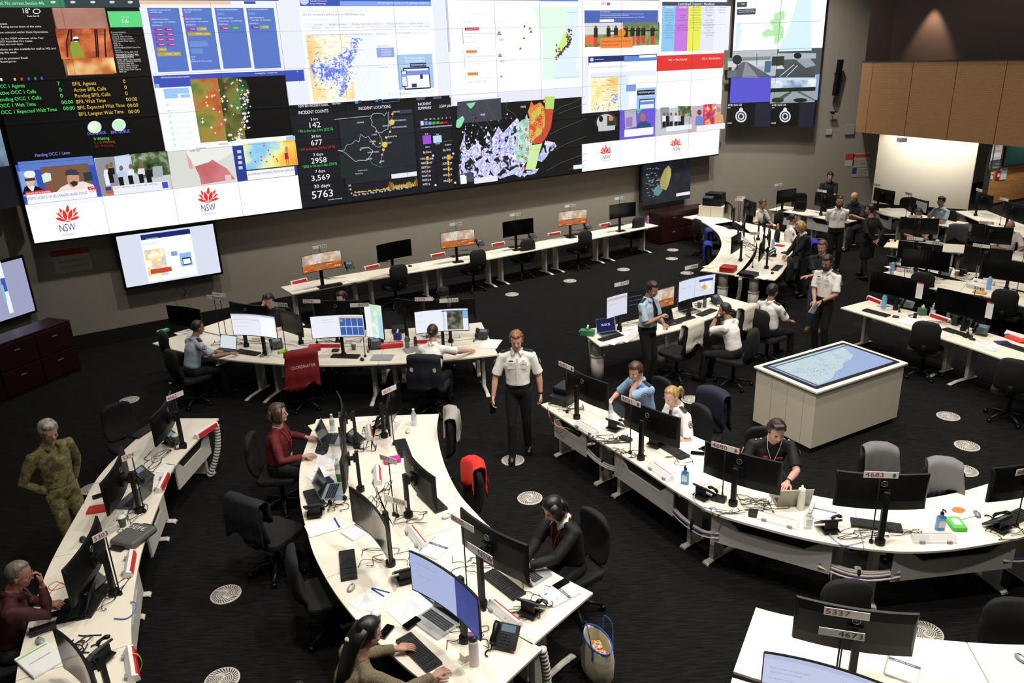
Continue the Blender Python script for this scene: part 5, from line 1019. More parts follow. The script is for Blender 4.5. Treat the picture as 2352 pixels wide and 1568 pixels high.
    for sd in (1,-1):
        an=legs[sd][2]; g=G()
        g.tube([V((an.x,an.y-.05,.045)),V((an.x,an.y,.055)),V((an.x+.01*sd,an.y+.09,.045)),V((an.x+.012*sd,an.y+.17,.03))],[(.036,.042),(.042,.05),(.045,.038),(.034,.02)],n=12,up=(0,0,1))
        g.box(an.x+.006*sd,an.y+.055,.012,.085,.25,.02); g.tube([V((an.x,an.y-.01,.05)),V((an.x,an.y-.01,.12))],.045,n=10); g.build('shoe',mat(shoes,.35),root)
    # uniform details
    def patch(nm,c,u,r,w,h,m,txt=None,tm=None,d=.006,R=0):
        q=G(); n=u.cross(r).normalized(); q.ext([c+r*(-w/2)+u*(-h/2),c+r*(w/2)+u*(-h/2),c+r*(w/2)+u*(h/2),c+r*(-w/2)+u*(h/2)],n*d); o=q.build(nm,m,root)
        if txt: t=G(); t.text(txt,c+n*(d+.001 if n.dot(fw)>0 else d+.001)-u*h*.3,r,u,width=w*.8,size=h*.7,align='c'); t.build('lettering',tm,o)
        return o
    cf=chest+fw*(.128*ch*bel if not sit else .130*ch)
    if 'epaulettes' in ex:
        ec=mat('#12151f',.7)
        for sd in (1,-1):
            a=sh[sd]; p=nb.lerp(a,.35)+up*.055; q=a+up*.062+rt*sd*.012
            e=G(); e.ext([p-fw*.018,q-fw*.024,q+fw*.024,p+fw*.018],up*.007); o=e.build('epaulette',ec,root)
            b=G(); b.ell(p.lerp(q,.75)+up*.008,(.006,.006,.003),None,8); b.build('rank_pip',mat('#d9a58f' if 'pips' not in ex else '#e5e0dc',.4),o)
    if 'sleevepatch' in ex:
        for sd in (1,-1):
            a,e,w=arms[sd]; d=(e-a).normalized(); c=a.lerp(e,.35)+rt*sd*.05; out=(rt*sd-d*(rt*sd).dot(d)).normalized(); r=d.cross(out)
            c=a.lerp(e,.33)+out*.066
            for (rr,m_,dd) in ((.034,'#15171c',.0),(.027,'#cfd6cf',.002),(.018,'#8e2f2a' if 'police' not in ex else '#2d6a52',.004)):
                q=G(); q.ext([c+out*dd+r*(rr*.85*math.cos(t))+d*(rr*1.15*math.sin(t)) for t in [2*PI*j/14 for j in range(14)]],out*.004); q.build('sleeve_badge',mat(m_,.6),root)
    if 'pockets' in ex:
        for sd in (1,-1):
            c=cf+rt*sd*.075+up*.03-fw*.012
            o=patch('pocket',c,up,rt*1,.085,.085,shm,d=.004); patch('pocket_flap',c+up*.035+fw*.003,up,rt,.09,.028,shm,d=.005)
            b=G(); b.ell(c+up*.026+fw*.010,(.004,.003,.004),None,8); b.build('button',mat('#3a3a3c',.4),root)
        patch('placket',cf+up*-.05+fw*.0,up,rt,.028,.36,shm,d=.005)
        patch('name_badge',cf-rt*.075*-1+up*.095-fw*.008,up,rt,.055,.016,mat('#191c2a',.5))
        patch('ribbon_bar',cf-rt*.075+up*.095-fw*.008,up,rt,.04,.01,mat('#8b6a2c',.5))
    if 'belt' in ex or 'pockets' in ex:
        q=G(); q.tube([P+up*.055,P+up*.095],[(.158*bel,.124*bel),(.156*bel,.122*bel)],n=20,up=fw,cap=False); q.build('belt',mat('#0a0a0a',.4),root)
    if 'tie' in ex:
        q=G(); q.ext([nb+fw*.09+up*.0-rt*.016,nb+fw*.09+rt*.016,cf+up*.02+rt*.03+fw*.01,cf-up*.16+rt*.034+fw*.01,cf-up*.20+fw*.01,cf-up*.16-rt*.034+fw*.01,cf+up*.02-rt*.03+fw*.01],fw*.006); q.build('tie',mat('#0f1422',.6),root)
    if 'lanyard' in ex:
        q=G()
        for sd in (1,-1): q.tube([nb+rt*sd*.06-fw*.02+up*.02,nb+rt*sd*.06+fw*.07-up*.01,cf+rt*sd*.025+up*.02+fw*.012,cf-up*.14+fw*.015],[(.009,.002)]*4,n=6)
        q.build('lanyard',mat('#a3202c',.6),root); patch('pass_card',cf-up*.19+fw*.012,up,rt,.055,.085,mat('#e6e6ea',.4))
    if 'headset' in ex or 'earphones' in ex:
        q=G()
        if 'headset' in ex:
            q.tube([hc+RH@V((.088*math.cos(a),0,.02+.095*math.sin(a))) for a in [PI*j/10 for j in range(11)]],.006,n=6)
            for sd in (1,-1): q.ell(hc+RH@V((sd*.09,0,-.01)),(.012,.026,.028),RH,10)
            q.tube([hc+RH@V((-.09,.0,-.02)),hc+RH@V((-.08,.07,-.06)),hc+RH@V((-.03,.10,-.065))],.003,n=5); q.build('headset',BLACK,root)
        else:
            for sd in (1,-1): q.tube([hc+RH@V((sd*.08,.002,-.015)),hc+RH@V((sd*.082,.01,-.05)),nb+fw*.10+rt*sd*.06,cf+rt*sd*.02+fw*.02+up*.06,cf-up*.02+fw*.02,cf-up*.18+fw*.02],.0022,n=5)
            q.build('earphone_cord',mat('#efefef',.4),root)
    if 'watch' in ex:
        a,e,w=arms[-1 if 'watchL' in ex else 1]; q=G(); d=(w-e).normalized(); q.tube([w-d*.035,w-d*.015],.030,n=12); q.build('wristwatch',mat('#101012',.3),root)
    if 'redpatch' in ex:
        patch('name_badge',cf-rt*.07+up*.05-fw*.004,up,rt,.06,.018,mat('#c4283a',.5)); patch('chest_badge',cf+rt*.07+up*.05-fw*.006,up,rt,.042,.045,mat('#d8352f',.5))
        for sd in (1,-1):
            b=G()
            for q_ in (.6,.85): b.ell(nb.lerp(sh[sd],q_)+up*.062,(.009,.009,.004),None,8)
            b.build('rank_pip',mat('#e8dede',.4),root)
    if 'medals' in ex:
        patch('name_badge',cf-rt*-.06+up*.06,up,rt,.05,.05,mat('#c84a52',.5)); 
    return root,dict(arms=arms,hc=hc,cf=cf,loc=loc,Rz=Rz,fw=fw,rt=rt,up=up,nb=nb,legs=legs,s=s)
def handworld(info,sd,fwd=.08):
    a,e,w=info['arms'][sd]; d=(w-e).normalized(); return info['loc']+info['Rz']@((w+d*fwd)*info['s'])
D_=.76
PP={}
wh='#f6f3ec'; navy='#10131c'; lb='#8fb0d4'
def cast(key,*a,**k): PP[key]=person(*a,**k)
cast('walker','walking officer in white short-sleeved shirt and navy shoulder slides, ginger hair and moustache',(1186,781),1.68,268,shirt=wh,hair=('short','#8a5a38'),skin='#d39a7f',hR=(.33,.12,.80),hL=(-.29,.0,.80),stride=.13,head=(0,-22),ex=('epaulettes','sleevepatch','pockets','stache','bcol:#b5713f','watch','watchL'),curl=.9,vox=.007,s=1.03)
cast('blue_left','seated officer in pale blue shirt typing on a black laptop at the left',(455,752),1.2,48,pose='sit',shirt='#a9b6c4',hair=('buzz','#30241d'),skin='#a8714f',hR=(528,812,.80,'w'),hL=(492,806,.80,'w'),lean=16,head=(-8,-12),ex=('epaulettes','sleevepatch'))
cast('phone','dark-haired man in navy uniform holding a phone to his ear',(618,690),1.2,262,pose='sit',shirt=navy,hair=('short','#2a1d16'),hR=(.12,.12,1.15),hL=(-.15,.35,.72),lean=8,head=(8,-28),ex=('face','sleevepatch','collar'))
cast('dark_mid','man in dark shirt looking left behind the 5274 sign',(784,685),1.2,240,pose='sit',shirt='#070708',hair=('short','#241812'),skin='#d09a80',head=(-12,-8),hL=(-.15,.4,.72),hR=(.1,.4,.72))
cast('turban','person in black turban behind the 5275 and 5276 signs',(1018,676),1.2,266,pose='sit',shirt='#9fb6cc',hair=('turban','#111111'),skin='#a87858',lean=10,head=(0,-18),ex=('beard','bcol:#141010'),hL=(-.15,.4,.72),hR=(.1,.4,.72))
cast('bun','woman seen from behind with a brown hair bun and white shirt',(994,762),1.2,80,pose='sit',shirt=wh,hair=('bun','#3a261a'),hR=(1078,806,.79,'w'),hL=(-.12,.38,.74),lean=18,head=(0,-8),female=True)
cast('tie','standing man in pale blue shirt with black tie holding his fist to his chest',(1499,664),1.66,318,shirt='#b7cbdc',hair=('short','#241712'),skin='#b07c60',hR=(.02,.24,1.20),hL=(-.08,.24,1.06),head=(0,-26),ex=('epaulettes','sleevepatch','tie','belt','heavy'),curl=1.2,vox=.008,s=1.0)
cast('manbun','seated man with dark tied-back hair resting his chin on his hand',(1664,712),1.2,140,pose='sit',shirt=wh,hair=('manbun','#2a1a12'),skin='#b98066',hL=(-.06,.30,1.12),hR=(.2,.4,.74),lean=14,head=(12,-12),ex=('face','beard','watch','watchL'),curl=1.2,vox=.008)
cast('turned','seated man in white shirt turned away with dark cropped hair and hand on knee',(1775,668),1.2,35,pose='sit',shirt=wh,hair=('short','#241a15'),skin='#a8745c',hR=(.16,.36,.68),hL=(-.2,.3,.70),lean=-2,head=(-5,-5),ex=('epaulettes','sleevepatch','heavy'),s=1.0)
cast('paper','standing bearded man in glasses and white shirt holding folded paper',(1899,602),1.66,214,shirt=wh,hair=('short','#251913'),skin='#b98068',hR=(.02,.26,.98),hL=(-.10,.27,1.0),head=(6,-28),ex=('epaulettes','sleevepatch','pockets','glasses','beard','watch','watchL'),s=1.02)
cast('jeans','standing man with moustache, dark polo, jeans and folded arms',(1888,567),1.7,228,shirt='#12141c',pants='#39465a',hair=('short','#5a3c28'),skin='#c08a70',hR=(-.13,.27,1.14),hL=(.12,.25,1.10),shoes='#6a4022',ex=('stache','watch'),head=(0,-14),s=1.0)
cast('headset','blonde woman in dark jacket wearing a headset and leaning on the curved desk',(1838,520),1.55,182,shirt='#0a0c12',sleeve='long',pants='#0c0c10',hair=('bob','#b08a4e'),skin='#d8a88e',hR=(.12,.40,.93),hL=(-.10,.40,.93),lean=12,head=(4,-14),ex=('jacket','headset','lanyard','glasses'),female=True,s=.95)
cast('specs','seated woman with dark bun and glasses in white shirt',(1822,502),1.2,350,pose='sit',shirt=wh,hair=('bun','#1a1210'),skin='#b5806a',hR=(.1,.3,.80),hL=(-.1,.3,.80),head=(0,0),ex=('glasses','sleevepatch','heavy'),female=True)
cast('hands_behind','standing stocky officer with dark beard and white shirt, hands behind his back',(1929,462),1.7,258,shirt=wh,hair=('buzz','#1a1412'),skin='#b57f66',hR=(.03,-.20,.92),hL=(-.03,-.22,.92),head=(0,-20),ex=('epaulettes','sleevepatch','pockets','beard','heavy'),s=1.03)
cast('bald_navy','bald man with glasses in navy polo leaning behind the standing officer',(1962,453),1.2,215,pose='sit',shirt='#0e1220',hair=('bald',None),skin='#c08a6c',lean=10,head=(0,-25),ex=('glasses','beard','bcol:#1c1512'),hR=(.0,.4,.8),hL=(-.1,.4,.8),s=1.15)
cast('polo','standing man in black polo behind the screens near the far wall',(1907,405),1.7,255,shirt='#07080b',hair=('short','#100c0a'),skin='#b88a6e',hR=(.10,.25,1.0),hL=(-.02,.27,1.0),head=(0,-18),s=.98)
cast('black_dress','standing woman in black dress with hands behind her back',(1998,481),1.6,110,shirt='#070709',sleeve='long',pants='#070709',hair=('short','#17100e'),skin='#b07a60',hR=(.1,-.18,.95),hL=(-.06,-.2,.93),head=(40,-5),ex=('skirt','nocollar'),female=True,stride=.16,s=.97)
cast('far_shirt','seated man in light blue-grey shirt typing below the pale wall',(2161,462),1.2,196,pose='sit',shirt='#a9b4bd',hair=('short','#1a120f'),skin='#b07c66',hR=(.05,.42,.8),hL=(-.14,.40,.8),lean=4,head=(0,-12))
cast('behind5305','dark-haired person whose head shows over the 5305 monitor',(2110,490),1.2,262,pose='sit',shirt='#20222a',hair=('short','#3a261c'),skin='#a8765e',hL=(-.15,.3,.72),hR=(.1,.3,.72),head=(0,-20),female=True)
cast('bald_right','bald man in glasses and white shirt behind the 4669 monitor',(2321,518),1.2,238,pose='sit',shirt=wh,hair=('bald',None),skin='#c48a74',hR=(2300,570,.78,'w'),hL=(-.2,.35,.76),head=(0,-22),ex=('glasses','epaulettes','sleevepatch'))
cast('brownbun','person with brown hair bun half hidden among the crowded monitors',(1753,468),1.2,300,pose='sit',shirt='#c8c4ba',hair=('bun','#4a3020'),skin='#9a6a52',head=(0,-30),female=True,hL=(-.1,.3,.75),hR=(.1,.3,.75))
cast('police','seated young officer in light blue shirt and tie with hand at his mouth',(1459,852),1.2,212,pose='sit',shirt='#94b4d8',hair=('short','#4a2c1c'),skin='#c98f74',hL=(-.02,.17,1.10),hR=(1405,917,.78,'w'),lean=14,head=(8,-20),ex=('face','epaulettes','sleevepatch','police','tie'),curl=1.25,vox=.007,s=1.0)
cast('blonde','seated blonde woman with a ponytail and white ambulance shirt looking down',(1542,909),1.2,204,pose='sit',shirt='#f0eee8',hair=('pony','#a8854e'),skin='#d8a890',hR=(.04,.30,.76),hL=(-.1,.3,.76),lean=10,head=(6,-28),ex=('epaulettes','sleevepatch','tie','medals'),female=True,vox=.007)
cast('fire','man in black fire brigade shirt with white earphones leaning over his desk',(1784,990),1.2,262,pose='sit',shirt='#050506',hair=('quiff','#2e1c14'),skin='#c98f78',hL=(1808,1108,.80,'w'),hR=(.10,.40,.80),lean=20,head=(10,-24),ex=('redpatch','sleevepatch','earphones','watch','watchL'),vox=.007,s=1.05)
cast('black_jacket','seated woman with dark hair, black jacket and red lanyard working at the right end',(1270,1168),1.2,214,pose='sit',shirt='#050506',sleeve='long',hair=('bob','#120b08'),skin='#c58a6e',hR=(1207,1288,.82,'w'),hL=(1212,1300,.80,'w'),lean=12,head=(0,-34),ex=('jacket','lanyard'),female=True,vox=.007)
cast('red_shawl','woman in glasses and dark red knit shawl at the left side of the centre desks',(640,948),1.2,2,pose='sit',shirt='#5e0d12',sleeve='long',hair=('bob','#4a3626'),skin='#c59078',hL=(706,1004,.78,'w'),hR=(698,1048,.78,'w'),lean=6,head=(0,8),ex=('glasses','lanyard','heavy','nocollar'),female=True,vox=.008)
camo=picmat([(.36,'#43381f'),(.45,'#5c5430'),(.52,'#746a42'),(.6,'#4c542c'),(.68,'#8a7f52')],scale=14,emit=0,detail=3,dist=.3,rough=.9)
cast('soldier','grey-haired soldier in camouflage uniform standing by the left desk',(112,990),1.7,330,shirt='#4f4a2c',shirtmat=camo,sleeve='long',pants=camo,hair=('short','#8e8a82'),skin='#b5826a',hR=(112,1133,.97,'w'),hL=(172,1100,.90,'w'),head=(-6,-26),ex=('glasses',),shoes='#4a3a24',vox=.008,s=1.02,curl=.9)
cast('bald_left','balding man in dark red jumper with his hand at his mouth at the lower left',(45,1318),1.2,25,pose='sit',shirt='#3a0a0c',sleeve='long',hair=('buzz','#6a6258'),skin='#a86e52',hR=(.03,.36,1.08),hL=(-.16,.35,.76),lean=16,head=(-10,-16),ex=('face',),curl=1.2,vox=.007)
cast('tweed','woman with long black hair and checked tweed jacket at the bottom edge',(848,1452),1.2,38,pose='sit',shirt='#6e604a',shirtmat=picmat([(.44,'#4a3e2e'),(.56,'#8a7c62')],scale=260,emit=0,rough=.9),sleeve='long',hair=('long','#0c0807'),skin='#c08a70',hL=(912,1489,.785,'w'),hR=(996,1553,.785,'w'),lean=16,head=(-6,-20),ex=('jacket','nocollar'),female=True,vox=.007)
# hand-held things
def held(o,key,sd,off,label,cat):
    w=handworld(PP[key][1],sd); o.location=w+V(off); tag(o,label,cat)
g=G(); g.rbox(0,0,0,.075,.05,.16,.02); held(g.build('radio_case',BLACK,bevel=.008),'walker',1,(0,0,-.05),'black pouch hanging from the walking officer\'s hand','case')
g=G(); g.rbox(0,0,0,.07,.009,.145,.01); o=g.build('phone',BLK2); held(o,'phone',1,(0,-.02,.03),'black phone held to the ear of the man in navy','phone'); o.rotation_euler=(.2,.3,.5)
g=G(); g.box(0,0,0,.15,.006,.21); o=g.build('folded_paper',PAPER); held(o,'paper',1,(-.02,-.05,-.04),'folded white paper held by the bearded man in glasses','paper'); o.rotation_euler=(.3,.35,math.radians(30))
# ---------------- monitors, number signs
WALLP=[]
def scr_content(kind,w,h):
    """list of (x0,z0,x1,z1,material) in 0..1 screen space, plus lettering list (text,x,z,width,size,mat)"""
    W_='#eceffb'; R_=[];T_=[]
    if kind=='wall': R_=[(0,0,1,1,picmat([(.35,'#8a8fa4'),(.5,'#c9a98a'),(.62,'#e8ddd4'),(.75,'#6c7c9c')],scale=4,emit=.85)),(0,0,1,.42,picmat([(.35,'#a2481a'),(.55,'#d0702c'),(.7,'#e89a50')],scale=3,emit=.8,stretch=(1,1,4))),(.36,.14,.66,.24,em('#9c8478',.8)),(.62,.27,.76,.31,em('#f0c8a0',.9))]; T_=[('RFS',.82,.10,.13,.10,'#ffffff'),('10:55',.03,.08,.08,.06,'#ffffff')]
    elif kind=='doc': R_=[(0,0,1,1,em(W_,.95)),(0,.93,1,1,em('#c8d0e8',.9)),(.62,.02,.98,.9,em('#f8f9ff',1)),(.02,.72,.6,.735,em('#9a98d8',.9))]; T_=[('Incident list of current warnings and calls',.04,.84,.3,.05,'#a0a4bc'),('Status summary for all zones today',.04,.6,.4,.045,'#b0b4c8'),('Updated tasks and notes',.04,.42,.3,.045,'#b0b4c8')]
    elif kind=='board': R_=[(0,0,1,1,em(W_,.97)),(.52,0,1,.94,em('#d8dcf0',.9)),(.52,.9,1,.94,em('#e8b880',.9))]+[(.535+.115*i,.08+.41*j,.64+.115*i,.45+.41*j,em('#4468b8',.8)) for i in range(4) for j in range(2)]+[(.545,.78-.04*k,.60,.81-.04*k,em('#c8a850',.9)) for k in range(3)]; T_=[('Contacts and rosters',.2,.8,.22,.06,'#9aa0bc'),('Crew movements this morning',.2,.7,.25,.05,'#b8bcd0')]
    elif kind=='map': R_=[(0,0,1,1,em(W_,.97)),(.52,.0,.56,1,em('#d4dcf4',.9)),(.60,.04,.9,.9,picmat([(.4,'#30382c'),(.52,'#6c6c58'),(.62,'#98947e')],scale=11,emit=.8,detail=8)),(.90,.55,1,.9,em('#90b8e8',.9)),(.5,.9,1,.94,em('#4a6ab8',.8))]; T_=[('Messages',.04,.8,.1,.05,'#b0b4c8'),('Flood model run',.04,.5,.16,.05,'#b8bcd0')]
    elif kind=='coast': R_=[(0,0,1,1,em('#e4f0f0',.95)),(.36,0,.9,1,picmat([(.4,'#e8f0ea'),(.55,'#bfe0c4')],scale=7,emit=.95)),(.72,.0,1,.7,em('#b4dcf0',.95)),(0,0,.32,1,em('#f4f6fb',.95)),(0,.93,.3,.96,em('#c83040',.9))]
    elif kind=='half': R_=[(0,0,.56,1,em('#dfe3f4',.9)),(.56,0,1,1,em('#0c0e1c',.6)),(0,.8,.56,.84,em('#f0b070',.9)),(.02,.86,.54,.89,em('#98a8d0',.8))]; T_=[('Roster list',.05,.6,.2,.05,'#9098b4'),('Log of radio traffic',.60,.75,.3,.06,'#8890a8'),('Unit 14 enroute',.60,.55,.32,.06,'#8890a8'),('Unit 22 on scene',.60,.35,.34,.06,'#8890a8')]
    elif kind=='doc2': R_=[(0,0,1,1,em('#dfe5fa',.92)),(.48,.05,.49,.95,em('#a8b4dc',.9)),(.6,.72,.95,.84,em('#3c4cb0',.8)),(.66,.25,.92,.70,picmat([(.4,'#f0f4f8'),(.5,'#d8e4a0'),(.6,'#e07040'),(.7,'#d8ecf4')],scale=9,emit=.9))]; T_=[('Message to crews',.08,.6,.3,.06,'#707894'),('Warning summary',.55,.3,.1,.05,'#8088a0')]
    elif kind=='page': R_=[(0,0,1,1,em('#ccd4f2',.85)),(.0,.9,1,1,em('#bcc6ea',.85)),(.0,.0,.14,.3,em('#8494d0',.8))]; T_=[('Good morning team, please find the update',.05,.7,.3,.04,'#7880a0'),('regional flood outlook attached',.05,.6,.24,.04,'#7880a0'),('Kind regards, State Operations',.05,.45,.2,.04,'#8088a4'),('ON AIR',.6,.75,.04,.03,'#8a5060')]
    elif kind=='blue': R_=[(0,0,.62,1,em('#b4c0ea',.85)),(.62,0,1,1,picmat([(.35,'#2c3478'),(.6,'#4a56a8'),(.75,'#8a90c8')],scale=1.2,emit=.7))]; T_=[('Map of rainfall totals',.1,.8,.25,.04,'#8890b8'),('River heights',.1,.5,.2,.04,'#8890b8')]
    elif kind=='painted_sheen': R_=[(0,0,1,1,picmat([(.3,'#121214'),(.5,'#4a4844'),(.62,'#8c877c')],scale=1.6,emit=0,rough=.12))]  # unlit screen; grey mottling paints room reflections into its colour
    elif kind=='off': R_=[(0,0,1,1,mat('#050506',.18))]
    return R_,T_
def monitor(label,tl,tr,face,kind='off',z=None,pole=True,h=.365,dell=True,w=None,tilt=0,polez=None,wt=.81,poleoff=0):
    A=at(*tl,1.0); B=at(*tr,1.0); k=(A-B).length/4.0   # width per metre of depth below the camera
    zt=z or max(1.22,min(1.45,H-wt/k)); A=at(*tl,zt); B=at(*tr,zt); ww=w or max(.6,min(.95,(A-B).length)); mid=(A+B)/2
    xa=(B-A); xa.z=0; xa.normalize(); ang=math.atan2(xa.y,xa.x)
    # local frame: screen faces -y. 'F' = towards the camera side, 'B' = away
    rz=ang if face=='F' else ang+PI
    t=thing('monitor',label,'monitor',(mid.x,mid.y,zt),rz,'curved black monitors')
    n=14; Rr=1.9 if ww>.7 else 6; pts=[]
    def P(x,z,d=0):   # x in -.5..+.5, concave towards -y
        a=x*ww/Rr; return V((Rr*math.sin(a),-(Rr*(1-math.cos(a)))-d,z))
    g=G(); vs=[]; 
    for j,(zz_,dd) in enumerate(((0,0),(-h,0),(-h+.004,-.020),(-h*.72,-.034),(-h*.2,-.034),(-.004,-.020))):
        for i in range(n+1):
            xx=(i/n-.5)*(1 if j<2 else .985 if j in(2,5) else .93); vs.append(P(xx,zz_,dd))
    m=n+1; fs=[]
    for j in range(6):
        for i in range(n): a=j*m+i; b=((j+1)%6)*m+i; fs.append((a,b,b+1,a+1) if True else 0)
    fs.append([j*m for j in range(6)]); fs.append([j*m+n for j in range(6)][::-1])
    g.add(vs,fs,sm=False); case=g.build('casing',mat('#060607',.45,spec=.3),t)
    R_,T_=scr_content(kind,ww,h); q=G(); ms=[]; bz=.008
    def SP(x,z,d): return P((x-.5)*(1-2*bz/ww),-bz-(1-z)*(h-2*bz-.004),d)
    for li,(x0,z0,x1,z1,mm) in enumerate(R_):
        k2=max(1,int(round((x1-x0)*n))); ms.append(mm); v2=[]
        for i in range(k2+1):
            xx=x0+(x1-x0)*i/k2; v2+= [SP(xx,z0,.0012+.0006*li),SP(xx,z1,.0012+.0006*li)]
        q.add(v2,[(2*i,2*i+2,2*i+3,2*i+1) for i in range(k2)],li)
    sc=q.build('screen',ms,t)
    if T_:
        q=G(); ms=[]
        for (tx,x,zz_,wd,sz,c) in T_:
            p=SP(x,zz_,.008); p1=SP(min(1,x+wd),zz_,.008); q.text(tx,p,p1-p,(0,0,1),width=wd*ww,size=sz*h,mi=len(ms)); ms.append(em(c,.9))
        q.build('lettering',ms,sc)
    if dell and face=='B':
        q=G(); c=V((0,.0385,-.085)); xd=V((-1,0,0)); r=.027
        ring=[c+V((r*math.cos(a),0,r*math.sin(a))) for a in [2*PI*i/20 for i in range(21)]]
        q.tube(ring,.0022,n=5,cap=False); q.text('DELL',c+V((0,.001,-.006)),xd,(0,0,1),width=.036,size=.018,align='c'); q.build('maker_badge',mat('#a9abb0',.35,.5),t)
    q=G(); q.box(0,.045,-.19,.11,.02,.11); q.box(0,.085,-.19,.035,.07,.035); q.build('mount_arm',BLACK,t)
    if pole:
        dz=zt-.73; q=G(); q.box(poleoff,.125,-dz/2-.10+.02,.045,.04,dz-.20+.16) if False else q.box(poleoff,.125,(-dz+(-.12))/2,.048,.038,dz-.12); q.cyl(poleoff,.125,-dz+.001,-dz+.05,.045,n=14); q.box(poleoff,.11,-.19,.05,.05,.08); q.build('stand_pole',BLACK,t)
    else:
        dz=zt-.73; q=G(); q.box(0,.09,-dz/2-.05,.06,.03,dz-.11); q.rbox(0,.03,-dz+.008,.24,.17,.014,.02); q.build('stand',BLACK,t)
    return t,mid,zt,xa
def sign(num,c,ref,n,col,label,wd=.29,emb=None,z0=None,flip=False,hgt=.062,top=None):
    """number plate on a thin stem; c = pixel of the plate centre, ref = plane point, n = direction the plate faces"""
    n=V((n.x,n.y,0)).normalized(); p=onplane(*c,ref,n); r=V((-n.y,n.x,0)); t=thing('number_sign',label,'sign',p,0,'desk number signs')
    g=G(); g.ext([-r*wd/2-V((0,0,hgt/2)),r*wd/2-V((0,0,hgt/2)),r*wd/2+V((0,0,hgt/2)),-r*wd/2+V((0,0,hgt/2))],-n*.004); pl=g.build('plate',mat('#ecebe6',.5),t)
    g=G(); fc='#a8202a' if col=='r' else '#17181a'; L=.53*wd
    x0=-wd/2+.012 if col=='r' else wd/2-.012-L
    g.text(num,r*x0-V((0,0,hgt*.30))+n*.002,r,(0,0,1),width=L*len(num)/4,size=hgt*.96); g.build('number',mat(fc,.5),pl)
    if emb:
        g=G(); q=r*(wd/2-.035)+n*.002; g.ext([q+r*.014*math.cos(a)+V((0,0,.018*math.sin(a))) for a in [2*PI*i/14 for i in range(14)]],n*.001); g.build('emblem',mat(emb,.5),pl)
    g=G(); zb=-(p.z-.73) if z0 is None else z0; g.tube([V((0,0,-hgt/2+.01))-n*.008,V((0,0,zb))-n*.008],.006,n=6); g.lathe([(.02,0),(.02,.03)],-n.x*.008,-n.y*.008,8); 
    for i in range(16): g.v[-1-i]=g.v[-1-i]+V((0,0,zb))
    g.build('stem',BLACK,t); return t
MN={}
def M(key,label,tl,tr,face,kind='off',num=None,**k):
    t,mid,zt,xa=monitor(label,tl,tr,face,kind,**k); n=V((xa.y,-xa.x,0)); n=n if n.dot(V((-mid.x,-mid.y,0)))>0 else -n
    MN[key]=(t,mid,zt,xa,n)
    if num:
        for (nm,c,col,off,emb,lb) in num:
            sign(nm,c,mid+n*off,n,col,lb,emb=emb)
def sg(n,c,col,off=.12,emb=None,lb=None): return (n,c,col,off,emb,lb or ('white sign with %s number %s'%('red' if col=='r' else 'black',n)))
M('4682','black monitor seen from behind under sign 4682',(1294,838),(1393,882),'B','off',[sg('4682',(1300,841),'r',emb='#333333')])
M('4681','black monitor seen from behind under sign 4681',(1430,910),(1559,962),'B','doc',[sg('4681',(1448.5,921.5),'r',emb='#8a2a30')])
M('4680','black monitor seen from behind under sign 4680, in front of the fire officer',(1615,1014),(1796.5,1065),'B','doc',[sg('4680',(1665.5,1028),'r',emb='#c83a30')])
M('4683','large black monitor seen from behind under sign 4683',(1923,1083.5),(2142.5,1091),'B','doc',[sg('4683',(2024,1090.5),'r',emb='#2a6a4a')])
M('r5','black monitor seen from behind at the right edge by the green wipes',(2265.5,1082.6),(2470,1040),'B','doc',[sg('4685',(2364,1080),'r')],z=1.32,w=.83)
M('5337','black monitor seen from behind under sign 5337 at the bottom',(1828,1374),(2117,1416.5),'B','doc',[sg('5337',(1945,1410),'r',.14),sg('4673',(1933,1456),'b',.24)])
zc_=at(1735,1480,1.2); 
M('4673s','monitor with a pale document glowing at the bottom edge below sign 4673',(1735,1481),(2094,1583),'F','page',z=1.22,w=.83,pole=True)
M('4675','black monitor seen from behind under sign 4675',(1050,1167),(1206,1255.7),'B','off',[sg('4675',(1061,1201),'r',.10)])
M('c2','black monitor seen from behind in the middle of the centre island',(921,1019),(991,1098),'B','off')
M('c3','monitor seen edge-on at the far right of the centre island',(884,934),(909,876.5),'F','off',z=1.3,w=.80,dell=False)
M('cl1','monitor seen edge-on at the far left of the centre island, before the woman in red',(777,883),(789,975),'F','off',z=1.32,w=.81)
M('cl2','monitor seen edge-on, second along the left of the centre island',(785,976),(789,1062),'F','off',z=1.32,w=.81)
M('cl3','glossy grey monitor with painted reflections on the left of the centre island',(810,1113),(897,1206.7),'F','painted_sheen')
M('cl4','lit monitor with pale and blue halves in front of the silver laptop',(948.5,1258),(1110,1370.7),'F','blue')
M('l1','black monitor seen from behind under sign 4662',(345,968),(402,889),'B','off',z=1.32,w=.81)
M('l2','black monitor seen from behind under sign 5304',(232.5,1119.6),(291,1013.5),'B','off',z=1.32,w=.81)
M('l3','black monitor seen from behind before the balding man',(153.5,1307),(230,1183),'B','off',z=1.30,w=.81)
M('l4','dark curved monitor with painted pale reflections at the bottom left above the green notebook',(133,1436),(225,1560),'F','painted_sheen',z=1.2)
M('5293','monitor half lit and half dark under sign 5293',(1389,682.5),(1480,662),'F','half',[sg('5293',(1428,651.5),'b',.0)])
M('rfs','small monitor with orange desert wallpaper behind the man with the tie',(1489,672),(1551,655),'F','wall',wt=.6,w=.6,h=.34,z=1.25)
M('4688','monitor with pale pages under sign 4688',(1554.6,646),(1639.7,626.5),'F','doc2',[sg('4688',(1588.5,613),'b',.0)])
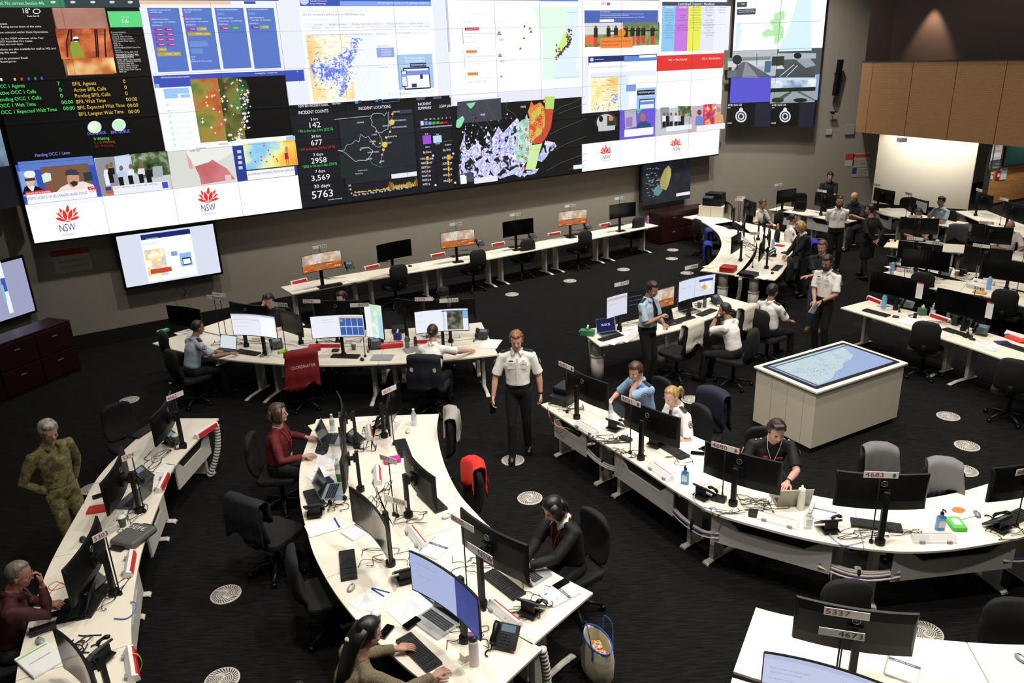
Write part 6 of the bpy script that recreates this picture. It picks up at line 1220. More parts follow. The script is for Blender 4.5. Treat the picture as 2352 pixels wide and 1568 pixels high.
for k_,tl,tr,kd,num,c,lb in (('5354',(688.6,588.4),(780.4,572.3),'wall','5354',(734,566.5),'wall desk monitor with desert wallpaper under sign 5354'),('ad',(861,563.5),(940.8,547.4),'off',None,None,'blank black wall desk monitor without a sign between 5354 and 5344'),
  ('5344',(1009,534.8),(1088,524.5),'wall','5344',(1047,514.5),'wall desk monitor with desert wallpaper under sign 5344'),('4934',(1151.6,510),(1222.8,499.6),'off','4934',(1183.5,492.5),'blank black wall desk monitor under sign 4934'),
  ('4690',(1279,487),(1346.4,479),'wall','4690',(1309.5,472.5),'wall desk monitor with desert wallpaper under sign 4690'),('5318',(1397.7,471),(1458.5,462.5),'off','5318',(1423,455),'blank black wall desk monitor under sign 5318')):
    M(k_,lb,tl,tr,'F',kd,[sg(num,c,'b',-.02)] if num else None,pole=False)
M('b1','black monitor angled away at the left end of the arc desk',(385,699),(462.5,709),'F','off',z=1.2)
M('bf1','black monitor seen from behind with signs 5279 and 4684',(516,691),(614.7,705),'B','off',[sg('5279',(490,683),'b',.12),sg('4684',(503,677),'r',.05)],z=1.42,w=.82)
M('bn1','lit monitor with a white document beside the officer at the laptop',(531.7,717),(635,725),'F','doc',[sg('5278',(641,699.5),'b',-.05)])
M('be','black monitor turned side-on right of the white document monitor',(650,712),(682,722),'F','off',z=1.3,w=.6,dell=False)
M('bf2','black monitor seen from behind in front of the man in the dark shirt',(707,690),(835,690),'B','off',[sg('5274',(715.5,692),'r',.12)],z=1.42,w=.82)
M('bn2','lit monitor with blue dispatch cards on the arc desk',(711.6,725),(836,720),'F','board',[sg('5277',(826,700.5),'b',-.05)])
M('bp','tall portrait monitor showing a coastal map beside the blue cards monitor',(835,695),(875.7,701),'F','coast',z=1.42,w=.36,h=.58,wt=.36)
M('bf3','black monitor seen from behind in front of the person in the turban',(965,688),(1098,685),'B','off',[sg('5275',(973.5,687),'r',.12)],z=1.42,w=.82)
M('bn3','lit monitor with a dark aerial map in front of the woman with the bun',(950,714),(1075,705),'F','map',[sg('5276',(1031,690),'b',-.05)])
M('bs','dark monitor turned side-on left of the aerial map monitor',(921,686),(955,690),'B','off',z=1.40,w=.5,dell=False)
# crowded curved desk
for k_,tl,tr,f_,z_,lb in (('s1',(1665,459),(1687,474.5),'F',1.3,'grey-faced monitor at the left of the crowded curved desk by the printer'),('s2',(1707.5,454.5),(1736,466),'B',1.3,'black monitor seen from behind on the curved desk near the far end'),
   ('s3',(1705,484),(1716,524),'B',1.3,'monitor seen edge-on in the middle left of the crowded curved desk'),('s4',(1752,479),(1764,515),'B',1.3,'tall dark monitor edge-on before the person with the brown bun'),('s5',(1765,504),(1774,548),'B',1.3,'dark monitor edge-on beside the woman in white with glasses'),
   ('s6',(1680,545),(1702.5,531),'B',1.3,'monitor near the red folder seen from behind on the curved desk'),('s7',(1741,566),(1760,541),'B',1.3,'monitor edge-on at the near right of the crowded curved desk')):
    M(k_,lb,tl,tr,f_,'off',z=z_,w=.72 if k_ in('s1','s2') else .6,dell=k_=='s2')
for nm,c,lb,k_ in (('4661',(1702,453.5),'small sign on a thin stem behind the crowded desk, higher one','s2'),('4660',(1698,459),'small sign on a thin stem behind the crowded desk, lower one','s2'),('4659',(1734,536),'small pale sign between the crowded monitors','s7')):
    t_,mid,zt,xa,n=MN[k_]; sign(nm,c,mid,V((-mid.x,-mid.y,0)),'r',lb,wd=.2)
M('u1','black monitor facing the room in front of the empty chair by the far wall',(1785,438),(1826,432),'F','off',[sg('5295',(1788,424),'b',.0)],z=1.32,w=.72,pole=False)
M('u2','black monitor seen from behind before the standing man in the polo',(1875,441),(1921,448),'B','off',[sg('5298',(1888,438.5),'r',.1)],z=1.30,w=.75)
M('u3','black monitor seen from behind against the left of the pale wall',(2006.5,429.5),(2054,439.5),'B','off',[sg('5303',(2013.5,424.5),'r',.1)])
M('u4','black monitor with a sheet of paper stuck on its back',(2090,451),(2131,462),'B','off',[sg('5302',(2087,445),'r',.1)],z=1.25,w=.75)
M('u5','black monitor seen from behind below the doorway',(2240,438),(2282,451),'B','off',[sg('5300',(2249,436.5),'r',.1)],z=1.3,w=.78)
M('u6','black monitor seen from behind at the right edge before the timber wall',(2306.5,461),(2358,473),'B','off',[sg('5301',(2306,457.5),'r',.1)],z=1.3,w=.8)
M('5305','wide black monitor seen from behind under sign 5305',(2068,498),(2159,502.5),'B','off',[sg('5305',(2103.5,497.5),'r',.1,'#3a3226')],z=1.3)
M('4669','wide black monitor seen from behind under sign 4669',(2231.5,514.5),(2328.5,524.5),'B','off',[sg('4669',(2266,511.5),'r',.1,'#c8a848')],z=1.28)
M('5321','wide black monitor seen from behind under sign 5321',(2063,552),(2166.5,562),'B','off',[sg('5321',(2101.5,548),'r',.1)],z=1.30)
M('5322','wide blank black monitor facing the camera under sign 5322',(2075,567),(2189,581),'F','off',[sg('5322',(2145,557.5),'b',-.04)],z=1.33,w=.85)
M('5320','wide black monitor seen from behind under sign 5320',(2214,561),(2326.5,576),'B','off',[sg('5320',(2254,564.5),'r',.1)],z=1.33)
M('53r','blank black monitor facing the camera at the right edge above sign 5342',(2265,591),(2376,606),'F','off',[sg('5319',(2352,583),'b',-.04)],z=1.3,w=.82)
M('5370','wide blank black monitor facing the camera under sign 5370',(2001.5,620),(2118.5,644.5),'F','off',[sg('5370',(2078.5,621),'b',-.04)],z=1.36,w=.84)
M('5342','wide blank black monitor facing the camera under sign 5342',(2154,658),(2280,689.5),'F','off',[sg('5342',(2240.5,660.5),'b',-.04)],z=1.36,w=.84)
M('lsg','x',(0,0),(1,1),'B') if False else None
for nm,c,k_,lb in (('4662',(402,909),'l1','white sign 4662 on the left desk row'),('5304',(303,1044),'l2','white sign 5304 on the left desk row'),('5303',(242,1225),'l3','white sign turned edge-on beside the balding man\'s monitor'),('4674',(894,895),'c3','white sign turned edge-on at the far end of the centre island'),('4677',(891,1055),'c2','white sign turned edge-on beside the pink packet')):
    t_,mid,zt,xa,n=MN[k_]; nn=n if k_[0]=='l' else -n
    sign(nm,c,mid+n*.2,(n+V((0,-.9,0))*.9),'r',lb,wd=.22)
t_,mid,zt,xa,n=MN['4675']; sign('NSW  :35',(1102,1270),mid+n*.16,n,'b','white sign with red flower emblem bent below sign 4675',wd=.30,hgt=.075,emb='#b83a44')
t_,mid,zt,xa,n=MN['c2']; sign('NSW',(908,1150),mid+n*.2,(n+V((0,-1,0))),'b','white sign with emblem turned sideways beside the middle monitor',wd=.28,hgt=.075,emb='#b83a44')
# papers stuck to screens
def stuck(label,tl,br,key,front=True,col=PAPER,red=False):
    t_,mid,zt,xa,n=MN[key]; P0=mid+n*(.05 if not front else .055); a=onplane(*tl,P0,n); b=onplane(*br,P0,n); r=V((-n.y,n.x,0)); w=abs((b-a).dot(r)); h=a.z-b.z
    c=(a+b)/2; t=thing('paper_sheet',label,'paper',c); g=G(); g.ext([-r*w/2-V((0,0,h/2)),r*w/2-V((0,0,h/2)),r*w/2+V((0,0,h/2)),-r*w/2+V((0,0,h/2))],n*.001); g.build('sheet',col,t)
    g=G()
    if red: g.ext([-r*w/2+V((0,0,h*.42)),r*w/2+V((0,0,h*.42)),r*w/2+V((0,0,h/2)),-r*w/2+V((0,0,h/2))],n*.002); g.build('red_header',RED,t); g=G()
    for i in range(7): g.text('operational note line',-r*w*.42+V((0,0,h*(.3-.11*i)))+n*.002,r,(0,0,1),width=w*(.8 if i%3 else .6),size=h*.035)
    g.build('lettering',mat('#77787c',.6),t)
stuck('strip of notes with a red top at the blank screen above the tissue box',(2107,647),(2117,687),'5370',red=True)
stuck('strip of notes with a red top at the blank screen nearest the right edge',(2268,692),(2277,733),'5342',red=True)
stuck('white sheet stuck on the back of a monitor before the pale wall',(2105,460),(2127,489),'u4',front=False)
# ---------------- chairs
FAB=mat('#060606',.85,bump=.2,nscale=200)
def mkchair():
    t=thing('office_chair','x','chair',group='black swivel office chairs')
    g=G(); prof=[]
    for j in range(9):
        z=.50+.50*j/8; w=.225*math.sin(PI*min(1,.28+.72*(j/8)))**.35 if j<6 else .225*(1-((j-5.2)/3.6)**2)**.5
        prof.append((w,z,-.25-.05*math.sin(j/8*PI)-.03*(j/8)))
    n=12; vs=[]
    for w,z,y in prof:
        for k in range(n):
            a=2*PI*k/n; x=w*math.copysign(abs(math.cos(a))**.6,math.cos(a)); vs.append((x,y+.045*math.copysign(abs(math.sin(a))**.7,math.sin(a))+.09*(x/.23)**2*.5,z))
    g.add(vs,[[i*n+k,i*n+(k+1)%n,(i+1)*n+(k+1)%n,(i+1)*n+k] for i in range(8) for k in range(n)]+[list(range(n))[::-1],[8*n+k for k in range(n)]],sm=True); g.build('backrest',FAB,t,sub=1)
    g=G(); g.rbox(0,.0,.455,.49,.48,.075,.10,4); g.build('seat',FAB,t,bevel=.02)
    g=G(); g.tube([(0,-.10,.40),(0,-.24,.42),(0,-.31,.50),(0,-.32,.66)],[(.04,.012)]*4,n=8); g.build('back_support',BLACK,t)
    g=G(); g.cyl(0,0,.10,.42,.028,n=12); g.cyl(0,0,.38,.42,.09,.10,n=12); g.build('gas_column',BLACK,t)
    g=G()
    for k in range(5):
        a=2*PI*k/5+.3; g.tube([(0,0,.11),(math.cos(a)*.16,math.sin(a)*.16,.10),(math.cos(a)*.29,math.sin(a)*.29,.065)],[(.03,.022),(.024,.018),(.018,.014)],n=8)
    g.build('star_base',BLACK,t)
    for k in range(5):
        a=2*PI*k/5+.3; q=G(); q.tube([(math.cos(a)*.29-math.sin(a)*.022,math.sin(a)*.29+math.cos(a)*.022,.028),(math.cos(a)*.29+math.sin(a)*.022,math.sin(a)*.29-math.cos(a)*.022,.028)],.028,n=12); q.build('caster',BLK2,t)
    return t
def chair(label,px=None,heading=90,loc=None,z=1.0):
    """px = top of the backrest"""
    rz=math.radians(heading-90); R=Mx.Rotation(rz,3,'Z')
    if loc is None:
        p=at(px[0],px[1],z); loc=p-R@V((0,-.28,0)); loc.z=0
    return inst('chair',mkchair,(loc.x,loc.y,0),rz,label)
def drape(label,name,cat,chair_o,col,front=.20,back=.45,text=None,tcol='#e8e8e8',skew=0,wide=.24,sleeve=False,rough=.8,badge=None):
    """garment hung over a backrest, folded over its top edge"""
    g=G(); n=16; L=back+front+.10; m=18; vs=[]; rr=random.Random(len(label))
    ph=[rr.uniform(0,6) for _ in range(3)]
    for j in range(m+1):
        s_=j/m*L
        if s_<back: z=1.03-(back-s_); y=-.375+.008*math.sin(s_*20); 
        elif s_<back+.10: a=(s_-back)/.10*PI; z=1.03+.028*math.sin(a); y=-.315-.062*math.cos(a)
        else: z=1.03-(s_-back-.10); y=-.245
        hang=max(0,(1.0-z))/.45
        for i in range(n+1):
            u=i/n-.5; w=wide*(1+.12*hang)*2; top=.0 if abs(u)<.25 else (abs(u)-.25)*.34
            x=u*w*(1+.0)+skew*hang; fold=(.024*math.sin(u*22+ph[0])+.010*math.sin(u*41+ph[1]+z*6))*min(1,.25+hang)
            yy=y+(1 if y>-.3 else -1)*abs(fold)*.8+.16*u*u*(1)
            zz=z-top*.35-(.05*math.sin(u*7+ph[2]) if (j in(0,m)) else 0)
            vs.append((x,yy,zz))
    g.add(vs,[(j*(n+1)+i,j*(n+1)+i+1,(j+1)*(n+1)+i+1,(j+1)*(n+1)+i) for j in range(m) for i in range(n)],sm=True)
    o=g.build(name,mat(col,rough,bump=.3,nscale=40)); sd=o.modifiers.new('t','SOLIDIFY'); sd.thickness=.008; sd.offset=1
    o.matrix_world=chair_o.matrix_world if False else Mx.Translation(chair_o.location)@Mx.Rotation(chair_o.rotation_euler.z,4,'Z')
    tag(o,label,cat)
    if text:
        q=G(); q.text(text,V((0,-.40,.80)),(1,0,0),(0,0,1),size=.07,width=min(.36,.055*len(text),wide*1.5),align='c'); q.build('lettering',mat(tcol,.6),o)
    if badge:
        for x in (-.17,.17): q=G(); q.ext([(x+.026*math.cos(a),-.408,.86+.034*math.sin(a)) for a in [2*PI*i/14 for i in range(14)]],(0,.003,0)); q.build('sleeve_badge',mat('#c8ccc4',.6),o)
    if sleeve:
        q=G(); q.tube([(wide*.8,-.35,.97),(wide*1.05,-.36,.80),(wide*1.1,-.37,.60)],[(.05,.03),(.055,.03),(.045,.02)],n=10); q.build('sleeve',mat(col,rough),o)
    return o
# chairs under seated people
for k,(root,info) in PP.items():
    if k in ('blue_left','phone','dark_mid','turban','bun','manbun','turned','specs','bald_navy','far_shirt','behind5305','bald_right','brownbun','police','blonde','fire','black_jacket','red_shawl','bald_left','tweed'):
        rz=root.rotation_euler.z; o=inst('chair',mkchair,(root.location.x,root.location.y,0),rz,'black office chair under the '+root['label'].split(' ',1)[1] if False else '')
        d={'blue_left':'officer in pale blue at the left laptop','phone':'man holding a phone to his ear','dark_mid':'man in the dark shirt','turban':'person in the black turban','bun':'woman with the hair bun','manbun':'man with tied-back hair','turned':'man with hand on his knee','specs':'woman in white with glasses','bald_navy':'bald man in the navy polo','far_shirt':'man in light shirt by the pale wall','behind5305':'person behind monitor 5305','bald_right':'bald man behind monitor 4669','brownbun':'person with the brown bun','police':'young police officer in light blue','blonde':'blonde woman with the ponytail','fire':'fire officer in black','black_jacket':'woman in the black jacket','red_shawl':'woman in the red shawl','bald_left':'balding man in the red jumper','tweed':'woman in the tweed jacket'}[k]
        o['label']='black office chair the %s sits on'%d; PP[k]=(root,info,o)
cA=[chair('black office chair facing the wall desk under sign 5354, left of sign 5344',(914,607),121),chair('black office chair at the wall desk under sign 5344',(1097,573),121),chair('black office chair at the wall desk under sign 4934',(1212,548),121),chair('black office chair at the wall desk under sign 4690',(1344,529),121),chair('black office chair at the far right wall desk under sign 5318',(1467,498),121)]
c_=chair('black office chair wearing the red vest at the arc desk',(690,810),112); drape('dark red vest with white lettering draped over a chair at the arc desk','vest','vest',c_,'#7c0c14',back=.55,front=.1,text='COORDINATOR',skew=-.04)
drape('dark navy jacket with sleeve badges hung behind the woman with the bun','jacket','jacket',PP['bun'][2],'#10131f',back=.50,front=.06,wide=.25,badge=1)
c_=chair('office chair holding the pale grey jacket by the centre island',(1033,950),185); drape('pale grey jacket bunched over a chair right of the centre island','jacket','jacket',c_,'#9c9a92',back=.32,front=.25,wide=.2,sleeve=True)
c_=chair('office chair holding the bright red vest by the centre island',(1087,1066),208); drape('bright red vest folded over a chair right of the centre island','vest','vest',c_,'#d8281e',back=.30,front=.28,wide=.15,text='ACTION')
c_=chair('office chair with the cream vest nearer the man with the tie',(1592,745),130); drape('cream vest hanging over a chair, left one of the two','vest','vest',c_,'#cfc8b8',back=.36,front=.2,wide=.2,text='LIAISON',tcol='#33312e',skew=-.05)
c_=chair('office chair with the cream vest between the two seated men',(1719,706),130); drape('cream vest hanging over a chair, right one of the two','vest','vest',c_,'#cfc8b8',back=.36,front=.2,wide=.2,text='LIAISON',tcol='#33312e')
c_=chair('office chair with a navy jacket right of the blonde woman',(1640,902),215); drape('navy jacket with grey lining hung on a chair beside the blonde woman','jacket','jacket',c_,'#12172a',back=.42,front=.35,wide=.22)
c_=chair('office chair with a grey jacket behind monitor 4683, left of the two',(2022,1032),262); drape('grey work jacket over a chair directly behind sign 4683','jacket','jacket',c_,'#6c6b69',back=.25,front=.34,wide=.17,skew=-.05)
c_=chair('office chair with a grey jacket right of sign 4683',(2170,1066),250); drape('grey work jacket with a white tag over the chair right of sign 4683','jacket','jacket',c_,'#737270',back=.25,front=.32,wide=.16,skew=-.07)
chair('dark office chair showing above the 5337 monitor',(1948,1330),268); chair('large dark office chair at the bottom right edge',(2330,1372),262)
chair('black office chair at the desk under sign 5342, next to the white notepad',(2131,738),55); chair('black office chair at the right edge below the 5342 desk',(2335,824),50)
chair('black office chair between monitors 5370 and 5322',(2122,624),52); chair('black office chair right of the 5342 sign',(2312,664),48)
chair('empty black office chair facing the far wall monitor',(1838,442),255); chair('black office chair in front of the left far-wall desk',(1790,484),130); chair('black office chair left of the monitor with the stuck sheet',(2087,452),240)
c_=chair('office chair with a grey vest between monitors 5305 and 4669',(2202,520),240); drape('dark grey vest over a chair between monitors 5305 and 4669','vest','vest',c_,'#4a4b4c',back=.2,front=.36,wide=.2)
c_=chair('office chair with blue vest left of the crowded desk, nearer one',(1627,561),345); drape('royal blue vest over the nearer chair left of the crowded desk','vest','vest',c_,'#1c2c98',back=.35,front=.15,wide=.2,text='VIC')
c_=chair('office chair with blue vest left of the crowded desk, farther one',(1630,530),352); drape('royal blue vest over the farther chair left of the crowded desk','vest','vest',c_,'#182880',back=.3,front=.15,wide=.2)
c_=chair('office chair with blue vest behind the man with folded arms',(1868,556),175); drape('bright blue vest behind the blonde woman in the headset','vest','vest',c_,'#1c30b8',back=.3,front=.2,wide=.2,text='OP')
chair('black office chair at the near right of the curved crowded desk',(1816,590),170); chair('black office chair beside the printer cabinet',(1601,502),20)
chair('dark office chair in the shadows left of the centre island, farther',(562,1150),60); chair('dark office chair in the shadows left of the centre island, nearer',(668,1262),20); chair('dark office chair behind the 4662 monitor',(262,925),320)
o_=chair('dark office chair at the far left of the arc desk',(372,760),40)
drape('navy jacket on the farther dark chair left of the centre island','jacket','jacket',[o for o in C.objects if o.get('label','')=='dark office chair in the shadows left of the centre island, farther'][0],'#0b0e18',back=.4,front=.2)
# ---------------- desk things
ZD=.731
KEY=mat('#1d1d1f',.5); KEYB=mat('#111113',.5)
def mkkeyboard():
    t=thing('keyboard','x','keyboard',group='black desk keyboards')
    g=G(); g.rbox(0,0,.010,.445,.145,.018,.008); g.build('frame',KEYB,t)
    g=G()
    for r in range(6):
        for c in range(21):
            if r==0 and c in(14,18,19,20): continue
            if c in(14,18): continue
            w=.0165
            if r==5 and 3<c<9:
                if c!=4: continue
                g.box(-.212+.0205*6,-.058+.0,.0215,.115,.0165,.005); continue
            g.box(-.212+.0205*c+.002,.052-.0225*r*1.0,.0215,w,.0175,.005)
    g.build('keys',KEY,t); return t
def mkmouse(col):
    def f():
        t=thing('mouse','x','mouse',group='computer mice'); g=G(); g.ell((0,0,.016),(.031,.055,.020),None,14)
        for i,v in enumerate(g.v):
            if v.z<.001: g.v[i]=V((v.x,v.y,.0005))
        g.build('shell',mat(col,.35,.2 if col!='#141416' else 0),t); g=G(); g.tube([(0,.012,.0355),(0,.032,.032)],.0045,n=8); g.build('scroll_wheel',BLK2,t)
        return t
    return f
def mkphone():
    t=thing('desk_phone','x','telephone',group='black desk telephones')
    g=G(); R=Mx.Rotation(math.radians(38),3,'X'); g.box(0,.0,.085,.20,.19,.022,R=R); g.build('body',mat('#151516',.4),t,bevel=.006)
    g=G(); g.box(0,.055,.035,.15,.10,.012); g.box(0,.07,.075,.12,.012,.10); g.build('stand',BLACK,t)
    def on(x,y,z=.012): return R@V((x,y,z))+V((0,0,.085))
    g=G(); g.tube([on(-.085,-.085,.03),on(-.085,-.06,.042),on(-.085,.0,.046),on(-.085,.06,.042),on(-.085,.085,.03)],[(.022,.014),(.024,.016),(.016,.012),(.024,.016),(.022,.014)],n=10); g.build('handset',BLK2,t)
    g=G(); g.add([on(-.045,.03),on(.07,.03),on(.07,.082),on(-.045,.082)],[(0,1,2,3)]); g.build('display',em('#a8c0d8',.35),t)
    g=G()
    for r in range(4):
        for c in range(3): p=on(-.03+.028*c,.012-.022*r,.014); g.box(p.x,p.y,p.z,.018,.012,.005,R=R)
    g.build('key_pad',KEY,t)
    g=G(); g.tube([on(-.085,-.09,.02)]+[V((-.09-.03*math.sin(a),-.10-.035*(1-math.cos(a)),.012)) for a in [.3*i for i in range(12)]],.006,n=6); g.build('handset_cord',BLACK,t)
    return t
def mklaptop(bc,sc,es,on=.8,txt=None):
    def f():
        t=thing('laptop','x','laptop',group='open laptops')
        g=G(); g.rbox(0,0,.009,.33,.23,.016,.012); g.build('base',mat(bc,.35,.5),t)
        g=G()
        for r in range(5):
            for c in range(14): g.box(-.136+.0208*c,.072-.021*r,.0185,.017,.0165,.003)
        g.build('keys',KEYB,t); g=G(); g.box(0,-.065,.0175,.10,.06,.001); g.build('trackpad',mat(bc,.25,.4),t)
        R=Mx.Rotation(math.radians(-18),3,'X'); g=G(); o=V((0,.112,.012))
        g.ext([o+R@V((-.165,0,0)),o+R@V((.165,0,0)),o+R@V((.165,0,.225)),o+R@V((-.165,0,.225))],R@V((0,.007,0))); l=g.build('lid',mat(bc,.35,.5),t)
        g=G(); g.add([o+R@V((-.158,-.001,.01)),o+R@V((.158,-.001,.01)),o+R@V((.158,-.001,.215)),o+R@V((-.158,-.001,.215))],[(0,1,2,3)]); g.build('screen',em(sc,es) if es else mat(sc,.12),t)
        if txt: g=G(); g.text(txt,o+R@V((0,-.003,.10)),(1,0,0),R@V((0,0,1)),size=.05,width=.16,align='c'); g.build('lettering',em('#ffffff',.8),t)
        return t
    return f
def mkrail():
    t=thing('power_rail','x','power board',group='white desk power rails with a red strip')
    g=G(); g.ext([(-.19,-.045,0),(-.19,.045,0),(-.19,.035,.05),(-.19,-.005,.065),(-.19,-.045,.012)],(.38,0,0)); g.build('housing',WHITEP,t)
    g=G(); g.add([(-.17,.036,.0505),(.17,.036,.0505),(.17,.046,.004),(-.17,.046,.004)],[(0,1,2,3)]); g.add([(-.17,.036,.051),(.17,.036,.051),(.17,.022,.0565),(-.17,.022,.0565)],[(3,2,1,0)]); g.build('red_strip',RED,t)
    g=G()
    for x in (-.12,.12): g.box(x,-.048,.0,.045,.02,.055)
    g.build('clamp',GREY,t); return t
def mkrail2():
    t=mkrail(); return t
def mkcup(col,lid='#e8e8e4'):
    def f():
        t=thing('coffee_cup','x','cup',group='takeaway coffee cups'); g=G(); g.lathe([(.029,0),(.040,.105)],n=18); g.build('cup_body',mat(col,.6),t); g=G(); g.lathe([(.043,.103),(.043,.110),(.038,.113),(.037,.122),(.001,.122)],n=18,cap=False); g.build('lid',mat(lid,.4),t); return t
    return f
def glassy(col,a=.45): return mat(col,.08,alpha=a)
def mkbottle():
    t=thing('water_bottle','x','bottle',group='clear plastic water bottles')
    g=G(); g.lathe([(.030,0),(.033,.01),(.033,.06),(.030,.065),(.033,.07),(.033,.14),(.028,.165),(.014,.19),(.013,.205)],n=16); g.build('bottle_body',glassy('#dfe8ee',.45),t)
    g=G(); g.lathe([(.0335,.075),(.0335,.13)],n=16,cap=False); g.build('wrapper',mat('#c8d4e2',.5),t); g=G(); g.cyl(0,0,.203,.222,.016,n=12); g.build('cap',WHITEP,t); return t
def mksani(fill='#4ba3e6',a=.75):
    def f():
        t=thing('pump_bottle','x','bottle',group='hand sanitiser pump bottles')
        g=G(); g.rbox(0,0,.07,.085,.05,.13,.018); g.lathe([(.035,.135),(.016,.155),(.014,.165)],n=14); g.build('bottle_body',mat(fill,.12,alpha=a),t)
        g=G(); g.box(0,-.026,.07,.055,.002,.07); g.build('wrapper',mat('#d8e6f0',.5),t)
        g=G(); g.cyl(0,0,.163,.182,.017,n=12); g.cyl(0,0,.18,.215,.005,n=8); g.tube([(0,0,.213),(0,-.035,.222),(0,-.05,.212)],.007,n=8); g.build('pump',BLK2 if a>.5 else WHITEP,t); return t
    return f
def mkspray(col='#86c4ee'):
    def f():
        t=thing('flask','x','bottle'); g=G(); g.lathe([(.034,0),(.036,.01),(.036,.15),(.028,.17)],n=16); g.build('bottle_body',mat(col,.15,alpha=.7),t); g=G(); g.lathe([(.030,.168),(.030,.19),(.012,.2),(.012,.21)],n=14); g.build('cap',mat(col,.3),t); return t
    return f
def mknotebook(band='#55585e',cover='#f0f0ef',txt='OPERATIONAL LOG BOOK',green=False,spiral=True):
    def f():
        t=thing('notebook','x','notebook'); g=G(); g.box(0,0,.007,.21,.295,.013); g.build('pages',PAPER,t); g=G(); g.box(0,0,.0145,.21,.295,.002); cv=g.build('cover',mat(cover,.5),t)
        g=G()
        if green: g.box(0,.118,.0158,.19,.012,.0006,mi=0)
        else: g.box(0,.03,.0158,.21,.030,.0006)
        g.build('band',mat('#7cbf3a' if green else band,.5),cv)
        g=G(); g.text(txt,(0,.024 if not green else .0,.0165),(1,0,0),(0,1,0),size=.016,width=.14,align='c'); g.build('lettering',mat('#f4f4f4' if not green else '#40484a',.5),cv)
        if spiral:
            g=G()
            for i in range(26): y=-.14+.0112*i; g.tube([(-.105+.008*math.cos(a),y,.009+.010*math.sin(a)) for a in [2*PI*k/8 for k in range(9)]],.0011,n=4,cap=False)
            g.build('spiral_binding',mat('#3c3c3e',.4,.5),t)
        return t
    return f
def mkpaper(hd='#2a3c78',lines=True,n=1,col='#f4f3f1'):
    def f():
        t=thing('paper','x','paper'); g=G(); rr=random.Random(len(_protos))
        g.box(0,0,.0012*n,.21,.297,.0022*n,rz=0)
        g.build('sheet',mat(col,.75),t); q=G()
        if lines:
            for i in range(12): q.text('notes for the morning briefing and crew list'[:24+int(rr.random()*18)],(-.085,.09-.017*i,.0025*n+.0006),(1,0,0),(0,1,0),size=.007,width=.08+.09*rr.random())
            q.build('print',mat('#8b8d95',.7),t)
        if hd: q=G(); q.box(0,.125,.0025*n+.0006,.19,.018,.0004); q.build('header_bar',mat(hd,.6),t)
        return t
    return f
def mkcell(col='#0b0b0d'):
    def f():
        t=thing('smartphone','x','phone',group='smartphones lying on desks'); g=G(); g.rbox(0,0,.0045,.074,.150,.008,.011); g.build('shell',mat(col,.3),t); g=G(); g.rbox(0,0,.0088,.068,.142,.0008,.008); g.build('screen',GLASSD,t); return t
    return f
def mkbox(name,cat,sx,sy,sz,col,bev=.004,extra=None):
    def f():
        t=thing(name,'x',cat); g=G(); g.rbox(0,0,sz/2,sx,sy,sz,min(sx,sy)*.12); g.build('body' if cat not in('folder','book') else 'cover',mat(col,.5),t,bevel=bev)
        if extra: extra(t)
        return t
    return f
def tissue(t):
    g=G(); g.tube([(0,0,.10),(.0,.01,.125),(.015,0,.15),(.005,-.01,.175)],[(.03,.012),(.045,.02),(.035,.012),(.006,.004)],n=8); g.build('tissue',PAPER,t)
def tangle(px,py,w,d,n=6,label='',col='#0d0d0e',r=.0028,z=ZD,seed=0):
    """loose cables nobody could count: one object"""
    rr=random.Random(seed+int(px)); c=at(px,py,z); g=G()
    for k in range(n):
        pts=[]; a=rr.uniform(0,6); x,y=rr.uniform(-w,w)*.5,rr.uniform(-d,d)*.5
        for i in range(7):
            pts.append(V((max(-w,min(w,x)),max(-d,min(d,y)),.005+abs(rr.gauss(0,.006))+(.02 if rr.random()<.12 else 0)))); a+=rr.uniform(-1.4,1.4); x+=math.cos(a)*w*.45; y+=math.sin(a)*d*.45
        g.tube(catmull(pts,5),r,n=5)
    return tag(g.build('cable_tangle',mat(col,.5),loc=c),label,'cables',kind='stuff')
def put(key,mk,label,a,b=None,z=ZD,rot=None,s=None,add=0,group=None,axis='x'):
    """a alone = base pixel with rot in degrees, a and b = pixels of the ends of the long axis on the desk top"""
    A=at(*a,z)
    if b: B=at(*b,z); m=(A+B)/2; ang=math.atan2(B.y-A.y,B.x-A.x)+(0 if axis=='x' else -PI/2)
    else: m=A; ang=math.radians(rot or 0)
    o=inst(key,mk,(m.x,m.y,z),ang+math.radians(add),label)
    if s: o.scale=(s,s,s) if not isinstance(s,tuple) else s
    if group: o['group']=group
    return o
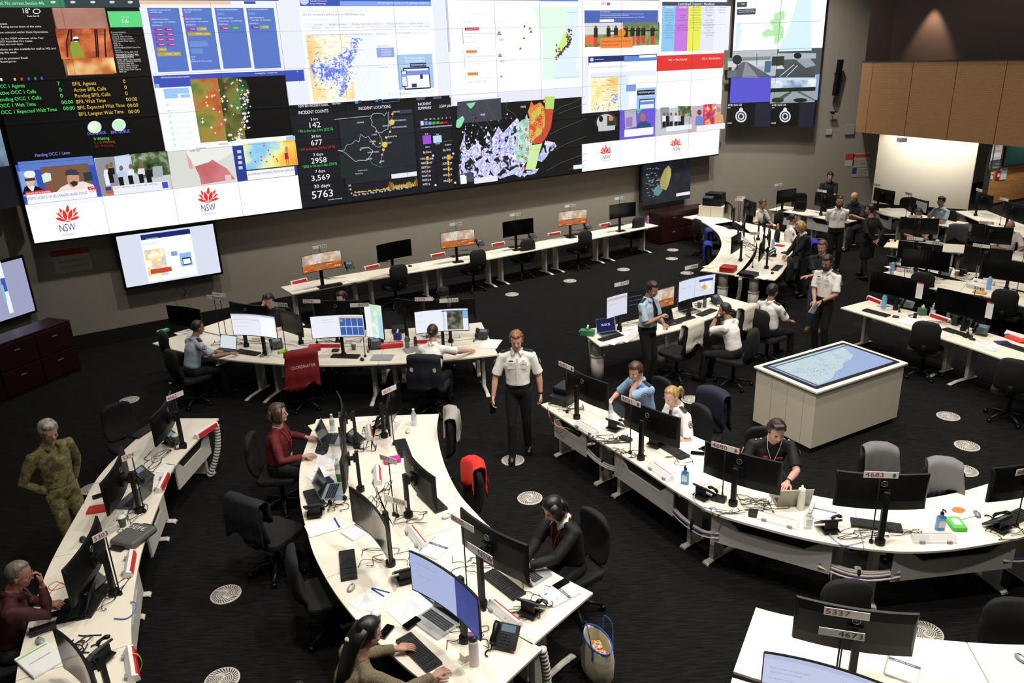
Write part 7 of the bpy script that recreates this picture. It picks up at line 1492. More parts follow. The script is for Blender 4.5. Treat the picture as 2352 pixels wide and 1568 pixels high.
KB=[((750,998),(738,1039),'in front of the woman in red'),((711,1126),(731,1176),'left side of the centre island beside the second silver laptop'),((796,1262),(803,1338),'on the left of the centre island below the log book'),((1083-165,1012),(932,1050),'behind the pink packet on the centre island'),
 ((966,1126),(1020,1180),'right of the middle monitor of the centre island'),((1112,1308),(1205,1380),'behind monitor 4675'),((918,1456),(1008,1545),'at the hands of the woman in tweed'),
 ((1409,930),(1436,955),'right of the water bottle behind monitor 4682'),((1520,1020),(1570,1050),'behind monitor 4681'),((1955,1200),(2070,1215),'under monitor 4683'),((2298,1205),(2352,1180),'at the right edge beyond the desk phone'),
 ((542,806),(597,815),'beside the officer in pale blue'),((762,818),(826,820),'behind the red vest chair'),((1365,692+95),(1440,765),'beside the tissue box papers'),((1550,740),(1590,728),'in front of the orange wallpaper screen'),((1607,725),(1639,712),'in front of the 4688 monitor'),
 ((1985,712),(2041,727),'under sign 5370'),((2168,755),(2230,776),'under sign 5342'),((2320,795),(2352,805),'at the right edge below the purple notebook'),((735,660),(787,651),'under monitor 5354'),((1040,590),(1075,585),'under monitor 5344'),((1178,568),(1200,565),'under monitor 4934'),((1303,542),(1328,538),'under monitor 4690'),((1397,521),(1431,516),'under monitor 5318'),
 ((292,1245),(318,1226),'beside the green striped cup in the left row'),((318,1000),(352,978),'under the 4662 monitor in the left row'),((190,1420),(238,1345),'in front of the red power rail of the left row'),((1778,622),(1791,610),'on the near right of the crowded curved desk'),((2210,671+8),(2240,682),'under sign 5342 behind its monitor'),((1665,518),(1683,527),'left of the crowded monitors')]
for a,b,l in KB: put('kb',mkkeyboard,'black keyboard '+l,a,b)
MS=[((718,1177),'#b8b8b4','below the second keyboard left of the centre island'),((706,1050),'#1a1a1c','under the right hand of the woman in red'),((807,1352),'#b8b8b4','beside the navy banded papers'),((937,992),'#d8d8d4','near the water bottle on the centre island'),((1026,1188),'#d8d8d4','left of sign 4675'),((1013,1549),'#c8c8c8','under the right hand of the woman in tweed'),
 ((602,818),'#8a8c90','near the green radio on the arc desk'),((832,827),'#141416','beside the closed silver laptop'),((2243,1183),'#7c7e82','at the right end of the big curved desk'),((2057,729),'#141416','right of the keyboard under 5370'),((2153,650),'#c0c0c0','right of the chair under 5322'),((1774,628),'#141416','on the near right of the crowded curved desk'),((93,1475),'#a8aaae','above the green striped notebook'),((191,1241),'#303236','behind the balding man\'s monitor'),((1041,552+12),'#141416','on the wall desk under 5344'),((942,612),'#141416','on the wall desk right of the blank monitor'),((2232,780),'#141416','right of the keyboard under 5342'),((2345,1515),'#9a9ca0','at the bottom right edge')]
for p,c,l in MS: put('ms'+c,mkmouse(c),'computer mouse '+l,p,rot=random.Random(p[0]).uniform(-60,60))
PH_=[((930,1348-20),200,'between the glossy and the lit monitor of the centre island'),((1163,1480),-20,'beside the white flask with a purple lid'),((1222,1404),150,'at the near end under monitor 4675'),((724+0,1190-10),190,'beside the black headset') ,((1414,985),140,'behind the 4682 power rail'),((1508,1052-30),140,'behind monitor 4681'),((1618,1140),130,'right of the blue sanitiser under 4680'),((1900,1215),182,'beside the clear sanitiser left of pole 4683'),((2287,1212),205,'right of the green wipes'),
 ((524+0,0),0,'') ,((516+8,0),0,'')]
PH_=[p for p in PH_ if p[0][1]>0]+[((862,800),8,'behind the closed silver laptop on the arc desk'),((1108,778),-12,'at the right end of the arc desk'),((636,800),20,'beside the water bottle on the arc desk'),((803,618),121-90+0,'on the wall desk right of monitor 5354'),((1103,565),30,'on the wall desk right of monitor 5344'),((1222,548),30,'on the wall desk right of monitor 4934'),((1350,528),30,'on the wall desk right of monitor 4690'),
 ((1645,697),28,'right of the dark flask at the 4688 desk'),((2085,708),-45,'under sign 5370 by the tissue box'),((2252,768),-48,'under sign 5342 right of the speakers'),((2170,634),-45,'under the 5322 monitor'),((2205,632),130,'right of the striped cup under monitor 5320'),((2050,603),130,'far left behind the blue bottle'),((215,1350),75,'in the middle of the left row'),((330,1105),75,'behind the 5304 monitor'),((398,1020),75,'behind the 4662 monitor'),((228,1515),250,'at the bottom left beside the yellow cable'),((1690,525),60,'left of the crowded monitors'),((1772,588),240,'at the near right of the crowded monitors'),((815,1018),70,'behind the first monitor of the centre island'),((876,980),250,'beyond the pole at the far right of the centre island')]
for p,r,l in PH_: put('ph',mkphone,'black desk phone '+l,p,rot=r)
for px,r,bc,sc,es,tx,l in (((770,1010),90,'#a9b2bc','#20242c',0,None,'silver laptop next to the first keyboard of the centre island'),((770,1130),90,'#a9b2bc','#20242c',0,None,'silver laptop beside the white earphone cable on the centre island'),
   ((1000,1432),-45,'#b9bbbe','#1c2130',.0,None,'open silver laptop under the lit blue monitor'),((513,808),-22,'#101114','#e4ecf2',.85,None,'black laptop with white page before the officer in pale blue'),
   ((1400,768),18,'#8c9298','#101a50',.9,'SES','laptop with SES on a dark blue screen by the tissue box'),((1585,716),28,'#8a8e92','#161a20',.0,None,'grey laptop left of the 4688 keyboard'),((1540,742),30,'#303236','#12161c',.3,None,'big dark laptop in front of the orange wallpaper screen'),
   ((1218,1315),130,'#b9bbbe','#20242c',0,None,'silver laptop under the hands of the woman in the black jacket'),((172,1400),-75,'#141416','#0c0d10',0,None,'black laptop before the balding man'),((305,1150),-100,'#5a5c5e','#111111',0,None,'grey laptop behind the 5304 monitor'),((1835,484),-30,'#40423e','#111111',0,None,'small open laptop by the far wall'),((1812,1148),180,'#8c8a80','#111111',0,None,'grey tablet laptop behind monitor 4680')):
    o=put('lp%s%s%s'%(bc,sc,tx),mklaptop(bc,sc,es,txt=tx),l,px,rot=r)
g=G(); tag(put('cl',mkbox('closed_laptop','laptop',.33,.23,.018,'#9a9da0'),'closed silver laptop at the front of the arc desk',(850,822),(906,822)),'closed silver laptop at the front of the arc desk','laptop')
put('cl',None,'closed grey laptop beside the woman with the bun',(936,806),(968,800))
RL=[((1325,975),(1370,1000),'below monitor 4682'),((1490,1068),(1545,1108),'left of the blue sanitiser below 4680',),((1746,1188),(1828,1210),'below the clear sanitiser'),((2098,1241),(2190,1241),'right of the 4683 pole'),((938,1215),(962,1265) if False else (975,1262),'middle of the centre island above the log book'),((1130,1392),(1188,1440),'near end between phone and log book'),
 ((866,1080),(868,1110),'behind the pink packet'),((846,985),(850,1010),'at the far end of the centre island'),((485,985),(462,1000),'at the far end of the left row'),((382,1095),(365,1130),'below sign 5304 in the left row'),((302,1280),(295,1320),'below the grey folded jumper'),((300,1510),(306,1550),'at the bottom of the left row'),
 ((672,652),(700,645),'on the wall desk under 5354'),((840,618),(866,612),'on the wall desk left of the blank monitor'),((992,590),(1018,585),'on the wall desk left of monitor 5344'),((1130,565),(1156,560),'on the wall desk left of monitor 4934'),((1260,541),(1284,537),'on the wall desk left of monitor 4690'),((1378,520),(1398,516),'on the wall desk left of monitor 5318'),
 ((745,796),(775,796),'on the arc desk behind the red cap'),((965,787),(990,786),'on the arc desk by the hair bun'),((2000,688),(2022,697),'under sign 5370'),((2145,728),(2175,738),'under sign 5342'),((2250,648),(2268,652),'under the 5320 monitor'),((2325,770),(2352,778),'at the right edge of the 5342 row')]
for r in RL:
    a,b=at(*r[0]),at(*r[1]); o=put('rl',mkrail,'white power rail with red strip '+r[2].replace('hand sanitiser pump bottle','sanitiser'),r[0],r[1],add=180 if ('wall desk' in r[2] or 'under sign 5' in r[2] or 'arc desk' in r[2]) else 0)
for p,l in [((952,976),'on the right of the centre island\'s far end'),((765,988),'near the woman in red, by the folded yellow papers'),((778,1092),'behind the second monitor on the left of the centre island'),((1402,960),'between monitors 4682 and 4681'),((619,817),'on the arc desk beside the green radio'),((1410,757),'beside the SES laptop')]:
    put('wb',mkbottle,'clear water bottle '+l,p)
put('sa',mksani(),'blue hand sanitiser pump bottle below monitor 4680',(1573,1110),rot=-30); put('sa',None,'blue hand sanitiser pump bottle right of monitor 4683',(2158,1215),rot=0)
put('sc',mksani('#cfe0e0',.4),'clear hand sanitiser pump bottle left of pole 4683',(1855,1212),rot=0); put('sc',None,'clear hand sanitiser pump bottle right of the tissue box under 5370',(2141,726),rot=-30,s=1.05)
for p,l,s_ in [((2029+0,708),'blue bottle standing under sign 5370',1.2),((2048,628),'blue bottle at the left of the desk between 5321 and 5370',1.1),((2270,664),'blue bottle right of sign 5342',1.15),((1775,569),'light blue bottle by the blonde woman in the headset',1.0)]:
    o=put('bb',mkspray(),l,p,s=s_); o['category']='bottle'
o=put('pf',mkspray('#a86a98'),'pink bottle at the far right wall desk under 5318',(1488,513)); o=put('gf',mkspray('#6c7074'),'grey metal flask beside the woman with the bun',(936,800)); o=put('df',mkspray('#17181b'),'black flask on the arc desk by the red strip',(955,795),s=.8); put('df',None,'dark insulated flask at the 4688 desk',(1618,705),s=.95); o=put('of',mkspray('#c08a3c'),'amber drink bottle at the far end of the curved desk',(1786,530),s=.9)
for p,c,l in [((813,803),'#5c7058','green takeaway cup on the arc desk behind the keyboard'),((1606,706),'#4e5c4c','green takeaway cup at the 4688 desk'),((283,1208),'#3c5244','green takeaway cup with white lid in the left row'),((405,1018),'#3a6a44','green takeaway cup behind the 4662 monitor'),((781,1104),'#2a7a44','green takeaway cup behind the second left monitor'),((866,1432),'#46604a','takeaway cup hidden by the woman in tweed'),((2197,634),'#8a6a4a','brown patterned cup under monitor 5320'),((2152,563),'#4a2c20','brown paper cup behind sign 5322'),((1778,527),'#6a3428','red brown cup at the far end of the curved desk')]:
    put('cup'+c,mkcup(c),l,p)
# white steel flask with purple lid, pale bottle
t=thing('flask','tall white flask with a purple lid at the bottom of the centre island','bottle',at(1090,1524,ZD)); g=G(); g.lathe([(.036,0),(.038,.01),(.038,.20),(.034,.225)],n=20); g.build('bottle_body',mat('#dcd6dc',.35),t); g=G(); g.lathe([(.034,.223),(.034,.25),(.02,.262),(.001,.262)],n=18,cap=False); g.build('collar',mat('#3a3840',.4),t); g=G(); g.rbox(-.012,.0,.272,.055,.045,.02,.015); g.build('lid',mat('#7c4a8c',.4),t,bevel=.004)
t=thing('flask','tall pale mint squeeze bottle right of the fire officer','bottle',at(1838,1168,ZD)); g=G(); g.lathe([(.034,0),(.036,.01),(.036,.17),(.033,.2)],n=20); g.build('bottle_body',mat('#d8dccc',.4),t); g=G(); g.lathe([(.034,.2),(.034,.225),(.012,.235),(.010,.262),(.001,.268)],n=16,cap=False); g.build('lid',mat('#e4e6da',.4),t)
# notebooks and papers
nb=[('nbg',mknotebook(),'white spiral log book with grey band, middle of the centre island',(905+0,1200+18),(985,1215-12) ,'y'),]
for l,a,b,add in [('white spiral log book with grey band in the middle of the centre island',(975,1285),(1030,1235),0),('white spiral log book with grey band at the near right of the centre island',(1245,1385),(1325,1345),0),('white spiral log book with grey band behind the glossy monitor',(800,1232),(850,1205),0),('white spiral log book under monitor 4680, beside the pale bottle',(1888,1200),(1900,1158),0),('white spiral log book by the right pole at the bottom edge',(2068,1560),(2082,1505),0)]:
    put('nbg',mknotebook(),l,a,b,axis='y',group='log books with a grey band')
put('nbgreen',mknotebook(green=True,txt='STATE OPERATIONS'),'spiral notebook with a green stripe at the bottom left',(45,1545),(140,1490),axis='x',s=1.15)
put('nbred',mkbox('notebook','notebook',.21,.15,.02,'#c42a2c'),'red notebook on the left row by the soldier',(213,1172),(240,1168)); put('fld',mkbox('leaflet','paper',.30,.21,.006,'#b8b4ac'),'patterned clear folder before the balding man',(105,1438),(150,1420))
put('blk',mkbox('glasses_case','case',.19,.08,.045,'#0b0b0c',.01),'black hard case above the silver mouse at the bottom left',(82,1455),(118,1443)); put('wal',mkcell(),'smartphone on the patterned folder before the balding man',(120,1412),(150,1405),axis='y',z=.74)
PA=[('p_navy',mkpaper('#22356e'),'paper with a navy header band, left of the pair beside the silver mouse',(815,1395),(872,1358)),('p_navy',None,'paper with a navy header band under its neighbour near the silver mouse',(835,1400),(878,1352)),('p_navy',None,'curled paper with navy header in front of the lit monitor',(905,1420),(990,1372)),('p_purple',mkpaper('#4a3a90',n=4),'document wallet with a purple end and a mouse on it',(705,1222),(780,1200)),
 ('p_plain',mkpaper(None,n=3),'loose pages beside the second left monitor',(750,1080),(758,1042)),('p_plain',None,'open booklet left of the smartphone on the centre island',(712,1102),(755,1084)),('p_yel',mkpaper(None,False,n=4,col='#efe8c4'),'folded yellowish papers by the woman in red',(712,984),(755,972)),
 ('p_plain',None,'white document under monitor 4681 with a small dark block',(1560,1090),(1600,1062)),('p_white',mkpaper(None,False,n=3),'white open folder right of monitor 4681',(1570,1030),(1612,1010)),('p_red',mkpaper('#d83038'),'form with a red bar below the smartphone, left of 4680',(1600,1105),(1640,1080)),('p_plain',None,'papers below the smartphone right of monitor 4681',(1585,1052),(1620,1040)),
 ('p_or',mkpaper(None,True,n=8),'thick report with an orange emblem right of monitor 4683',(2160,1150),(2225,1190)),('p_white',None,'white sheets right of the pole at the arc desk right end',(1120,800),(1135,780)),('p_plain',None,'loose notes on the arc desk behind the red vest',(700,822),(740,800)),('p_plain',None,'printed roster sheet on the arc desk',(655,808),(690,794)),('p_white',None,'white sheet under the arm of the woman with the bun',(950,820),(970,806)),
 ('p_white',None,'loose white sheet hanging at the corner by the tissue box',(1395,790),(1420,775)),('p_white',None,'scattered white papers in front of monitor 5293',(1420,785),(1450,765)),('p_plain',None,'written sheet with a pen in front of monitor 5293',(1440,768),(1470,752)),('p_white',None,'white notepad under sign 5370 beside the chair',(2076,745),(2105,730)),('p_plain',None,'bound white pages at the front of the 5342 desk',(2240,790),(2290,796)),
 ('p_white',None,'open notebook at the near right end of the crowded curved desk',(1745,640),(1772,634)),('p_plain',None,'papers by the hands of the blonde woman',(1785,552),(1805,545)),('p_yel',None,'yellow sheet at the left tip of the crowded curved desk',(1620,615),(1640,610)),('p_plain',None,'stack of log sheets on the wall desk right of the 5354 phone',(800,645),(818,640)),('p_plain',None,'log sheets on the wall desk just right of the blank monitor\'s chair',(960,612),(990,606)),('p_plain',None,'log sheets midway between the blank monitor\'s chair and monitor 5344',(1002,605),(1024,600)),('p_plain',None,'log sheets in front of the middle desert wallpaper monitor',(1050,600),(1068,595)),('p_plain',None,'log sheets in front of the blank wall screen under 4934',(1130,580),(1152,576)),('p_plain',None,'log sheets before the rightmost desert wallpaper monitor',(1290,554),(1310,549)),('p_plain',None,'log sheets right of the rightmost desert wallpaper monitor',(1368,537),(1388,533)),
 ('p_plain',None,'papers on the desk before the pale wall',(2035,478),(2055,482)),('p_plain',None,'papers on the far wall desk left of the standing officer',(1805,482),(1822,486)),('p_navy',None,'printed table behind the 5304 monitor in the left row',(365,1085),(395,1065)),('p_white',None,'white sheet under the 5321 monitor',(2035,612),(2050,616)),('p_plain',None,'papers right of the blue bottle at the right edge',(2300,655),(2330,662)),('p_plain',None,'papers at the far end of the centre island',(812,968),(842,962)),('p_white',None,'white paper under the phone at the far end of the centre island',(905,968),(925,960)),('p_plain',None,'papers at the left tip of the arc desk',(405,768),(440,758)),('p_white',None,'white sheet at the right edge of the 5342 desk',(2270,800),(2285,805)),('p_yel',None,'yellow note with handwriting under sign 5342',(2190,768),(2213,773))]
for i,(k,mk,l,a,b) in enumerate(PA):
    A=at(*a);B=at(*b); o=put(k,mk,l,a,b,axis='y',z=ZD+.0006*(i%5)); s_=max(.45,min(1.35,(B-A).length/.30)); o.scale=(s_,s_,1)
for a,b,c,l in [((760,1108),(750,1098),0,'black smartphone left of the second silver laptop')  ,((878,1460),(895,1440),0,'black smartphone by the cheek of the woman in tweed'),((930,1442),(962,1420),0,'black smartphone with a rose edge above the silver laptop'),((1278,1348),(1300,1335),0,'black smartphone on the near right log book'),((1592,1040),(1612,1042),0,'black smartphone right of monitor 4681'),((730,1035),(745,1042),0,'black smartphone with red case by the woman in red'),((222,1140),(238,1135),0,'black smartphone above the red notebook')]:
    put('cell',mkcell(),l,a,b,axis='y',z=.742)
put('pk',mkbox('wipes_packet','packet',.19,.11,.05,'#c2309a',.02),'pink and white packet behind the middle monitor of the centre island',(890,1062),(912,1058)); 
def wl_(t):
    g=G(); g.rbox(0,0,.046,.11,.07,.006,.02); g.build('resealable_flap',mat('#e8f4e4',.5),t)
put('gw',mkbox('wipes_packet','packet',.20,.13,.045,'#4cb83c',.018,wl_),'green pack of wipes right of the blue sanitiser at the right',(2185,1195),(2205,1220)); put('gw2',mkbox('wipes_packet','packet',.2,.1,.05,'#5cc060',.02),'green pack of wipes at the left tip of the arc desk',(365,766),(385,760))
put('ts',mkbox('tissue_box','box',.23,.12,.09,'#3e7d5a',.004,tissue),'green and yellow tissue box left of the SES laptop',(1336,768),(1362,770)); put('ts2',mkbox('tissue_box','box',.12,.12,.11,'#3e6d4a',.004,tissue),'green cube tissue box under sign 5370',(2112,722),(2122,722)); put('ts3',mkbox('tissue_box','box',.12,.12,.10,'#1c2f80',.004,tissue),'blue tissue box on the arc desk left of the grey flask',(908,779),(920,779))
put('rc',mkbox('cap','cap',.19,.15,.09,'#b8161e',.03),'red lettered cap on the arc desk behind the red vest',(712,805),(735,803))
t=put('rv',mkbox('folded_vest','vest',.36,.14,.07,'#c41a22',.02),'folded red vest lettered with TIONS beside the portrait map monitor',(884,798),(916,795)); g=G(); g.text('OPERATIONS',(0,-.045,.0725),(1,0,0),(0,1,0),size=.07,width=.33,align='c'); g.build('lettering',mat('#eeeeee',.6),t)
put('gr',mkbox('handheld_radio','radio',.16,.06,.035,'#9ad02c',.008),'bright green handheld radio on the arc desk',(640,812),(660,806)); put('wlt',mkbox('wallet','wallet',.11,.09,.03,'#241814',.008),'dark brown wallet on the arc desk behind the keyboard',(765,806),(777,806))
put('bcap',mkbox('peaked_cap','cap',.24,.24,.09,'#0c0c0e',.03),'black peaked cap on the far side of the arc desk',(905,762),(928,760)); put('gj',mkbox('folded_jumper','jumper',.34,.30,.07,'#5b5a56',.03),'folded grey jumper with white DEFE lettering on the left row',(278,1260),(338,1215))
o=[x for x in C.objects if x.get('label','').startswith('folded grey jumper')][0]; g=G(); g.text('DEFE',(0.05,.02,.0755),(0,-1,0),(1,0,0),size=.08,width=.2,align='c'); g.build('lettering',mat('#e0e0de',.6),o)
put('pt',mkbox('plush_toy','toy',.07,.05,.06,'#e8e2c8',.02),'small cream toy with green top beside the white flask',(1063,1510),(1072,1518)); put('scn',mkbox('computer','computer',.34,.28,.10,'#0f0f10',.004),'black desktop computer lying flat at the far left of the 4682 desk',(1276,932),(1316,908)); put('hat',mkbox('folded_jacket','jacket',.30,.22,.09,'#0b0e18',.04),'dark navy folded jacket on the computer by monitor 4682',(1285,905),(1310,888),z=.832); put('bx1',mkbox('docking_station','computer',.14,.11,.035,'#0d0d0e',.006),'black docking box with cables below monitor 4680',(1720,1180),(1752,1185)); put('bx1',None,'black docking box by the phone below 4680',(1640,1145),(1662,1150)); put('bx2',mkbox('power_adapter','adapter',.15,.08,.035,'#0f0f10',.006),'black power adapter left of pole 4681',(1425,1005),(1450,1015))
put('sp',mkbox('speaker','speaker',.09,.09,.15,'#0c0c0d',.006),'small black speaker under sign 5342, left one',(2190,745),(2198,747)); put('sp',None,'small black speaker under sign 5342, right one',(2212,752),(2220,754)); put('pn',mkbox('notebook','notebook',.15,.20,.012,'#3a2a7c'),'purple notebook under sign 5342',(2296,783),(2310,792)); put('red1',mkbox('red_folder','folder',.30,.14,.03,'#d83a30'),'long red folder at the right edge of the 5342 desk',(2318,775),(2348,786)); put('rfo',mkbox('red_folder','folder',.30,.30,.10,'#a8201c'),'red folder box full of papers at the crowded curved desk',(1655,620),(1690,624)); put('bfo',mkbox('document_tray','tray',.32,.26,.07,'#0d0d0c'),'black document tray with yellow sheet at the crowded curved desk',(1702,630),(1738,636)); put('rbk',mkbox('red_book','book',.2,.14,.02,'#b01c28'),'red book by the hands of the blonde woman',(1782,563),(1800,566)); put('cal',mkbox('desk_calculator','calculator',.12,.16,.02,'#1a1a1c'),'dark square pad right of the mouse on the curved desk',(1798,580),(1808,582)); put('orp',mkbox('snack_bag','packet',.22,.12,.03,'#e8a040',.012),'orange packet behind sign 5342',(2238,671),(2262,675)); put('fld3',mkbox('folded_card','card',.16,.1,.05,'#c8303a',.006),'red card on the desk left of the 5370 bottle',(2050,618),(2080,626)); put('notep',mkbox('notepad','notepad',.2,.14,.02,'#e8e4da'),'white notepad at the front of the big curved desk right edge',(2175,1150),(2185,1160)) if False else None
def mkheadset():
    t=thing('headset','x','headset',group='black headsets left on desks'); g=G(); g.tube([(math.cos(a)*.08,math.sin(a)*.09,.012+.0) for a in [PI*i/12 for i in range(13)]],.006,n=6); g.build('headband',BLACK,t)
    for x in (-.08,.08): g=G(); g.ell((x,-.01,.025),(.022,.032,.028),None,10); g.build('ear_cushion',BLK2,t)
    g=G(); g.tube([(-.08,-.02,.02),(-.05,-.08,.02),(-.01,-.10,.02)],.003,n=5); g.build('microphone',BLACK,t); return t
put('hs',mkheadset,'black headset below the second silver laptop on the centre island',(775,1152),rot=30); put('hs',None,'black headset left of the 5321 monitor',(2048,555),rot=10); put('hs',None,'black headset left of the 5305 monitor',(2022,596) if False else (2100,716+12),rot=60)
for i,(px,py,w,d,n,l) in enumerate([(1300,935,.22,.12,9,'behind the computer by monitor 4682'),(1400,1010,.22,.10,10,'coiled right of the 4682 power rail'),(1440,1040,.2,.12,9,'around pole 4681'),(1560,1060,.14,.1,6,'between monitors 4681 and 4680'),(1700,1165,.3,.12,10,'around pole 4680'),(1750,1150,.22,.16,8,'behind monitor 4680'),(1980,1225,.25,.08,7,'left of pole 4683'),(2060,1225,.22,.06,6,'right of pole 4683'),(2300,1225,.2,.1,6,'right of the green wipes'),
   (848,1010,.12,.3,14,'between the far monitors of the centre island'),(870,1140,.1,.3,12,'between the middle monitors of the centre island'),(790,1160,.14,.12,6,'by the black headset'),(885,1280,.22,.14,6,'under the glossy monitor'),(945,1190,.16,.1,6,'under the middle monitor of the centre island'),(1085,1300,.18,.12,8,'under monitor 4675'),(1200,1410,.14,.08,8,'at the near right phone'),(1075,1465,.16,.12,6,'by the silver laptop and white flask'),(1240,1360,.14,.16,3,'right of monitor 4675'),
   (350,1060,.12,.25,8,'in the far part of the left row'),(300,1190,.12,.25,8,'behind the middle monitor of the left row'),(245,1360,.12,.25,9,'in the near part of the left row'),(190,1480,.1,.1,9,'coiled in the left row'),(560,785,.5,.12,9,'behind the white document monitor'),(760,785,.5,.1,9,'behind the blue cards monitor'),(1000,775,.4,.08,6,'behind the aerial map monitor'),(1470,745,.35,.1,5,'behind the man with the tie'),(1620,700,.2,.08,4,'behind monitor 4688'),
   (1700,560,.25,.7,16,'among the crowded monitors'),(1740,590,.2,.4,10,'at the near end of the crowded monitors'),(1870,497,.4,.1,7,'on the far wall desk'),(2060,707,.3,.1,6,'under monitor 5370'),(2165,742,.3,.1,8,'under monitor 5342'),(2210,640,.5,.12,9,'under monitor 5320'),(2120,610,.4,.1,5,'under monitor 5322'),(760,640,.3,.06,5,'under monitor 5354'),(905,600,.3,.06,6,'under the blank wall monitor'),(1060,575,.3,.06,5,'under monitor 5344'),(1190,550,.3,.06,4,'under monitor 4934'),(1320,530,.3,.06,5,'under monitor 4690'),(1440,510,.3,.05,4,'under monitor 5318')]):
    tangle(px,py,w,d,n,'tangle of thin black cables '+l,seed=i,r=.003 if i not in(21,1) else .005)
def cord(name,label,pts,r,col,zs=ZD,cat='cable',closed=False):
    P_=[at(x,y,(z if z is not None else zs)) for x,y,z in pts]; g=G(); g.tube(catmull(P_,6),r,n=8); return tag(g.build(name,mat(col,.5)),label,cat)
cord('cable','pink network cable falling from the computer at desk 4682',[(1258,935,.76),(1262,955,.72),(1270,972,.60),(1290,985,.62)],.005,'#c8406c')
cord('cable','yellow network cable looping under desk 4682',[(1345,1005,.60),(1310,985,.62),(1280,978,.6),(1275,965,.66),(1300,962,.72)],.004,'#d8cc5c')
cord('cable','yellow cable arching off the desk at the bottom left',[(295,1505,.76),(315,1502,.8),(326,1525,.70),(312,1555,.6),(300,1568,.55)],.005,'#d8b83c')
cord('cable','blue network cable curving beside the left row phone',[(300,1382,.74),(311,1385,.76),(308,1405,.74),(290,1420,.74),(262,1420,.74)],.005,'#3c6cc8')
cord('cable','blue network cables arching from the phone under 4680',[(1605,1120,.76),(1594,1140,.80),(1600,1155,.76),(1620,1165,.74),(1670,1172,.74)],.004,'#6c9ce0')
cord('cable','blue network cables curving below the 4683 phone',[(1905,1220,.76),(1912,1235,.74),(1940,1252,.74),(1985,1243,.74)],.004,'#7ca4e0')
cord('cable','thin red cable coil beside the balding man',[(110,1368,.735),(125,1350,.735),(140,1338,.735),(150,1345,.735),(120,1355,.735),(112,1345,.735),(130,1335,.735),(148,1342,.735)],.0022,'#d8583c')
D_r,s_r,off_r=R_run
for i,(c_,l) in enumerate(((.165,'4682 and 4681 desks'),(.375,'4681 and 4680 desks'),(.60,'4680 and 4683 desks'),(.835,'4683 desk and its right neighbour'))):
    g=G(); rr=random.Random(i); tc_=c_*s_r[-1]
    for k in range(7):
        oz=rr.uniform(-.035,.035); od=rr.uniform(.0,.05); pts=[]
        for q in range(9):
            p_,n_,d_=off_r(tc_-.36+.09*q); pts.append(p_+n_*(.04+od)+V((0,0,.46+oz-.07*math.sin(PI*q/8)*(1+.3*k/7))))
        g.tube(pts,.011 if k<4 else .007,n=7,mi=0 if k<5 else 1)
    g.tube([pts[4]+V((0,0,-.06)),pts[4]+V((0,0,.08))],.016,n=8,mi=2)
    t=g.build('cable_bundle',[mat('#d8d4c8',.5),mat('#6a4a9c',.5),BLACK]); tag(t,'white and purple cable bundle slung between the %s'%l,'cables',kind='stuff')
def hose(label,a,b,za=.70,zb=.03,bow=.06):
    A=at(a[0],a[1],za);B=at(b[0],b[1],zb); g=G(); n=18
    pts=[A.lerp(B,k/n)+V((bow*math.sin(PI*k/n),0,0)) for k in range(n+1)]
    for p,q in zip(pts,pts[1:]): g.tube([p,p.lerp(q,.8)],[.038,.034],n=12)
    tag(g.build('cable_duct',mat('#c9c5bb',.5)),label,'cable duct')
hose('white ribbed cable duct dropping from the far end of the left row',(497,975),(480,1095)); hose('white ribbed cable duct at the near end of the centre island',(1245,1490),(1250,1640),bow=.03); hose('white ribbed cable duct beneath the crowded curved desk',(1700,640),(1690,700),za=.69,bow=.03); hose('white ribbed cable duct at the left tip of the desk with the tissue box',(1356,780),(1362,845),za=.69,bow=.0)
# orange emblem on the thick report
o=[x for x in C.objects if x.get('label','').startswith('thick report')][0]; g=G(); g.ell((0,.04,.0215),(.06,.045,.0006),None,20); g.build('orange_emblem',mat('#f0702a',.6),o)
# printer cabinet, red cabinets, boxes, bag
p=at(1612,474,0); P_=at(1634,505,0)
ca_,cb_=at(1605,472,1.02),at(1661,476,1.02); c=(ca_+cb_)/2; cang=math.atan2(cb_.y-ca_.y,cb_.x-ca_.x); cw=(cb_-ca_).length
t=thing('cabinet','white low cabinet under the printer','cabinet',(c.x-.25*math.sin(cang),c.y+.25*math.cos(cang),0),cang); g=G(); g.box(0,0,.51,cw,.5,1.02); g.build('body',mat('#cfc9ba',.6),t,bevel=.006); g=G(); g.box(0,-.252,.51,.004,.004,.98); g.build('door_joint',BLACK,t)
cb=t.location.copy()
t=thing('printer','black office printer on the white cabinet','printer',(cb.x,cb.y,1.02),cang); g=G(); g.box(0,0,.10,.52,.42,.2); g.build('paper_tray_base',BLACK,t,bevel=.01); g=G(); g.box(.02,.02,.27,.46,.36,.13); g.build('scanner_unit',BLK2,t,bevel=.01); g=G(); g.ext([(-.24,-.26,.20),(.05,-.26,.20),(.05,-.18,.25),(-.24,-.18,.25)],(0,0,.02)); g.build('control_panel',mat('#1c2230',.3),t)
def lcab(label,px,heading,w,d,h,z=0):
    c=at(px[0],px[1],0); t=thing('drawer_cabinet',label,'cabinet',c,math.radians(heading)); m=mat('#26070a',.4); g=G(); g.box(0,0,h/2,w,d,h); g.build('body',m,t,bevel=.008)
    for i in range(2):
        for j in (-1,1):
            g=G(); g.box(j*w/4,-d/2-.008,h*(.27+.46*i),w/2-.02,.016,h*.43); dr_=g.build('drawer',m,t,bevel=.004); g=G(); g.box(j*w/4,-d/2-.022,h*(.27+.46*i)+.08,.10,.012,.015); g.build('handle',SILVER,dr_)
    return t
wa=math.degrees(math.atan2(U.y,U.x))
lcab('dark red drawer cabinet under the wall television at the right end',(1560,548),wa,1.9,.5,.85); r3_=V((-n3.y,n3.x,0)); cn=at(159,734,.95)
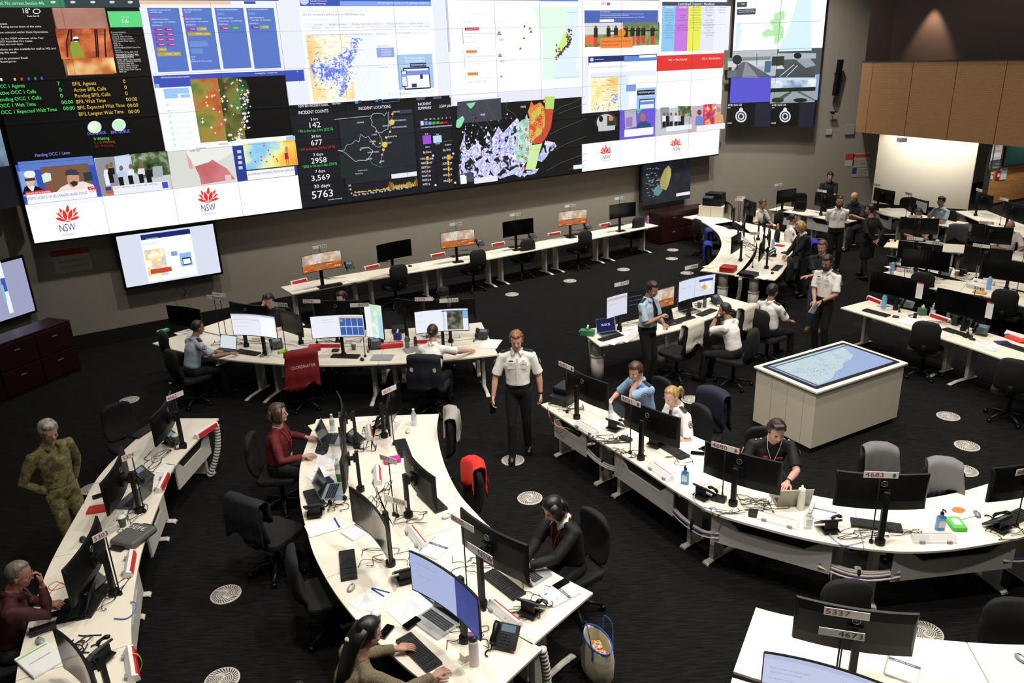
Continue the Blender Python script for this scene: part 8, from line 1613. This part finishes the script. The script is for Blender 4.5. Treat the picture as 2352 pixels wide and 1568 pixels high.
for l_,off_l in (('dark red drawer cabinet against the left wall, farther',0),('dark red drawer cabinet against the left wall, nearer',1.42)):
    o=lcab(l_,(0,800),math.degrees(math.atan2(r3_.y,r3_.x)),1.4,.5,.95); q=cn-r3_*(.7+off_l)-n3*.25; o.location=(q.x,q.y,0)
for px,py,z,l in ((1508,534,0,'lower cardboard carton beside the wall desks'),(1508,534,.27,'upper cardboard carton beside the wall desks')):
    c=at(px,py,0); g=G(); g.box(0,0,.13,.42,.36,.26); o=g.build('carton',mat('#a08358',.8),loc=(c.x,c.y,z)); o.rotation_euler.z=math.radians(wa); tag(o,l,'box')
c=at(1372,1545,0); t=thing('tote_bag','cream quilted tote bag with blue straps on the floor by the centre island','bag',c,math.radians(20))
g=G(); n=20; vs=[]
for j,(z,rx,ry) in enumerate(((0,.10,.17),(.06,.12,.20),(.2,.12,.21),(.33,.10,.20),(.36,.095,.195),(.33,.088,.188),(.2,.10,.19),(.04,.09,.16))):
    for k in range(n): a=2*PI*k/n; vs.append((rx*math.cos(a)*(1+.04*math.sin(5*a)),ry*math.sin(a)*(1+.03*math.cos(4*a+z*9)),z))
g.add(vs,[[i*n+k,i*n+(k+1)%n,(i+1)*n+(k+1)%n,(i+1)*n+k] for i in range(7) for k in range(n)]+[list(range(n))[::-1],[7*n+k for k in range(n)]],sm=True); g.build('bag_body',mat('#d9d3b8',.8,bump=.4,nscale=14),t)
g=G(); g.tube([(.097*math.cos(a),.197*math.sin(a),.362) for a in [2*PI*k/24 for k in range(25)]],.006,n=6,cap=False); g.build('blue_trim',mat('#2a5cc0',.5),t)
for sd in (1,-1): g=G(); g.tube(catmull([(sd*.10,-.10,.25),(sd*.10,-.09,.36),(sd*.11,-.05,.52),(sd*.09,.05,.53),(sd*.10,.09,.36),(sd*.10,.10,.25)],5),[(.011,.003)]*26,n=6); g.build('strap',mat('#2a5cc0',.5),t)
g=G(); g.box(.0,-.04,.24,.10,.14,.02,rz=.4); g.box(.02,.05,.25,.08,.10,.02,rz=-.3); g.build('contents',picmat([(.4,'#d82828'),(.5,'#f0d030'),(.6,'#3060c0')],scale=30,emit=0),t)
c=at(112,1010,0)
# far bench beyond the opening
c=V((17.2,23.9,0)); t=thing('bench_desk','timber-topped desk before the timber wall at the far right','desk',c,math.radians(26)); g=G(); g.box(0,0,.73,2.6,.8,.03); g.build('desktop',mat('#cbb896',.5),t); g=G()
for x in (-.9,.9): 
    g=G(); g.box(x,0,.36,.05,.05,.7); g.box(x,0,.02,.05,.6,.03); g.build('leg',mat('#b8b4ac',.5),t)
tn=V((((T2-T1).y),-(T2-T1).x,0)).normalized(); TP=T1+tn*.005
notice('white poster with red flower emblem on the timber wall',(2289,350),.5,.95,[(.2,.75,.25,.18,'#c83a44',None),(.1,.5,.8,.10,'#c0404a','STATE OPS'),(.1,.3,.8,.08,'#606468','CENTRE RULES')],P=TP,n=tn,paper='#e8e8ec')
notice('dark grey plaque on the timber wall',(2288,378),.66,.32,[(.4,.5,.5,.2,'#d8d8d8','Meeting Room'),(.3,.2,.6,.18,'#d8d8d8','Booking required')],P=TP,n=tn,paper='#45484a')
notice('white notice sheet right of the dark plaque on the timber wall',(2307,385),.34,.75,[(.15,.8,.6,.08,'#c83a44','NOTICE'),(.15,.5,.7,.07,'#808488','please keep clear')],P=TP,n=tn,paper='#e4e4e8')
notice('red manual call point on the timber wall',(2293,402),.28,.28,[(.3,.3,.4,.4,'#e8e4e0',None)],P=TP,n=tn,name='call_point',cat='alarm',paper='#b8181e'); notice('small white intercom plate on the timber wall',(2278,404),.1,.2,[(.2,.6,.6,.2,'#303234',None)],P=TP,n=tn,name='intercom',cat='intercom',paper='#e8e8e4')
c=onplane(2332,352,TP,tn); t=thing('wall_television','dark glossy screen at the top right of the timber wall','television',c); r=V((-tn.y,tn.x,0)); g=G(); g.ext([-r*.62-V((0,0,.38)),r*.62-V((0,0,.38)),r*.62+V((0,0,.38)),-r*.62+V((0,0,.38))],tn*.06); g.build('casing',BLK2,t); g=G(); g.ext([-r*.59+tn*.061-V((0,0,.35)),r*.59+tn*.061-V((0,0,.35)),r*.59+tn*.061+V((0,0,.35)),-r*.59+tn*.061+V((0,0,.35))],tn*.001); g.build('screen',mat('#1c3c3a',.1),t)
